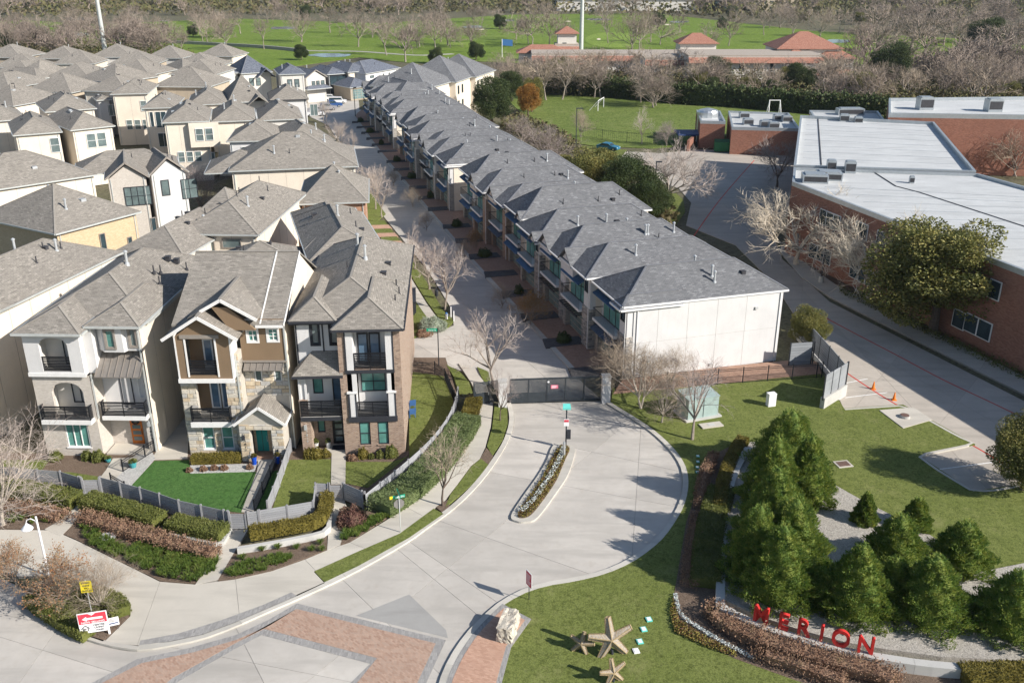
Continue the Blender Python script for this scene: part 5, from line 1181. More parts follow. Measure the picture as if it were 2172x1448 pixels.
# screen wall by the parking: concrete base with dark framed panels
concrete('panel_grey',(.30,.315,.33),.08,.2)
def screen(label,pts,h,base,step):
    L=resample(GL(pts),step); t=thing('screen_fence',label,'fence',tuple(L[0])); o=L[0]
    if base: 
        A=offset([p-o for p in L],.2); B=offset([p-o for p in L],-.2); MB().prism([(p.x,p.y) for p in A]+[(p.x,p.y) for p in reversed(B)],0,base).build('retaining_wall','wall_concrete',t)
    for a,b in zip(L,L[1:]):
        if (b-a).length<.3: continue
        a_,b_=a-o,b-o; hh=(h-base)/9; sm=MB().bar((a_.x,a_.y,0),(b_.x,b_.y,0),.06,hh*.9).mesh('slat','panel_grey')
        for k in range(9): mkobj('slat',sm,t,(0,0,base+.05+hh*(k+.5)))
    for p in L: q=p-o; MB().box(q.x-.05,q.x+.05,q.y-.05,q.y+.05,base*.8,h+.1).build('post','charcoal_metal',t)
screen('grey slat screen on concrete wall at the parking corner',[(1742,868),(1790,838)],3.2,1.1,1.3); screen('tall grey slat screen running back along the parking',[(1790,836),(1770,810),(1742,776),(1700,728),(1682,705)],2.6,.4,2.4); screen('short grey screen wall behind the white townhouse',[(1672,778),(1722,775)],2.4,0,2.2)
# ================= vehicle gate =================
plain('gate_metal',(.05,.06,.07),.5,.15,3,.3); plain('pink_sign',(.72,.20,.28),.6,.05); plain('sign_white',(.85,.84,.84),.5,.03); plain('sign_red',(.62,.05,.08),.5,.05); plain('sign_green',(.0,.33,.20),.45,.05); plain('sign_yellow',(.85,.68,.03),.5,.05); plain('sign_back',(.20,.19,.18),.6,.1); plain('ink',(.02,.02,.025),.6,.02)
ga,gb=G(1082,856),G(1276,849); v=gb-ga; L_=v.length; gz=math.atan2(v.y,v.x)
t=thing('vehicle_gate','wide dark slatted sliding gate across the entry drive','gate',tuple(ga),gz)
nsec=5; sw_=L_/nsec
for k in range(nsec+1): MB().box(k*sw_-.05,k*sw_+.05,-.05,.05,.08,2.3).build('post','gate_metal',t)
MB().box(0,L_,-.04,.04,2.28,2.38).build('top_rail','gate_metal',t); MB().box(0,L_,-.04,.04,.06,.16).build('bottom_rail','gate_metal',t)
MB().box(.05,L_*.38,-.03,-.012,.16,1.05).build('kick_panel','gate_metal',t)
sm=MB().box(.05,sw_-.05,-.012,.012,-.034,.034).mesh('slat','gate_metal')
for k in range(nsec):
    for j in range(21): mkobj('slat',sm,t,(k*sw_,0,.22+j*.1))
s_=MB().box(L_*.44,L_*.52,-.07,-.045,1.35,1.7).build('gate_sign','pink_sign',t)
for k in range(3): MB().box(L_*.45,L_*.51-.08*k,-.078,-.0705,1.6-.09*k,1.635-.09*k).build('sign_line','sign_white',s_)
MB().lathe([(.09,0),(.11,.03),(.1,.09),(.04,.12)],10).build('reflector','sign_white',t,(L_*.41,-.06,1.95))
t=thing('pedestrian_gate','dark slatted pedestrian gate beside the sidewalk','gate',tuple(G(1006,862)),0); v=G(1058,855)-G(1006,862); t.rotation_euler=(0,0,math.atan2(v.y,v.x)); l=v.length
for x in (0,l*.6,l): MB().box(x-.05,x+.05,-.05,.05,.08,2.3).build('post','gate_metal',t)
for j in range(21): MB().box(.05,l*.6-.05,-.012,.012,.186+j*.1,.254+j*.1).build('slat','gate_metal',t); MB().box(l*.6+.05,l-.05,-.012,.012,.186+j*.1,.254+j*.1).build('slat','gate_metal',t)
MB().box(.06,l*.6-.06,-.03,-.013,.16,1.2).build('kick_panel','gate_metal',t); MB().box(l*.56,l*.59,-.12,-.05,1.0,1.25).build('handle','gutter_metal',t)
for l_,px,py,h in (('white rendered gate pillar left of the sliding gate',1066,862,2.45),('white rendered gate pillar right of the sliding gate',1284,852,2.5)):
    t=thing('gate_pillar',l_,'pillar',tuple(G(px,py)),gz); MB().box(-.36,.36,-.36,.36,0,h).build('shaft','white_stucco',t); MB().box(-.4,.4,-.4,.4,h+.003,h+.08).build('cap','wall_concrete',t)
# ================= concrete walls, letters =================
RW=spline(GL([(1586,948),(1556,1007),(1539,1077),(1531,1156),(1528,1284)],.7),5)
def thickwall(label,line,w_,h,cat='wall',mat='wall_concrete',nm='retaining_wall',cut=3):
    t=thing(nm,label,cat,(0,0,0)); A=offset(line,w_/2); B=offset(line,-w_/2); st_=0; d=0
    for i in range(len(line)-1):
        d+=(line[i+1]-line[i]).length
        if d>=cut or i==len(line)-2:
            a=A[st_:i+2]; b=B[st_:i+2]; pts=inset_poly([(p.x,p.y) for p in a]+[(p.x,p.y) for p in reversed(b)],.006)
            MB().prism([(p[0],p[1]) for p in pts],0,h).build('wall_section',mat,t); st_=i+1; d=0
    return t
RW2=spline(GL([(1530,1284),(1595,1317),(1698,1352),(1789,1377),(1872,1392),(1996,1409),(2172,1418),(2330,1420)],.75),4)
thickwall('low concrete wall along the cedar bed facing the turnaround',resample(RW,.9),.55,.7); thickwall('curved concrete wall carrying the red letters',resample(RW2,.9),.55,.75)
sheet('gravel_bed',[(1590,948),(1560,1007),(1544,1077),(1536,1156),(1532,1284),(1597,1316),(1696,1350),(1787,1375),(1870,1390),(1994,1407),(2172,1416),(2400,1418),(2400,1250),(2180,1205),(2080,1225),(1960,1140),(1830,1075),(1760,1035),(1680,960)],'gravel_mat',.5,.0)
plain('letter_red',(.60,.035,.03),.45,.08,3)
for ch,px,py in (('M',1613,1318),('E',1660,1333),('R',1702,1346),('I',1741,1358),('O',1781,1369),('N',1834,1383)):
    p=G(px,py,.76); k=min(range(len(RW2)-1),key=lambda i:(RW2[i]-p).length); d=(RW2[k+1]-RW2[max(k-1,0)])
    cu=bpy.data.curves.new('t','FONT'); cu.body=ch; cu.size=1.55; cu.extrude=.1; cu.align_x='CENTER'; cu.offset=.028
    to=bpy.data.objects.new('t',cu); C.objects.link(to); bpy.context.view_layer.update()
    me=bpy.data.meshes.new_from_object(to.evaluated_get(bpy.context.evaluated_depsgraph_get())); me.materials.clear(); me.materials.append(MATS['letter_red']); bpy.data.objects.remove(to)
    o=mkobj('sign_letter',me,None,(p.x,p.y,.755)); o.rotation_euler=(PI/2,0,math.atan2(d.y,d.x)); o.scale=(.8,1,1); setp(o,'big red metal letter %s standing on the concrete wall'%ch,'letter','red letters on the entrance wall')
thickwall('curved raised concrete planter wall beside the teal garden gate',resample(spline(GL([(503,1165),(560,1156),(640,1141),(690,1128),(699,1105),(702,1066)],.4),4),.7),.3,.55,cut=2.5)
thickwall('low concrete planter wall in front of the middle hedges',resample(GL([(360,1140),(470,1165),(490,1130)]),.9),.25,.4); thickwall('low concrete wall under the leftmost hedge',resample(GL([(60,1062),(150,1078),(182,1056)]),.9),.25,.4)
# ================= stones, stars, signs =================
def rough_block(label,name,cat,loc,size,rz,seed,mat,n=5):
    bm=bmesh.new(); bmesh.ops.create_cube(bm,size=1); bmesh.ops.subdivide_edges(bm,edges=bm.edges[:],cuts=n,use_grid_fill=True); r=random.Random(seed)
    for v_ in bm.verts:
        c_=v_.co; f=1-.10*(abs(c_.x*c_.y)+abs(c_.y*c_.z)+abs(c_.x*c_.z))*1.3
        v_.co=Vector((c_.x*size[0],c_.y*size[1],(c_.z+.5)*size[2]))*1; v_.co.x*=f; v_.co.y*=f
        v_.co+=Vector((r.gauss(0,.03),r.gauss(0,.03),r.gauss(0,.03) if c_.z>-.4 else 0))
    me=bpy.data.meshes.new(name); bm.to_mesh(me); bm.free(); me.materials.append(MATS[mat]); o=mkobj(name,me,None,loc,rz); setp(o,label,cat); return o
m_,t_,b_=nodes('boulder_mat'); b_.inputs['Roughness'].default_value=.95; n1=noise(t_,pos(t_),3,8,.8); n2=noise(t_,pos(t_),14,5,.8)
c1=ramp(t_,n1,[(.35,(.26,.23,.19)),(.5,(.62,.56,.46)),(.7,(.74,.70,.62))]); t_.links.new(mix(t_,c1,(.2,.17,.14),ramp(t_,n2,[(.5,(0,0,0)),(.7,(.7,.7,.7))])),b_.inputs['Base Color']); bump(t_,b_,n1,1,.1)
p=G(1078,1345); rough_block('pale limestone block on the brick plaza','limestone_block','boulder',(p.x,p.y,.13),(.95,1.95,1.0),R(-14),5,'boulder_mat')
plain('star_wood',(.33,.29,.24),.85,.3,12,0,.4); plain('star_edge',(.38,.29,.17),.7,.2,8)
def star(label,px,py,R_,rz,tilt):
    p=G(px,py); t=thing('star_sculpture',label,'sculpture',(p.x,p.y,.1),rz,'star sculptures on the lawn'); t.rotation_euler=(R(-12),tilt,rz)
    r_=R_*.34; c_=Vector((0,0,R_*.8)); pts=[]
    for k in range(10):
        a=PI/2+k*PI/5; rr=R_ if k%2==0 else r_; pts.append(c_+Vector((rr*math.cos(a),0,rr*math.sin(a))))
    for k in range(5):
        tip=pts[2*k]; l=pts[2*k-1]; r2=pts[2*k+1]; ax=(tip-c_).normalized(); sd_=Vector((ax.z,0,-ax.x))
        for sgn in (-1,1):
            hub=c_+Vector((0,sgn*R_*.22,0)); tM=tip+Vector((0,sgn*R_*.07,0)); tL=tip+sd_*R_*(.13 if (l-tip).dot(sd_)>0 else -.13); tR=tip*2-tL; m=MB()
            m.poly([hub,l,tL,tM] if sgn<0 else [hub,tM,tL,l]); m.poly([hub,tM,tR,r2] if sgn<0 else [hub,r2,tR,tM]); arm=m.build('arm','star_wood',t)
            for a,b in ((hub,tM),(l,tL),(r2,tR),(tL,tM),(tM,tR)): MB().bar(a,b,.05,.05).build('edge_strip','star_edge',arm)
            for q in range(1,6):
                f=q/6
                for e_,te in ((l,tL),(r2,tR)): MB().bar(hub.lerp(tM,f),e_.lerp(te,f),.025,.03).build('lath','star_edge',arm)
    MB().tube((0,.1,-.15),(0,.1,.3),.08,n=8).build('spike','charcoal_metal',t)
    return t
star('large wooden star sculpture in the middle of the lawn',1300,1392,1.3,R(12),R(-6)); star('small wooden star sculpture left of the large one',1229,1386,.72,R(-20),R(8)); star('small wooden star sculpture at the bottom edge of the lawn',1303,1450,.8,R(25),R(-4))
plain('lamp_glass',(.15,.62,.55),.3,.1)
for k,(px,py) in enumerate(((1376,1317),(1365,1338),(1357,1364),(1349,1384))):
    p=G(px,py); t=thing('ground_light',['turquoise ground light farthest from the stars','second turquoise ground light in the lawn row','third turquoise ground light in the lawn row','white ground light nearest the big star'][k],'light fixture',(p.x,p.y,.12),.2); MB().box(-.17,.17,-.2,.2,0,.06).build('housing','lamp_glass' if k<3 else 'sign_white',t); MB().box(-.12,.12,-.15,.15,.06,.075).build('lens','sign_white',t)
for k,(px,py) in enumerate(((1480,970),(1480,982),(1479,994),(1479,1004))):
    p=G(px,py); t=thing('ground_light','small pale ground light in the verge by the turnaround','light fixture',(p.x,p.y,.12),0,'verge ground lights'); MB().box(-.12,.12,-.14,.14,0,.05).build('housing','lamp_glass',t); MB().box(-.08,.08,-.1,.1,.05,.06).build('lens','sign_white',t)
def textpart(par,txt,loc,rot,size,mat,bold=.0):
    o=number(par,txt,0,0,0,size,mat); o.location=loc; o.rotation_euler=rot; return o
# red and white sales sign
A=G(205,1352); t=thing('sale_sign','red and white now selling sign at the island corner','sign',(A.x,A.y,.12),R(14))
for x in (-.72,.72): MB().box(x-.05,x+.05,.0,.08,0,1.6).build('post','sign_white',t)
bd=MB().box(-.78,.78,-.06,-.003,.35,1.7).build('board','sign_white',t); MB().box(-.74,.74,-.07,-.0605,.98,1.66).build('red_field','sign_red',bd)
MB().ext([(-.55,-.08,1.32),(-.3,-.08,1.16),(-.3,-.08,1.25),(.55,-.08,1.25),(.55,-.08,1.39),(-.3,-.08,1.39),(-.3,-.08,1.48)],(0,.008,0)).build('arrow','sign_white',bd)
MB().ext([(-.2,-.075,1.66),(.2,-.075,1.66),(0,-.075,1.52)],(0,.004,0)).build('chevron','sign_white',bd)
textpart(bd,'NOW SELLING',(0,-.075,1.02),(PI/2,0,0),.19,'sign_white'); textpart(bd,'CENTRE',(.28,-.065,.78),(PI/2,0,0),.17,'ink'); textpart(bd,'LIVING',(.28,-.065,.61),(PI/2,0,0),.17,'ink'); textpart(bd,'HOMES',(.28,-.065,.45),(PI/2,0,0),.13,'ink')
m=MB(); 
for a,b in (((-.68,-.066,.66),(-.45,-.066,.86)),((-.45,-.066,.86),(-.22,-.066,.66)),((-.58,-.066,.5),(-.58,-.066,.72)),((-.32,-.066,.5),(-.32,-.066,.72)),((-.5,-.066,.5),(-.5,-.066,.64)),((-.5,-.066,.64),(-.4,-.066,.64))): m.bar(a,b,.012,.04)
m.build('house_emblem','ink',bd)
A=G(242,1338); t=thing('yard_sign','small white yard sign beside the now selling sign','sign',(A.x,A.y,.12),R(22))
bd=MB().box(-.36,.36,-.02,.0,.3,.85).build('board','sign_white',t); MB().box(-.3,.3,-.03,-.021,.42,.5).build('stripe','navy',bd)
for k in range(3): MB().box(-.3,.22-.1*k,-.03,-.021,.58+k*.08,.61+k*.08).build('text_line','ink',bd)
for x in (-.25,.25): MB().box(x-.01,x+.01,-.015,-.005,0,.3).build('leg','charcoal_metal',t)
A=G(197,1310); t=thing('warning_sign','yellow street warning sign on a post in the island','sign',(A.x,A.y,.12),R(10)); MB().tube((0,0,0),(0,0,2.6),.035,n=8).build('post','gutter_metal',t)
bd=MB().box(-.32,.32,-.05,-.036,1.75,2.55).build('board','sign_yellow',t)
for k,w_ in enumerate(('STREET','ENDS','NO','OUTLET')): textpart(bd,w_,(0,-.055,2.36-k*.18),(PI/2,0,0),.15,'ink')
A=G(850,1131); t=thing('street_sign','green street name signs above the back of a stop sign','sign',(A.x,A.y,.12),R(20)); MB().tube((0,0,0),(0,0,3.0),.035,n=8).build('post','gutter_metal',t)
o=MB().ext([(.38*math.cos(PI/8+k*PI/4),.04,2.2+.38*math.sin(PI/8+k*PI/4)) for k in range(8)],(0,.015,0)).build('stop_sign_back','sign_back',t)
bd=MB().box(-.42,.42,-.02,0,2.68,2.9).build('name_board','sign_green',t); textpart(bd,'MERION',(.05,-.025,2.72),(PI/2,0,0),.17,'sign_white'); MB().box(-.62,-.425,-.02,0,2.68,2.9).build('block_tab','sign_yellow',bd)
b2=MB().box(-.01,.01,-.55,.55,2.92,3.12).build('name_board','sign_green',t)
A=G(931,778); t=thing('street_sign','dark post with green Novar street sign at the side street','sign',(A.x,A.y,.1),R(0)); MB().tube((0,0,0),(0,0,3.9),.05,n=8).build('post','charcoal_metal',t); bd=MB().box(-1.05,-.02,-.02,.0,3.55,3.85).build('name_board','sign_green',t); textpart(bd,'Novar St',(-.52,-.025,3.62),(PI/2,0,0),.2,'sign_white')
A=G(1122,1274); t=thing('notice_sign','small red and white notice sign at the lawn edge','sign',(A.x,A.y,.12),R(-62)); MB().tube((0,0,0),(0,0,1.1),.025,n=6).build('post','charcoal_metal',t); bd=MB().box(-.35,.35,-.02,0,.95,2.0).build('board','sign_white',t); MB().box(-.31,.31,-.03,-.0205,1.0,1.95).build('red_field','sign_red',bd)
for k in range(5): MB().box(-.24,.24-.07*(k%3),-.038,-.0305,1.75-k*.15,1.8-k*.15).build('text_line','sign_white',bd)
# lamp on the median with cameras and keypad
A=G(1200,951); t=thing('gate_post','dark access post with light box and keypad in the median','post',(A.x,A.y,.15),0); MB().box(-.05,.05,-.05,.05,0,3.4).build('post','charcoal_metal',t); MB().ext([(-.32,-.25,3.4),(.32,-.25,3.4),(.28,.2,3.55),(-.28,.2,3.55)],(0,0,.18)).build('light_box','lamp_glass',t); bd=MB().box(-.2,.2,-.08,-.06,1.9,2.5).build('notice','sign_white',t); MB().box(-.18,.18,-.09,-.0805,2.25,2.45).build('notice_header','sign_red',bd); MB().box(.06,.36,-.1,.12,.75,1.5).build('keypad_box','charcoal_metal',t)
A=G(1196,972); t=thing('bollard','steel bollard in the flower median','bollard',(A.x,A.y,.15),0); MB().lathe([(.1,0),(.1,1.25),(.08,1.32),(.02,1.35)],10).build('tube','silver',t); MB().lathe([(.13,0),(.13,.05)],10).build('base_ring','silver',t)
# white gooseneck lamp in the island
A=G(105,1225); t=thing('street_lamp','white gooseneck street lamp in the left island','lamp',(A.x,A.y,.12),R(0)); MB().tube((0,0,0),(0,0,4.4),.075,.06,n=10).build('pole','sign_white',t)
pr_=None; m=MB(); pp=[(0,0,3.8),(-.1,0,4.1),(-.35,0,4.25),(-.6,0,4.15),(-.68,0,3.95)]
for a,b in zip(pp,pp[1:]): m.tube(a,b,.03,n=6)
ar=m.build('arm','sign_white',t); MB().lathe([(.34,0),(.36,.04),(.22,.2),(.1,.32),(.05,.42)],14,(-.68,0,3.5)).build('shade','sign_white',ar)
# school lamp posts
def lamp_post(label,px,py,h,arm=.9,base=True):
    p=G(px,py); t=thing('lamp_post',label,'lamp post',tuple(p),0); MB().tube((0,0,0),(0,0,h),.1,.07,n=8).build('pole','charcoal_metal',t)
    if base: MB().lathe([(.3,0),(.3,.8),(.27,.85)],12).build('base','wall_concrete',t)
    MB().box(-.1,arm,-.14,.14,h-.02,h+.16).build('head','charcoal_metal',t)
lamp_post('dark lamp post on concrete base beside the school wall',1741,600,7.6); lamp_post('dark lamp post in the grass beside the school drive',1386,455,8,.8,False); lamp_post('tall dark lamp post left of the soccer field',1221,328,9,1.2,False); lamp_post('dark lamp post at the end of the inner street',754,248,7,.6,False)
# cones, boxes, covers
plain('cone_orange',(.85,.22,.02),.6,.08)
for px,py,l in ((1852,825,'orange traffic cone near the screen wall'),(1896,848,'orange traffic cone farther along the red line')):
    p=G(px,py); t=thing('traffic_cone',l,'cone',tuple(p)); MB().box(-.2,.2,-.2,.2,0,.05).build('base','cone_orange',t); MB().lathe([(.16,.05),(.04,.72),(.03,.75)],12).build('body','cone_orange',t)
plain('transformer_green',(.33,.42,.40),.55,.08); plain('rust',(.16,.10,.08),.8,.3)
p=G(1478,880); t=thing('transformer','large pale green transformer box on the gate lawn','utility box',(p.x,p.y,.1),R(20)); MB().prism([(-1.7,-1.2),(1.7,-1.2),(1.7,1.2),(-1.7,1.2)],.0,.15).build('pad','wall_concrete',t); MB().box(-1.45,1.45,-.95,.95,.15,1.9).build('cabinet','transformer_green',t); MB().ext([(-1.5,-1.0,1.9),(1.5,-1.0,1.9),(1.5,1.0,2.05),(-1.5,1.0,2.05)],(0,0,.06)).build('lid','transformer_green',t); MB().box(-.02,.02,-.975,-.951,.2,1.85).build('door_seam','charcoal_metal',t)
p=G(1508,905); t=thing('utility_pad','flat concrete pad in front of the transformer','utility cover',(p.x,p.y,.12),R(15)); MB().box(-.95,.95,-.4,.4,0,.1).build('slab','walk_concrete',t); MB().box(-.3,.3,-.2,.2,.1,.115).build('lid','wall_concrete',t)
p=G(1918,888); t=thing('manhole','round rusty manhole on a square concrete pad','manhole',(p.x,p.y,.11),0)
MB().prism([(q.x-p.x,q.y-p.y) for q in GL([(1865,873),(1937,867),(1977,893),(1915,911)])],0,.06).build('pad','walk_concrete',t); MB().lathe([(.42,.06),(.42,.22),(.4,.24)],20).build('ring','wall_concrete',t); MB().lathe([(.36,.24),(.36,.27),(.3,.28)],20).build('lid','rust',t)
p=G(1788,987); t=thing('drain_cover','square rusty drain cover in the lawn','drain cover',(p.x,p.y,.11),.2); MB().box(-.6,.6,-.5,.5,0,.05).build('frame','walk_concrete',t); MB().box(-.45,.45,-.35,.35,.05,.07).build('lid','rust',t)
p=G(230,1141); t=thing('meter_cover','pale rectangular utility cover in the left planting bed','utility cover',(p.x,p.y,.12),R(-10)); MB().box(-.55,.55,-.42,.42,0,.08).build('box_rim','util_grey',t); MB().box(-.48,.48,-.35,.35,.08,.095).build('lid','sign_white',t)
p=G(1634,862); t=thing('electric_box','small pale metal cabinet behind the cedars','utility box',(p.x,p.y,.1),R(15)); MB().box(-.35,.35,-.25,.25,0,1.15).build('cabinet','sign_white',t); MB().box(-.37,.37,-.27,.27,1.15,1.2).build('lid','sign_white',t)
# mailbox cluster beside brown brick house
p=G(877,672); t=thing('mailbox_bank','dark bank of cluster mailboxes beside the sidewalk','mailbox',(p.x,p.y,.1),R(96))
MB().box(-.1,4.6,-.3,.3,.35,1.6).build('cabinet','charcoal_metal',t); MB().box(-.15,4.65,-.35,.35,1.6,1.68).build('roof','charcoal_metal',t)
for k in range(5): MB().box(k*.95+.02,k*.95+.86,-.32,-.301,.45,1.5).build('door','gate_metal',t); MB().box(k*.95+.3,k*.95+.5,-.15,.15,0,.35).build('leg','charcoal_metal',t)
plain('hydrant_blue',(.05,.15,.35),.5,.1)
p=G(947,678); t=thing('fire_hydrant','small blue and white hydrant at the kerb','hydrant',(p.x,p.y,.1)); MB().lathe([(.16,0),(.13,.05),(.12,.5),(.15,.52),(.14,.6),(.05,.72)],12).build('barrel','sign_white',t); MB().tube((-.22,0,.4),(.22,0,.4),.06,n=8).build('nozzle','hydrant_blue',t); MB().lathe([(.15,.56),(.12,.7),(.04,.76)],10).build('bonnet','hydrant_blue',t)
for px,py,l in ((957,673,'white marker post behind the hydrant'),(963,682,'white marker post nearest the driveway corner')):
    p=G(px,py); t=thing('marker_post',l,'post',(p.x,p.y,.05)); MB().box(-.06,.06,-.06,.06,0,1.1).build('shaft','sign_white',t); MB().box(-.07,.07,-.07,.07,1.1,1.15).build('cap','sign_white',t)
p=G(926,634); t=thing('waste_post','dark pet waste bin on a post beside the street','bin',(p.x,p.y,.1)); MB().tube((0,0,0),(0,0,1.9),.04,n=6).build('post','charcoal_metal',t); MB().lathe([(.2,.3),(.22,.9),(.2,.95)],10).build('bin','charcoal_metal',t)
# chairs by brown brick house
chair('blue lawn chair nearer the brick house wall corner',(*G(874,868)[:2],.12),R(200),'chair_blue','blue lawn chairs'); chair('blue lawn chair nearer the front fence',(*G(874,886)[:2],.12),R(200),'chair_blue','blue lawn chairs')
# soccer goal, swing frame
p=G(1268,236); q=G(1280,228); t=thing('soccer_goal','white soccer goal on the field','goal',tuple(p)); v=q-p
MB().tube((0,0,0),(0,0,2.6),.09,n=6).build('goal_post','sign_white',t); MB().tube((v.x,v.y,0),(v.x,v.y,2.6),.09,n=6).build('goal_post','sign_white',t); MB().tube((0,0,2.6),(v.x,v.y,2.6),.09,n=6).build('crossbar','sign_white',t)
for s_ in (Vector((0,0,0)),v): MB().tube((s_.x,s_.y,2.6),(s_.x-2.2,s_.y+.6,0),.06,n=5).build('back_stay','sign_white',t)
p=G(1640,250); t=thing('swing_frame','white metal swing frame behind the service wing','swing',tuple(p)); 
for x in (-1.6,1.6):
    for y in (-1.4,1.4): MB().tube((x,y,0),(x*.8,0,4.2),.1,n=6).build('leg','sign_white',t)
MB().tube((-1.4,0,4.2),(1.4,0,4.2),.1,n=6).build('top_bar','sign_white',t)
# golf flag, cars
p=G(1065,122); t=thing('flag','blue flag on a pole near the golf entrance','flag',tuple(p)); MB().tube((0,0,0),(0,0,7),.12,n=6).build('pole','sign_white',t); MB().ext([(0,0,4.6),(4.2,.3,4.2),(4.2,.3,6.6),(0,0,7)],(0,.05,0)).build('cloth','hydrant_blue',t)
plain('car_white',(.72,.72,.72),.3,.03); plain('car_blue',(.03,.08,.22),.3,.05); plain('car_silver',(.4,.4,.42),.3,.05,3,.4); plain('tyre_mat',(.02,.02,.02),.8,.1); plain('car_cyan',(.03,.16,.26),.35,.05); plain('headlamp',(.8,.8,.75),.2,.02); plain('taillamp',(.4,.01,.01),.3,.02)
def car(label,loc,rz,mat,kind='sedan',group=None):
    t=thing('parked_car',label,'car',loc,rz,group); L2=2.3; W2=.9
    if kind=='van': prof=[(-2.4,.35),(2.4,.35),(2.45,.9),(1.7,1.05),(1.1,1.75),(-2.3,1.8),(-2.42,1.0)]; gl=[(-2.2,1.12),(1.35,1.12),(1.0,1.65),(-2.15,1.68)]
    else: prof=[(-2.3,.32),(2.3,.32),(2.3,.72),(2.1,.82),(1.0,.95),(.35,1.42),(-1.0,1.45),(-1.8,1.0),(-2.3,.92)]; gl=[(-1.6,1.0),(.85,.98),(.3,1.36),(-.95,1.38)]
    if kind=='truck': prof=[(-2.8,.4),(2.8,.4),(2.8,1.0),(1.4,1.15),(.8,1.8),(-.7,1.85),(-.9,1.15),(-2.8,1.1)]; gl=[(-.6,1.2),(1.15,1.2),(.75,1.7),(-.55,1.74)]
    bd=MB().ext([(x,-W2,z) for x,z in prof][::-1],(0,2*W2,0)).build('body',mat,t)
    for s_ in (-1,1): MB().ext([(x,s_*(W2+.006),z) for x,z in gl],(0,s_*.006,0)).build('side_glass','glass_dark',t)
    k=4 if kind!='sedan' else 4
    a,b=(prof[3],prof[4]) if kind=='van' else ((prof[4],prof[5]) if kind=='sedan' else (prof[3],prof[4]))
    MB().ext([(a[0]+.02,-W2*.85,a[1]+.05),(a[0]+.02,W2*.85,a[1]+.05),(b[0]+.04,W2*.8,b[1]-.06),(b[0]+.04,-W2*.8,b[1]-.06)],(.02,0,.012)).build('windscreen','glass_dark',t)
    for x in (prof[0][0]*.62,prof[1][0]*.64):
        for y in (-W2,W2):
            w_=MB().tube((x,y-.12*(1 if y>0 else -1),.33),(x,y+.03*(1 if y>0 else -1),.33),.33,n=14).build('wheel','tyre_mat',t); MB().tube((x,y+.031*(1 if y>0 else -1),.33),(x,y+.04*(1 if y>0 else -1),.33),.2,n=10).build('rim','silver',w_)
    for y in (-.65,.65): MB().box(prof[1][0],prof[1][0]+.02,y-.15,y+.15,.62,.75).build('headlight','headlamp',t); MB().box(prof[0][0]-.02,prof[0][0],y-.15,y+.15,.7,.85).build('tail_light','taillamp',t)
    return t
for px,py,rz,mat,kd,l in ((716,220,8,'car_white','van','white suv parked at the end of the street'),(702,212,5,'car_white','sedan','white sedan parked behind the suv'),(703,228,25,'car_blue','truck','dark blue pickup parked beside the street trees'),(692,234,20,'car_silver','truck','silver pickup nearest the blue pickup'),(672,238,15,'car_silver','sedan','silver sedan in the parking row'),(670,246,15,'car_white','sedan','white car nearest the corner house')):
    car(l,tuple(G(px,py)),R(rz),MATS[mat],kd)
car('teal car on the curve beside the soccer field',tuple(G(1290,318)),R(-30),MATS['car_cyan']); car('white van parked at the clubhouse',tuple(G(1757,170)),R(0),MATS['car_white'],'van')
# pots and planters at the doors
plain('pot_blue',(.01,.07,.45),.25,.08); plain('pot_teal',(.05,.28,.30),.3,.1); plain('pot_brown',(.13,.05,.03),.6,.15); plain('pot_white',(.72,.72,.7),.5,.05)
# ================= vegetation =================
plain('bark_grey',(.30,.255,.215),.9,.25,6); plain('bark_pale',(.47,.41,.34),.9,.2,6); plain('bark_dark',(.13,.10,.08),.9,.25,6)
plain('twig_grey',(.33,.275,.25),.9,.2,2); plain('twig_pale',(.46,.39,.34),.9,.2,2); plain('twig_tan',(.36,.29,.22),.9,.25,2); plain('twig_far',(.315,.255,.21),.95,.25,.05); plain('twig_far2',(.255,.205,.17),.95,.25,.05)
leafmat('cedar',[(.045,.11,.025),(.125,.205,.042),(.24,.295,.06),(.40,.39,.09)],.7,.4,1.8)
leafmat('hedge_green',[(.07,.085,.02),(.125,.14,.035),(.20,.20,.06)],.6,.15,1.0); leafmat('hedge_olive',[(.10,.08,.015),(.17,.14,.03),(.24,.20,.05)],.6,.15,1.2); leafmat('hedge_sage',[(.07,.10,.03),(.14,.18,.07),(.22,.26,.12)],.6,.15,1.2)
leafmat('shrub_rust',[(.12,.07,.045),(.24,.14,.09),(.34,.22,.15),(.16,.14,.06)],.7,.15,1.2); leafmat('shrub_red',[(.10,.04,.04),(.17,.09,.07),(.20,.16,.09)],.7,.15,1.5)
leafmat('liriope',[(.05,.09,.015),(.11,.17,.03),(.22,.24,.06)],.6,.2,.8); leafmat('oak_green',[(.06,.075,.022),(.13,.14,.04),(.24,.22,.065),(.36,.30,.10)],.6,.15,.5); leafmat('dark_evergreen',[(.025,.045,.015),(.055,.08,.025),(.11,.125,.045)],.65,.15,.4)
leafmat('autumn',[(.25,.11,.02),(.36,.18,.04),(.22,.16,.06)],.7,.2,.8); leafmat('autumn_red',[(.28,.12,.06),(.38,.2,.1),(.32,.25,.12)],.7,.2,1.2); leafmat('sage_bush',[(.22,.26,.19),(.32,.36,.28),(.24,.27,.16)],.7,.1,1.5)
leafmat('flowers',[(.05,.09,.02),(.09,.14,.03),(.20,.04,.03),(.12,.16,.04),(.36,.28,.05),(.10,.05,.10),(.30,.13,.04)],.7,.1,14); leafmat('white_flowers',[(.35,.42,.38),(.62,.66,.64),(.75,.77,.76)],.7,.1,5); leafmat('pink_flowers',[(.5,.02,.15),(.65,.04,.25),(.4,.02,.1)],.7,.1,5)
leafmat('scrub_leaf',[(.08,.07,.03),(.15,.12,.06),(.11,.12,.04),(.20,.15,.09)],.8,.15,.15)
MESH={}
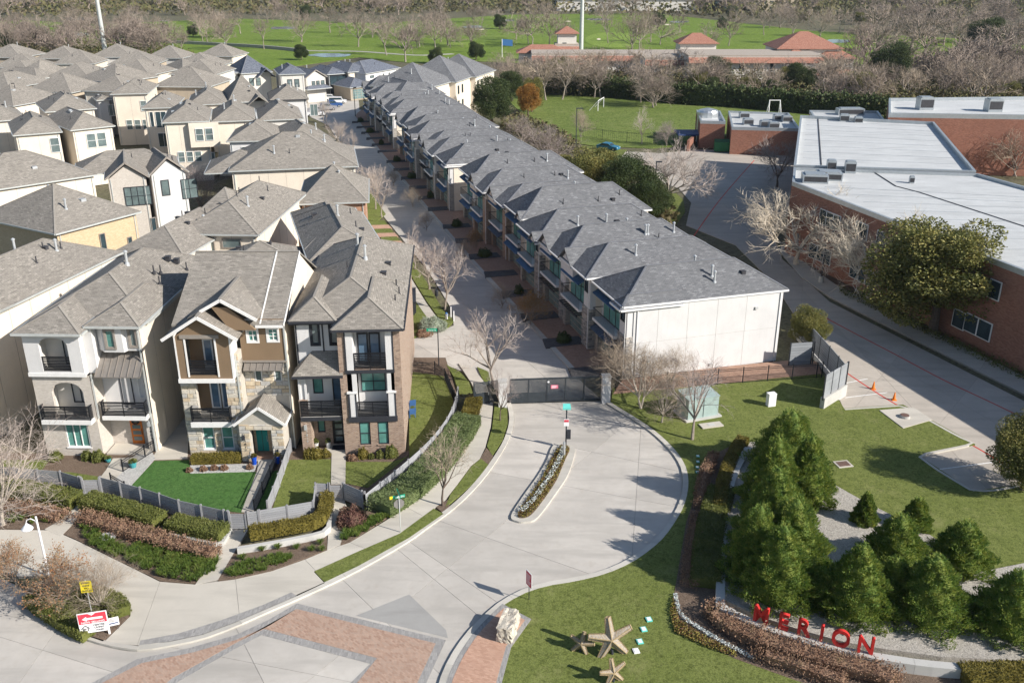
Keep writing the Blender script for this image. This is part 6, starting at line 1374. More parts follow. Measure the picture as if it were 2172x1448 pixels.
plain('twig_bright',(.60,.52,.41),.9,.2,2)
def bare_variant(key,seed,H=10.0,trunk=.26,nl=6,lang=(22,48),llen=.42,n2=6,n3=5,n4=4,r0=.16,up=.35,thick=1.0,wander=.12,multi=1):
    r=random.Random(seed); segs=[[],[]]
    def rec(p,d,L,rad,lvl):
        n=3 if lvl<3 else 2; pts=[p]; q=p; rr=rad
        for i in range(n):
            d=(d+Vector((r.gauss(0,wander),r.gauss(0,wander),r.gauss(0,wander)+up*.18*(lvl>0)))).normalized(); q2=q+d*(L/n); r2=rad*(1-.62*(i+1)/n)
            segs[0 if lvl<2 else 1].append((q,q2,rr*thick if lvl>1 else rr,r2*thick if lvl>1 else r2)); q=q2; rr=r2; pts.append(q)
        if lvl==4: return
        cnt={0:nl,1:n2,2:n3,3:n4}[lvl]
        for k in range(cnt):
            t=r.uniform(.35,1.0) if lvl else r.uniform(.72,1.0)
            f=t*n; i=min(int(f),n-1); base=pts[i].lerp(pts[i+1],f-i)
            ax=d.orthogonal().normalized(); ax.rotate(Matrix.Rotation(r.uniform(0,2*PI) if lvl else 2*PI*(k+r.uniform(-.25,.25))/cnt,3,d))
            ang=R(r.uniform(*lang)) if lvl==0 else R(r.uniform(25,60)); nd=(d*math.cos(ang)+ax*math.sin(ang)).normalized()
            LL={0:llen*H,1:.26*H,2:.15*H,3:.085*H}[lvl]*r.uniform(.7,1.15)
            rec(base,nd,LL,max(rad*{0:.5,1:.45,2:.5,3:.55}[lvl],.006*H/10),lvl+1)
    for m_ in range(multi):
        d=Vector((0,0,1)) if multi==1 else Vector((r.gauss(0,.28),r.gauss(0,.28),1)).normalized()
        rec(Vector((r.gauss(0,.12)*(multi>1),r.gauss(0,.12)*(multi>1),0)),d,trunk*H,r0*H/10*1.6/(1 if multi==1 else 1.7),0)
    A=[np.array([[*a] for a,_,_,_ in s_]) for s_ in segs]; B=[np.array([[*b] for _,b,_,_ in s_]) for s_ in segs]
    zm=max(B[1][:,2].max(),B[0][:,2].max())
    out=[]
    for k,n in ((0,6),(1,3)):
        q=tube_quads(A[k],B[k],[x[2] for x in segs[k]],[x[3] for x in segs[k]],n)*(10/zm); out.append(q)
    MESH[key]=out; return out
def bare_tree(label,key,p,h,tm='bark_grey',wm='twig_grey',rz=0,group=None,sx=1.0,name='bare_tree',leaves=None,cat='tree'):
    t=thing(name,label,cat,(p.x,p.y,.05),rz,group); s_=h/10; t.scale=(s_*sx,s_*sx,s_)
    for part,i,mt in (('trunk',0,tm),('crown',1,wm)):
        kk=(key,part,mt)
        if kk not in MESH: MESH[kk]=np_mesh(part,MESH[key][i],4,mt)
        mkobj(part,MESH[kk],t)
    if leaves:
        kk=(key,'leaves',leaves)
        if kk not in MESH:
            q=MESH[key][1]; c_=q.mean(axis=1); c_=c_[nr.random(len(c_))<.14]; c_=c_+nr.normal(0,.12,c_.shape); MESH[kk]=np_mesh('leaf',leaf_quads(c_,nr.normal(size=c_.shape),.24,.16),4,leaves)
        o=mkobj('leaf',MESH[kk],t); o['kind']='stuff'
    return t
bare_variant('v1',1,nl=6,trunk=.27,thick=.8,r0=.14); bare_variant('v2',2,nl=5,trunk=.3,lang=(18,38),thick=.8,r0=.14); bare_variant('v3',3,nl=7,trunk=.2,lang=(20,45),multi=2,n4=5,n3=6,thick=.8); bare_variant('v4',4,nl=5,trunk=.12,multi=4,n2=6,lang=(10,40),n3=6,n4=5,r0=.1,thick=.85); bare_variant('v5',5,nl=6,trunk=.24,lang=(25,55),llen=.5,r0=.15,n2=6,n3=5,n4=4,thick=.75)
bare_variant('f1',11,nl=6,trunk=.28,lang=(25,55),thick=1.5,r0=.13,n4=3); bare_variant('f2',12,nl=7,trunk=.22,lang=(30,62),thick=1.5,r0=.13,n4=3,llen=.48); bare_variant('f3',13,nl=5,trunk=.34,lang=(15,38),thick=1.5,r0=.12,n4=3); bare_variant('f4',14,nl=6,trunk=.15,multi=2,thick=1.5,r0=.13,n4=3,lang=(20,50)); bare_variant('f5',15,nl=5,trunk=.3,lang=(30,65),thick=1.6,r0=.14,n2=5,n3=4,n4=4,wander=.2)
bare_variant('v6',6,nl=8,trunk=.2,lang=(25,62),llen=.52,r0=.16,n2=8,n3=7,n4=5,thick=1.0)
def hpx(bx,by,ty):
    """height of something standing at pixel (bx,by) whose top is at row ty"""
    p=G(bx,by); Y=(ty-724)/F; return HC-p.y*(sp+Y*cp)/(cp-Y*sp)
def BT(label,key,bx,by,ty,**k): return bare_tree(label,key,G(bx,by),max(1.5,hpx(bx,by,ty)),rz=(bx*7.3)%6.28,**k)
BT('slim bare tree on the sidewalk verge beside the hedge','v2',939,1074,885,tm='bark_dark',wm='twig_tan',sx=.75); BT('tall bare tree just behind the pedestrian gate','v5',1046,818,652,tm='bark_grey',wm='twig_pale',sx=.85); BT('thin bare tree in the verge in front of the gate','v2',1061,894,768,tm='bark_dark',wm='twig_grey',sx=.7)
for k,(bx,by,ty) in enumerate(((944,659,510),(911,615,495),(881,573,466),(797,445,342),(781,421,345),(749,331,268),(726,321,255),(719,314,250),(692,262,205),(687,260,212),(810,462,372))):
    BT(['bare street tree nearest the white marker posts','second bare street tree from the marker posts','third bare street tree from the marker posts','bare street tree beside the red brick house','bare street tree just before the red brick house','bare street tree beside the long cream house','left tree of the bare pair on the street','right tree of the bare pair on the street','bare tree beside the parked cars','slender bare tree next to the parked cars','short bare street tree over the brick driveways'][k],('v1','v5','v2')[k%3],bx,by,ty,wm='twig_pale',sx=.75,group='bare street trees')
BT('bare tree with pale trunk on the gate lawn','v1',1468,934,745,tm='bark_grey',wm='twig_grey',sx=.8); BT('broad bare crape myrtle beside the dark stump','v3',1403,899,772,tm='bark_pale',wm='twig_tan'); BT('spreading bare multi-trunk tree near the white wall','v3',1362,868,712,tm='bark_pale',wm='twig_tan',sx=1.15); BT('tan leafless bush tree at the corner of the white townhouse','v4',1318,805,700,tm='bark_pale',wm='twig_tan',sx=1.2); BT('leafless bush tree in front of the white end wall','v4',1420,822,722,tm='bark_pale',wm='twig_tan',sx=1.25)
BT('large pale bare tree at the school corner','v6',1688,562,380,tm='bark_pale',wm='twig_bright',sx=1.4); BT('pale bare tree in front of the school windows','v6',1842,640,428,tm='bark_pale',wm='twig_bright',sx=1.15); BT('bare tree on the grass island by the school drive','v6',1412,438,286,tm='bark_pale',wm='twig_pale',sx=1.05); BT('bare tree in front of the brick service wing','v6',1648,397,280,tm='bark_dark',wm='twig_grey',sx=1.0)
BT('pale bare tree at the left edge of the picture','v3',6,1118,862,tm='bark_pale',wm='twig_pale',sx=1.0); BT('reddish leaved tree with leaning trunk in the left island','v3',140,1284,1150,tm='bark_grey',wm='twig_tan',leaves='autumn_red',sx=1.05); BT('small reddish leaved tree at the left island edge','v3',40,1250,1130,tm='bark_grey',wm='twig_tan',leaves='autumn_red',sx=.9); BT('bare multi-stem tree behind the now selling sign','v4',213,1296,1165,tm='bark_pale',wm='twig_tan',sx=1.05)
BT('pinkish bare tree in the courtyard between the houses','v3',425,455,335,tm='bark_grey',wm='twig_grey',sx=1.25); BT('low bare bush tree in the house courtyard','v4',365,470,400,wm='twig_tan',sx=1.3)
for k,(x,y,ty,lv) in enumerate(((1010,528,480,'autumn'),(985,552,500,None),(1065,655,590,None),(1125,690,600,'autumn'),(905,490,440,None),(876,440,385,None),(835,395,350,None))): BT('small ornamental tree in the townhouse forecourt, number %s from the gate'%('third fourth second first fifth sixth seventh'.split()[k]),'v4',x,y,ty,wm='twig_tan',leaves=lv,sx=.9)
# --- evergreens
def leafy_mesh(key,mat,n,seed,lobes,leaf=(.3,.18)):
    g=np.random.default_rng(seed); cs=[]; ds=[]
    for (cx,cy,cz,r_,w_) in lobes:
        k=int(n*w_); d=norm(g.normal(size=(k,3))); rad=r_*(.45+.6*g.random(k)**.45); c_=np.array([cx,cy,cz])+d*rad[:,None]*np.array([1,1,.85]); cs.append(c_); ds.append(d+g.normal(0,.7,(k,3)))
    c_=np.concatenate(cs); d=np.concatenate(ds); return np_mesh('crown',leaf_quads(c_,d,leaf[0]*(.7+.6*g.random(len(c_))),leaf[1]),4,mat)
def lobes_round(seed,n=26):
    r=random.Random(seed); L=[]
    for k in range(n):
        a=r.uniform(0,2*PI); z=r.uniform(.22,.9); rr=.38*math.sin(min(1,(z-.05)/.95)*PI)**.6*r.uniform(.5,1); L.append((10*rr*math.cos(a),10*rr*math.sin(a),10*z,r.uniform(1.0,1.7),1/n))
    return L
trunk_m=MB(); trunk_m.tube((0,0,0),(0,0,5),.32,.14,n=8)
for a in range(5): trunk_m.tube((0,0,2.2+a*.5),(1.8*math.cos(a*1.3),1.8*math.sin(a*1.3),5+a*.4),.13,.04,n=5)
TRM=trunk_m.mesh('trunk','bark_dark',False)
for key,mat,sd in (('oak1','oak_green',1),('oak2','oak_green',2),('ev1','dark_evergreen',3),('ev2','dark_evergreen',4),('aut','autumn',5)): MESH[key]=leafy_mesh(key,mat,36000,sd,lobes_round(sd,44)+[(0,0,5.6,3.4,.3)],(.2,.125))
def ET(label,key,bx,by,ty,sx=1.0,group=None):
    p=G(bx,by); h=hpx(bx,by,ty); t=thing('evergreen_tree' if key!='aut' else 'autumn_tree',label,'tree',(p.x,p.y,.05),bx*.37,group); s_=h/10; t.scale=(s_*sx,s_*sx,s_); mkobj('trunk',TRM,t); mkobj('crown',MESH[key],t); return t
ET('large round live oak in front of the school wall','oak1',1978,705,462,1.4); ET('evergreen tree at the right edge above the parking','oak2',2168,1040,880,1.1); ET('evergreen bush tree beside the rear of the white townhouse','oak2',1712,735,655,1.2)
ET('big evergreen behind the middle of the townhouse roofs','oak1',1255,430,312,1.3); ET('second evergreen behind the townhouse roofs','ev2',1330,455,330,1.3); ET('olive evergreen low behind the townhouse roofs','oak2',1190,420,330,1.2); ET('dark evergreen beside the far townhouses','ev1',1043,262,165,1.15); ET('dark evergreen by the field corner','ev1',1085,215,150,1.1); ET('golden leaved tree between evergreens and field','aut',1120,245,178,.95); ET('tall brown green tree beside the golden one','oak2',1128,238,165,.9); ET('small pale evergreen near the far townhouses','oak2',963,240,195,1.0); ET('evergreen shrub tree between townhouses and school drive','ev2',1380,470,385,1.2)
BT('wide pinkish bare tree behind the townhouse ridge','v3',1165,360,250,wm='twig_grey',sx=1.3); BT('bare tree left of the pinkish bare tree','v3',1110,310,235,wm='twig_grey',sx=1.2); BT('slender bare tree in front of the soccer field','v2',1361,306,215,wm='twig_pale',sx=.7); BT('small bare tree with tan leaves by the lamp post','v3',1232,292,222,wm='twig_tan',sx=.9); BT('grey bare tree near the field fence','v3',1413,310,248,wm='twig_grey',sx=1.1)
for k,(bx,by,ty) in enumerate(((2010,330,232),(2060,345,250),(2110,360,255),(2150,375,262),(2090,330,240),(2170,350,250))): BT('bare tree crowding the school light court at right','f4',bx,by,ty,wm='twig_tan',tm='bark_grey',sx=1.3,group='trees in the school light court')
# --- cedars
def cedar_variant(key,seed,n=24000):
    g=np.random.default_rng(seed)
    z=1-np.sqrt(g.random(n)*.96+.04*g.random(n)); z=np.clip(z,0,.985); ph=g.random(n)*2*PI
    prof=np.minimum(1,(1-z)**(.68+.07*seed)*1.08)*(1-.22*(1-np.minimum(z/.1,1)))
    lob=1+.15*np.sin(ph*(3+seed)+z*17+seed)+.12*np.sin(ph*(5+seed)-z*31+seed*2)+.08*np.sin(z*70+ph*3)
    rad=prof*lob*(.8+.24*g.random(n)**.6); c_=np.stack([rad*np.cos(ph),rad*np.sin(ph),z*10*.98+.15],1)
    d=np.stack([np.cos(ph)*.75,np.sin(ph)*.75,.55+.5*g.random(n)],1)+g.normal(0,.28,(n,3))
    MESH[key]=(c_,d)
cedar_variant('c1',1); cedar_variant('c2',2); cedar_variant('c3',3); cedar_variant('c4',4)
CT=MB().tube((0,0,0),(0,0,7),.16,.04,n=6).mesh('trunk','bark_dark',False)
CC=MB().lathe([(.5,.1),(.66,.9),(.62,2.5),(.5,4.5),(.34,6.5),(.15,8.2),(.03,9.0)],14).mesh('inner_foliage','cedar',False)
def cedar(label,key,bx,by,ty,wpx):
    by=by-wpx*.2; p=G(bx,by,.4); h=hpx(bx,by,ty+4); d=math.hypot(p.y,HC); rad=wpx/2*d/F
    t=thing('cedar_tree',label,'tree',(p.x,p.y,.3),bx*.13,'cedars of the entrance bed'); mkobj('trunk',CT,t).scale=(h/4,h/4,h/10); mkobj('inner_foliage',CC,t).scale=(rad,rad,h/10)
    c_,dd=MESH[key]; k=int(min(len(c_),3500+1100*rad*h)); c_=c_[:k]*np.array([rad,rad,h/10]); q=leaf_quads(c_,dd[:k],.17+.1*nr.random(k),.06); mkobj('crown',np_mesh('crown',q,4,'cedar'),t); return t
CED=[('top cedar of the column nearest the gate lawn',1668,1025,852,150),('second cedar of the column beside the low wall',1635,1100,905,135),('cedar beside the second one, farther from the wall',1706,1085,905,115),('third cedar down the column along the low wall',1632,1190,968,160),('dark cedar against the low wall',1598,1245,1050,125),('middle cedar of the column with feathery top',1672,1245,1035,170),('lowest bright cedar of the column behind letter M',1646,1296,1092,170),('broad cedar behind letter R',1810,1325,1135,165),('dark cedar filling the gap behind letter E',1740,1295,1190,90),('cedar behind the broad one, farther up the bed',1895,1230,1075,140),('small cedar standing alone in the gravel',1832,1118,1030,52),('tiny cedar at the top edge of the gravel',1738,1045,975,50),('slim cedar at the lawn edge behind the others',1940,1130,1042,62),('cedar with a brown tip toward the lawn',2035,1225,1090,130),('large cedar in the middle front row',1965,1340,1160,175),('cedar cut by the right edge of the picture',2140,1365,1190,170),('dark cedar between the front row cedars',1885,1300,1165,110)]
for k,(l,bx,by,ty,w_) in enumerate(CED): cedar(l,'c%d'%(k%4+1),bx,by,ty,w_)
# --- hedges
def hedge_mesh(line,w_,h,n_per=170,leaf=(.11,.07),seed=0,jit=.05,z0=.05):
    g=np.random.default_rng(seed); P=np.array([[p.x,p.y] for p in line]); sg=np.diff(P,axis=0); L=np.linalg.norm(sg,axis=1); T=L.sum(); n=int(T*(w_+2*h)*n_per)
    s_=g.random(n)*T; cum=np.concatenate([[0],np.cumsum(L)]); i=np.clip(np.searchsorted(cum,s_)-1,0,len(L)-1); f=(s_-cum[i])/L[i]
    c_=P[i]+sg[i]*f[:,None]; nrm=np.stack([-sg[i][:,1],sg[i][:,0]],1)/L[i][:,None]; per=w_+2*h; u=g.random(n)*per
    off=np.where(u<h,-w_/2,np.where(u>h+w_,w_/2,u-h-w_/2)); z=np.where(u<h,u,np.where(u>h+w_,per-u,h)); rr=.12
    edge=np.clip((np.abs(off)-(w_/2-rr))/rr,0,1)*np.clip((z-(h-rr))/rr,0,1); off=off*(1-.3*edge*rr/w_*2); z=z-edge*.05
    wob=(.05*np.sin(s_*2.1+seed)+.04*np.sin(s_*5.3))*(1 if jit>.08 else .4); off=off*(1+wob)+g.normal(0,jit,n); z=np.maximum(z*(1+.05*np.sin(s_*3.7))+g.normal(0,jit,n),.02)
    en=g.random(n)<min(.5,w_*h*2/(T*(w_+2*h))); eo=(g.random(n)-.5)*w_; off=np.where(en,eo,off); z=np.where(en,g.random(n)*h,z); ei=g.random(n)<.5; c_=np.where(en[:,None],np.where(ei[:,None],P[0],P[-1]),c_)+np.where(en[:,None],g.normal(0,jit,(n,2)),0)
    lump=1+(.16 if jit>.08 else .015)*np.sin(s_*4.3+seed)*np.sin(s_*1.7+off*3); z=z*lump
    c3=np.stack([c_[:,0]+nrm[:,0]*off,c_[:,1]+nrm[:,1]*off,z+z0],1); ends=(s_<.15)|(s_>T-.15)
    d=np.stack([nrm[:,0]*np.sign(off),nrm[:,1]*np.sign(off),np.full(n,.8)],1)+g.normal(0,.6,(n,3)); return leaf_quads(c3,d,leaf[0]*(.7+.6*g.random(n)),leaf[1])
def hedge(label,pts,w_,h,mat,seed=0,z0=.1,n_per=210,leaf=(.11,.075),cat='hedge',name='hedge',jit=.035,sp_=True):
    line=resample(spline(GL(pts),4) if sp_ else GL(pts),.6); t=thing(name,label,cat,(0,0,0)); q=hedge_mesh(line,w_,h,n_per,leaf,seed,jit,z0); o=mkobj('foliage',np_mesh('foliage',q,4,mat),t)
    ln_=line[1:-1] if len(line)>4 and jit>.08 else line; ci=.16 if jit>.08 else .07; A=offset(ln_,w_/2-ci); B=offset(ln_,-w_/2+ci); MB().prism([(p.x,p.y) for p in A]+[(p.x,p.y) for p in reversed(B)],z0-.05,z0+h*(.82 if jit>.08 else .97)-.05).build('branch_core',mat,t,uv=False); return t
hedge('clipped green hedge behind the leftmost fence end',[(-40,1040),(60,1055),(165,1075)],1.5,.95,'hedge_green',1); hedge('clipped green hedge in front of the turf fence',[(185,1075),(270,1098),(342,1120)],1.5,.95,'hedge_green',2); hedge('short clipped hedge before the teal house gate',[(365,1125),(425,1138),(478,1147)],1.5,.95,'hedge_green',3)
hedge('long low reddish shrub row in the left planting bed',[(172,1105),(260,1132),(370,1165),(460,1185)],1.1,.7,'shrub_rust',4,jit=.1); hedge('low rusty shrub row at the far left',[(-40,1075),(60,1090),(140,1105)],1.2,.55,'shrub_rust',5,jit=.1)
hedge('olive hedge on the raised planter wall',[(532,1152),(600,1140),(665,1128),(688,1112),(696,1072)],.9,.75,'hedge_olive',6,z0=.45); hedge('long sage green hedge along the curved fence',[(805,1090),(870,1048),(930,990),(975,930),(992,900)],2.3,.95,'hedge_sage',7); hedge('olive hedge beside the pedestrian gate',[(996,893),(1004,868),(1008,856)],1.3,.9,'hedge_olive',8)
hedge('clipped hedge under the limestone house windows',[(408,984),(512,980)],.8,.7,'hedge_olive',9,sp_=False); hedge('clipped hedge rim along the left island kerb',[(72,1275),(110,1305),(160,1335),(195,1352)],1.3,.6,'hedge_green',10); hedge('low green shrubs filling the left island',[(110,1262),(170,1282),(235,1302)],2.2,.45,'hedge_green',11,jit=.09); hedge('rounded hedge at the right end of the island',[(200,1275),(245,1290),(258,1312)],1.2,.7,'hedge_green',12)
hedge('dark green hedge along the low wall in the cedar shade',[(1497,1250),(1500,1180),(1512,1110),(1530,1050)],1.9,.75,'hedge_green',13); hedge('olive yellow hedge strip beside the low wall top',[(1524,1090),(1535,1030),(1556,975),(1575,945)],.95,.8,'hedge_olive',14); hedge('rusty shrubs at the lawn side of the olive hedge',[(1483,1082),(1492,1020),(1515,970)],.7,.55,'shrub_rust',15,jit=.1); hedge('dark low shrubs nearest the lawn in the shade',[(1462,1250),(1470,1180),(1482,1100)],1.0,.45,'shrub_rust',16,jit=.1)
hedge('long rusty shrub row below the letters',[(1505,1300),(1560,1345),(1650,1382),(1760,1415),(1860,1440),(1900,1460)],1.3,.75,'shrub_rust',17,jit=.13); hedge('second rusty shrub row at the flower edge',[(1600,1390),(1700,1425),(1790,1455)],1.0,.6,'shrub_rust',18,jit=.12); hedge('clipped olive hedge at the bottom right edge',[(2040,1450),(2120,1446),(2240,1444)],1.5,.8,'hedge_olive',19)
sheet('planting_bed',[(1545,950),(1500,975),(1455,1110),(1430,1260),(1425,1300),(1445,1345),(1560,1400),(1700,1450),(1780,1480),(2400,1480),(2400,1430),(1996,1412),(1789,1382),(1600,1322),(1524,1285),(1528,1156),(1536,1077),(1554,1007),(1584,950)],'mulch',.125)
hedge('evergreen hedge along the far side of the soccer field',[(1160,196),(1300,206),(1480,222),(1560,226),(1700,238),(1880,252)],4,4.2,'dark_evergreen',20,n_per=14,leaf=(.7,.5),jit=.5)
def bush(label,bx,by,rx,h,mat,n=1600,z0=.1,leaf=(.12,.08),name='shrub',group=None,p=None):
    p=p or G(bx,by); t=thing(name,label,'shrub',(p.x,p.y,z0),0,group); g=np.random.default_rng(int(abs(bx)*3+by)); d=norm(g.normal(size=(n,3))); d[:,2]=np.abs(d[:,2]); rr=1+.1*np.sin(d[:,0]*9)+g.normal(0,.07,n)
    c_=d*rr[:,None]*np.array([rx,rx,h]); mkobj('foliage',np_mesh('foliage',leaf_quads(c_,d+g.normal(0,.6,d.shape),leaf[0],leaf[1]),4,mat),t); MB().lathe([(rx*.8,0),(rx*.86,h*.4),(rx*.6,h*.75),(rx*.1,h*.9)],10).build('branch_core',mat,t,uv=False); return t
bush('round reddish bush beside the garden path',745,1112,1.0,1.15,'shrub_red',3000); bush('pale sage bush at the mailbox corner',916,698,1.45,1.1,'sage_bush',3500); bush('small autumn bush at the foot of the sage bush',900,712,.8,.5,'shrub_rust',900)
for k,(bx,by,rx,h,mt) in enumerate(((655,972,.4,.75,'hedge_olive'),(672,972,.5,.85,'hedge_olive'),(690,970,.4,.6,'hedge_olive'),(770,972,.42,.8,'hedge_olive'),(788,974,.2,.4,'hedge_green'),(806,972,.3,.55,'hedge_green'),(830,970,.5,.9,'hedge_green'),(748,976,.4,.35,'shrub_rust'),(118,976,.5,.7,'hedge_green'),(186,976,.4,.7,'hedge_green'),(210,978,.5,.8,'hedge_green'),(432,1000,.28,.35,'shrub_rust'),(455,998,.28,.35,'shrub_rust'),(476,998,.28,.35,'shrub_rust'),(530,996,.26,.35,'shrub_rust'),(402,1002,.24,.3,'shrub_rust'))):
    bush(['leftmost olive shrub at the brick house entry','tallest olive shrub at the brick house entry','rightmost olive shrub at the brick house entry','round shrub under the left brick house window','tiny shrub between the brick house windows','small shrub under the right brick house window','tall shrub at the brick house corner','dry tan plant beside the brick house path','green shrub at the white brick house corner','left green shrub under the white brick window','right green shrub under the white brick window','first brown mound in the white rocks','second brown mound in the white rocks','third brown mound in the white rocks','brown mound next to the blue pot','brown mound at the turf corner'][k],bx,by,rx,h,mt,700)
def pot(label,bx,by,mat,h,r_,plant,ph=.3):
    p=G(bx,by,.15); t=thing('flower_pot',label,'pot',(p.x,p.y,.15)); MB().lathe([(r_*.7,0),(r_,h),(r_*1.08,h),(r_*1.08,h+.05),(r_*.9,h+.05)],12).build('pot',mat,t)
    g=np.random.default_rng(bx); n=260; d=norm(g.normal(size=(n,3))); d[:,2]=np.abs(d[:,2]); c_=d*np.array([r_*1.1,r_*1.1,ph])*(.6+.45*g.random((n,1)))+np.array([0,0,h+.03]); mkobj('plant',np_mesh('plant',leaf_quads(c_,d+g.normal(0,.5,d.shape),.12,.07),4,plant),t)
pot('cobalt blue pot left of the teal door',540,984,'pot_blue',.62,.22,'hedge_olive'); pot('cobalt blue pot right of the teal door path',589,982,'pot_blue',.62,.22,'hedge_olive'); pot('brown urn with magenta flowers beside the teal door',578,955,'pot_brown',.75,.2,'pink_flowers',.28); pot('white pot with clipped ball left of the black door',671,950,'pot_white',.45,.2,'hedge_green',.4); pot('white pot with clipped ball beside the black door',697,950,'pot_white',.5,.2,'hedge_green',.4); pot('teal pot on the rock strip beside the orange door path',283,990,'pot_teal',.4,.3,'hedge_green',.25); pot('dark teal bowl next to the white brick house shrubs',230,978,'pot_teal',.25,.25,'hedge_green',.15)
# --- grassy ground cover
def tuft_quads(cen,n,h,spread,g):
    k=len(cen); c_=np.repeat(cen,n,axis=0); m_=k*n; a=g.random(m_)*2*PI; s_=spread*(.3+.7*g.random(m_)); hh=h*(.6+.5*g.random(m_)); d=np.stack([np.cos(a)*s_,np.sin(a)*s_,hh],1); side=np.stack([-np.sin(a),np.cos(a),np.zeros(m_)],1)*.016
    mid=c_+d*np.array([.45,.45,.75]); tip=c_+d*np.array([1.0,1.0,.85]); q1=np.stack([c_-side,c_+side,mid+side,mid-side],1); q2=np.stack([mid-side,mid+side,tip+side*.2,tip-side*.2],1); return np.concatenate([q1,q2])
def in_poly(pt,poly):
    x,y=pt; c_=False; j=len(poly)-1
    for i in range(len(poly)):
        if (poly[i][1]>y)!=(poly[j][1]>y) and x<(poly[j][0]-poly[i][0])*(y-poly[i][1])/(poly[j][1]-poly[i][1]+1e-9)+poly[i][0]: c_=not c_
        j=i
    return c_
def fill(poly,n,seed):
    r=random.Random(seed); xs=[p[0] for p in poly]; ys=[p[1] for p in poly]; out=[]
    while len(out)<n:
        q=(r.uniform(min(xs),max(xs)),r.uniform(min(ys),max(ys)))
        if in_poly(q,poly): out.append(q)
    return out
def cover(label,poly,n,h,spread,mat,seed,blades=26,z0=.12):
    w_=[tuple(p)[:2] for p in GL(poly)]; cen=np.array([[x,y,z0] for x,y in fill(w_,n,seed)]); g=np.random.default_rng(seed); o=mkobj('ground_cover',np_mesh('ground_cover',tuft_quads(cen,blades,h,spread,g),4,mat)); setp(o,label,'ground cover',None,'stuff')
cover('mass of dark green grassy tufts in the left bed',[(255,1172),(330,1150),(465,1190),(455,1215),(414,1238),(345,1230),(270,1195)],330,.42,.36,'liriope',1); cover('grassy tufts along the left sidewalk edge',[(165,1120),(200,1125),(270,1165),(255,1190),(200,1165)],90,.4,.34,'liriope',2); cover('grassy tufts below the round reddish bush',[(722,1152),(735,1115),(800,1100),(835,1095),(770,1138)],120,.4,.34,'liriope',3); cover('yellowing grassy tufts beside the sidewalk',[(475,1222),(500,1200),(600,1180),(625,1186),(570,1212),(505,1228)],110,.36,.32,'liriope',4); cover('thin grassy tufts at the far left bed',[(0,1062),(120,1085),(150,1105),(40,1120),(0,1110)],60,.35,.3,'liriope',5)
for k,(bx,by) in enumerate(((557,1172),(630,1168),(662,1172),(680,1158),(590,1168),(684,1172),(515,1190))):
    p=G(bx,by); g=np.random.default_rng(k); t=thing('grass_tuft','single green grass tuft in the mulch below the planter wall','plant',(p.x,p.y,.13),0,'grass tufts below the planter wall'); mkobj('blades',np_mesh('blades',tuft_quads(np.zeros((1,3)),90,.45,.42,g),4,'liriope'),t)
# --- flowers
def flower_band(label,poly,n,mat,seed,z0=.2,hh=.16):
    g=np.random.default_rng(seed); pts=np.array(fill(poly,n,seed)); c_=np.stack([pts[:,0],pts[:,1],z0+hh*g.random(n)],1); o=mkobj('flower_bed',np_mesh('flower_bed',leaf_quads(c_,g.normal(size=(n,3))*np.array([1,1,.4]),.11,.08),4,mat)); setp(o,label,'flowers',None,'stuff')
flower_band('red and yellow flowers filling the median bed',[(p.x,p.y) for p in MEDB],4200,'flowers',1)
mc=spline(GL([(1196,955),(1184,985),(1165,1018),(1135,1062),(1105,1092)]),5); flower_band('white flower line down the middle of the median',[(p.x,p.y) for p in offset(mc,.2)]+[(p.x,p.y) for p in reversed(offset(mc,-.2))],1000,'white_flowers',2,.26,.16)
fb=GL([(1428,1270),(1440,1320),(1500,1358),(1560,1388),(1562,1398),(1500,1378),(1430,1345),(1420,1300)]); flower_band('mixed flowers along the lawn edge of the bed',[(p.x,p.y) for p in fb],1800,'flowers',3,.16,.16)
wl=spline(GL([(1432,1265),(1445,1310),(1505,1352),(1565,1385),(1600,1402)]),4); flower_band('thin white flower line behind the mixed flowers',[(p.x,p.y) for p in offset(wl,.12)]+[(p.x,p.y) for p in reversed(offset(wl,-.12))],700,'white_flowers',4,.18,.14)
# --- dark rock beds with shrubs in the townhouse forecourt
a_=R(16.6); f_=Vector((-math.sin(a_),math.cos(a_),0)); n_=Vector((math.cos(a_),math.sin(a_),0))
for k in range(20):
    base=Vector((6.3,78.6,0))+f_*(7.75*k+.4+ (3 if k>7 else 0)+(3 if k>13 else 0)); base.x-= .0
    q=[base-n_*.6,base+n_*3.6,base+n_*3.6+f_*2.0,base-n_*.2+f_*2.3]; sheet('rock_bed',[(p.x,p.y) for p in q],'dark_rock',.16,px=False)
    if k%2: 
        p=base+n_*1.6+f_*1.0; bush('low dark shrub in a rock bed of the townhouse forecourt',k,k*9,.55+.2*(k%3),.7+.3*(k%2),'dark_evergreen',700,.14,group='forecourt shrubs',p=p)
# --- golf course and far woods
r=random.Random(77)
def far(label,key,px,py,h,sx,mat,group): return bare_tree(label,key,G(px,py),h,'bark_grey',mat,r.uniform(0,6.28),group,sx)
FK=['f1','f2','f3','f4','f5']
GT=((860,132,22),(890,100,20),(935,90,19),(1000,100,17),(1130,100,22),(1165,98,23),(1195,98,20),(1290,92,20),(1340,108,24),(1355,112,21),(1380,90,22),(1400,95,18),(560,105,19),(470,80,18),(510,72,19),(430,88,17),(330,120,17),(350,118,15),(300,95,18),(250,100,16),(130,100,17),(90,80,18),(40,78,18),(640,90,20),(700,70,20),(760,100,20),(790,80,21),(820,118,19),(1000,90,10),(955,102,12),(1545,98,18),(1500,105,16),(1680,92,20),(1740,78,20),(1830,150,24),(1860,112,18),(1560,60,17),(1620,75,17),(1655,60,18),(1780,70,18))
ORD='first second third fourth fifth sixth seventh eighth ninth tenth eleventh twelfth thirteenth fourteenth fifteenth sixteenth seventeenth eighteenth nineteenth twentieth'.split()
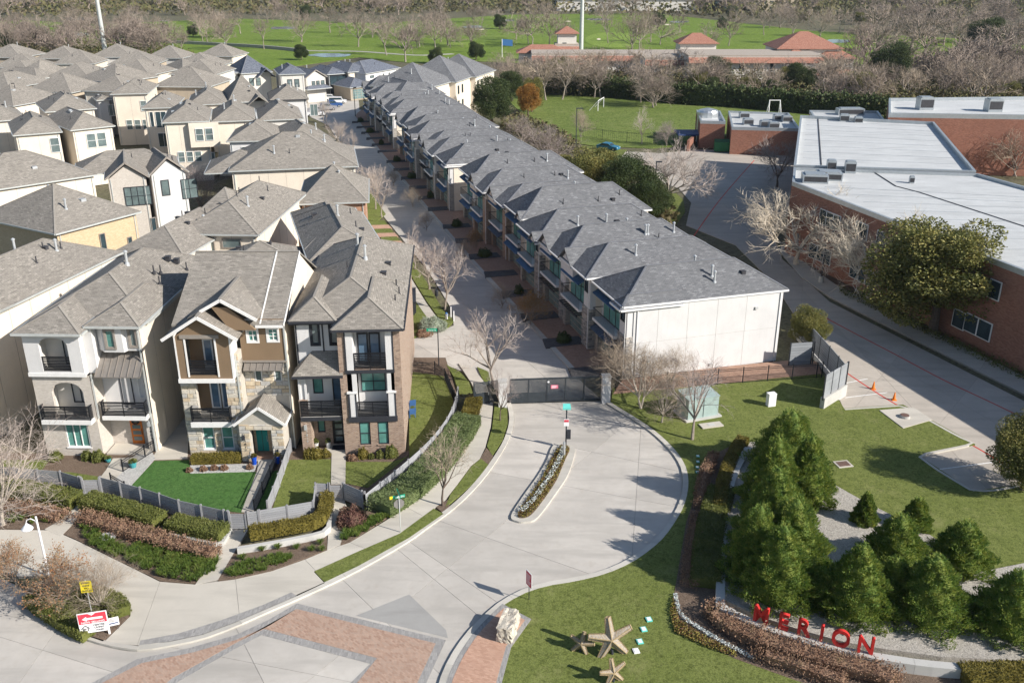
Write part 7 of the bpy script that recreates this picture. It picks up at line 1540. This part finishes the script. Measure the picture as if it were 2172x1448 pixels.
for k,(px,py,h) in enumerate(GT):
    rk=sorted(GT).index((px,py,h)); far('tall bare fairway tree, %s of the golf trees counted from the %s'%((ORD[rk],'left edge') if rk<20 else (ORD[39-rk],'right edge')),FK[k%5],px,py,h*.8,r.uniform(.85,1.2),'twig_far' if k%2 else 'twig_far2','single trees of the golf course')
n=0
while n<78:
    px=r.uniform(-60,2230); py=r.uniform(40,126)
    if (560<px<780 and py>60) or (950<px<1500 and py>50 and r.random()<.95) or (1420<px<1900 and py>60 and r.random()<.93) or (1500<px and py>110): continue
    if px>250 and py>112 and px<900 : continue
    far('bare tree among the scattered trees on the %s of the golf course'%('left side' if px<500 else 'left middle' if px<950 else 'right middle' if px<1500 else 'right side'),r.choice(FK),px,py,r.uniform(10,15.5),r.uniform(.85,1.2),r.choice(['twig_far','twig_far2']),'scattered trees of the golf course, '+('left side' if px<500 else 'left middle' if px<950 else 'right middle' if px<1500 else 'right side')); n+=1
for k in range(84):
    px=r.uniform(1060,2230); py=r.uniform(163,236); lim=200+ (px-1160)*.075
    if py>lim+14: py=lim
    q_='clubhouse' if px<1500 else 'service wing' if px<1850 else 'white school roofs'
    far('bare tree in the thicket behind the field, part nearest the %s'%q_,r.choice(FK),px,py,r.uniform(8,13),r.uniform(1.0,1.4),r.choice(['twig_far','twig_far2','twig_tan']),'thicket trees nearest the '+q_)
# woods that read as one mass
bare_variant('w1',21,nl=6,trunk=.25,lang=(25,58),thick=1.7,r0=.2,n2=6,n3=4,n4=3); bare_variant('w2',22,nl=5,trunk=.3,lang=(20,50),thick=1.7,r0=.2,n2=6,n3=4,n4=3)
def wood(label,mat,spots):
    qs=[]
    for px,py,h,sx in spots:
        p=G(px,py); V_=np.concatenate(MESH[r.choice(['w1','w2'])]); a=r.uniform(0,6.28); ca,sa=math.cos(a),math.sin(a); s_=h/10
        x=V_[:,:,0]*s_*sx; y=V_[:,:,1]*s_*sx; qs.append(np.stack([x*ca-y*sa+p.x,x*sa+y*ca+p.y,V_[:,:,2]*s_],-1))
    o=mkobj('bare_wood',np_mesh('bare_wood',np.concatenate(qs),4,mat)); setp(o,label,'wood',None,'stuff')
wood('belt of bare woods beyond the golf course','twig_far',[(r.uniform(-80,2260),4+30*r.random()**1.2,r.uniform(11,16),r.uniform(1.1,1.6)) for k in range(120)])
wood('bare wood on the right behind the school','twig_far',[(r.uniform(1830,2260),r.uniform(40,125) if k%3 else r.uniform(135,205),r.uniform(11,16),r.uniform(1.0,1.4)) for k in range(60)])
wood('bare wood behind the far left houses','twig_far2',[(r.uniform(-60,330),r.uniform(92,122),r.uniform(9,14),1.2) for k in range(30)])
for k in range(34):
    px,py=(lambda x:(x,r.uniform(176,min(226,190+(x-1080)*.06))))(r.uniform(1080,2230)) if k<20 else (r.uniform(1380,2200),r.uniform(40,66))
    p=G(px,py); t=thing('evergreen_tree','dark evergreen growing in the thicket behind the field' if k<20 else 'dark evergreen at the edge of the far woods','tree',(p.x,p.y,0),r.uniform(0,6),'evergreens of the thicket' if k<20 else 'evergreens of the far woods'); h=r.uniform(5,9); t.scale=(h/8,h/8,h/10); mkobj('trunk',TRM,t); mkobj('crown',MESH['ev1' if k%2 else 'oak2'],t)
for px,py,h,l in ((1060,62,8,'round evergreen alone on the fairway'),(1105,62,5,'small round evergreen beside the larger one'),(410,78,6,'dark round evergreen left of the fairway'),(350,70,5,'low dark evergreen near the left pond'),(648,42,9,'broad dark evergreen at the far fairway end'),(2080,130,16,'tall dark evergreen at the right beside the power poles'),(640,128,6,'dark evergreen behind the slate roofs'),(925,135,6,'dark evergreen behind the townhouse ridge'),(1010,128,7,'dark evergreen beside the golf bridge'),(15,118,10,'dark evergreen at the far left edge'),(1880,195,14,'brown green cedar beside the clubhouse van')):
    p=G(px,py); t=thing('evergreen_tree',l,'tree',(p.x,p.y,0),px); t.scale=(h/9,h/9,h/10); mkobj('trunk',TRM,t); mkobj('crown',MESH['ev1'],t)
# undergrowth that reads as one mass
def scrub(label,pxs,n,h,seed,mat='scrub_leaf',leaf=(.9,.5)):
    g=np.random.default_rng(seed); pts=np.array(fill([tuple(p)[:2] for p in GL(pxs)],n,seed)); z=h*g.random(n)**1.3; o=mkobj('undergrowth',np_mesh('undergrowth',leaf_quads(np.stack([pts[:,0],pts[:,1],z],1),g.normal(size=(n,3)),leaf[0],leaf[1]),4,mat)); setp(o,label,'undergrowth',None,'stuff')
scrub('brown undergrowth of the thicket behind the soccer field',[(1060,165),(1200,168),(1500,172),(2200,190),(2200,250),(1900,258),(1560,228),(1300,208),(1060,200)],26000,4.5,1); scrub('brown undergrowth of the wood behind the school',[(1850,140),(2260,110),(2260,230),(1900,205)],12000,4,2); scrub('grey undergrowth of the far wood belt',[(-100,6),(2260,6),(2260,40),(1600,40),(1000,28),(-100,38)],16000,9,3,leaf=(3.2,1.8)); scrub('brown undergrowth behind the far left houses',[(-80,85),(330,100),(420,128),(-80,125)],9000,4,4); scrub('low shrubs at the foot of the school wall',[(1780,612),(2172,795),(2172,812),(1780,625)],3500,.7,5,'hedge_green',(.2,.12))
scrub('brown shrubs between townhouses and school drive',[(1060,270),(1180,330),(1300,440),(1420,490),(1440,470),(1300,380),(1190,290),(1100,255)],6000,2.2,6)
# ================= air =================
m_=bpy.data.materials.new('haze'); m_.use_nodes=True; t_=m_.node_tree; t_.nodes.clear(); o_=t_.nodes.new('ShaderNodeOutputMaterial'); v_=t_.nodes.new('ShaderNodeVolumePrincipled'); v_.inputs['Color'].default_value=(.80,.87,.97,1); v_.inputs['Density'].default_value=.00007; v_.inputs['Anisotropy'].default_value=.2; t_.links.new(v_.outputs[0],o_.inputs['Volume']); MATS['haze']=m_
hz=MB().box(-2700,2700,-400,4100,-1.2,62).build('haze','haze',None,uv=False); hz['kind']='stuff'; hz['label']='thin pale air haze over the whole neighbourhood'
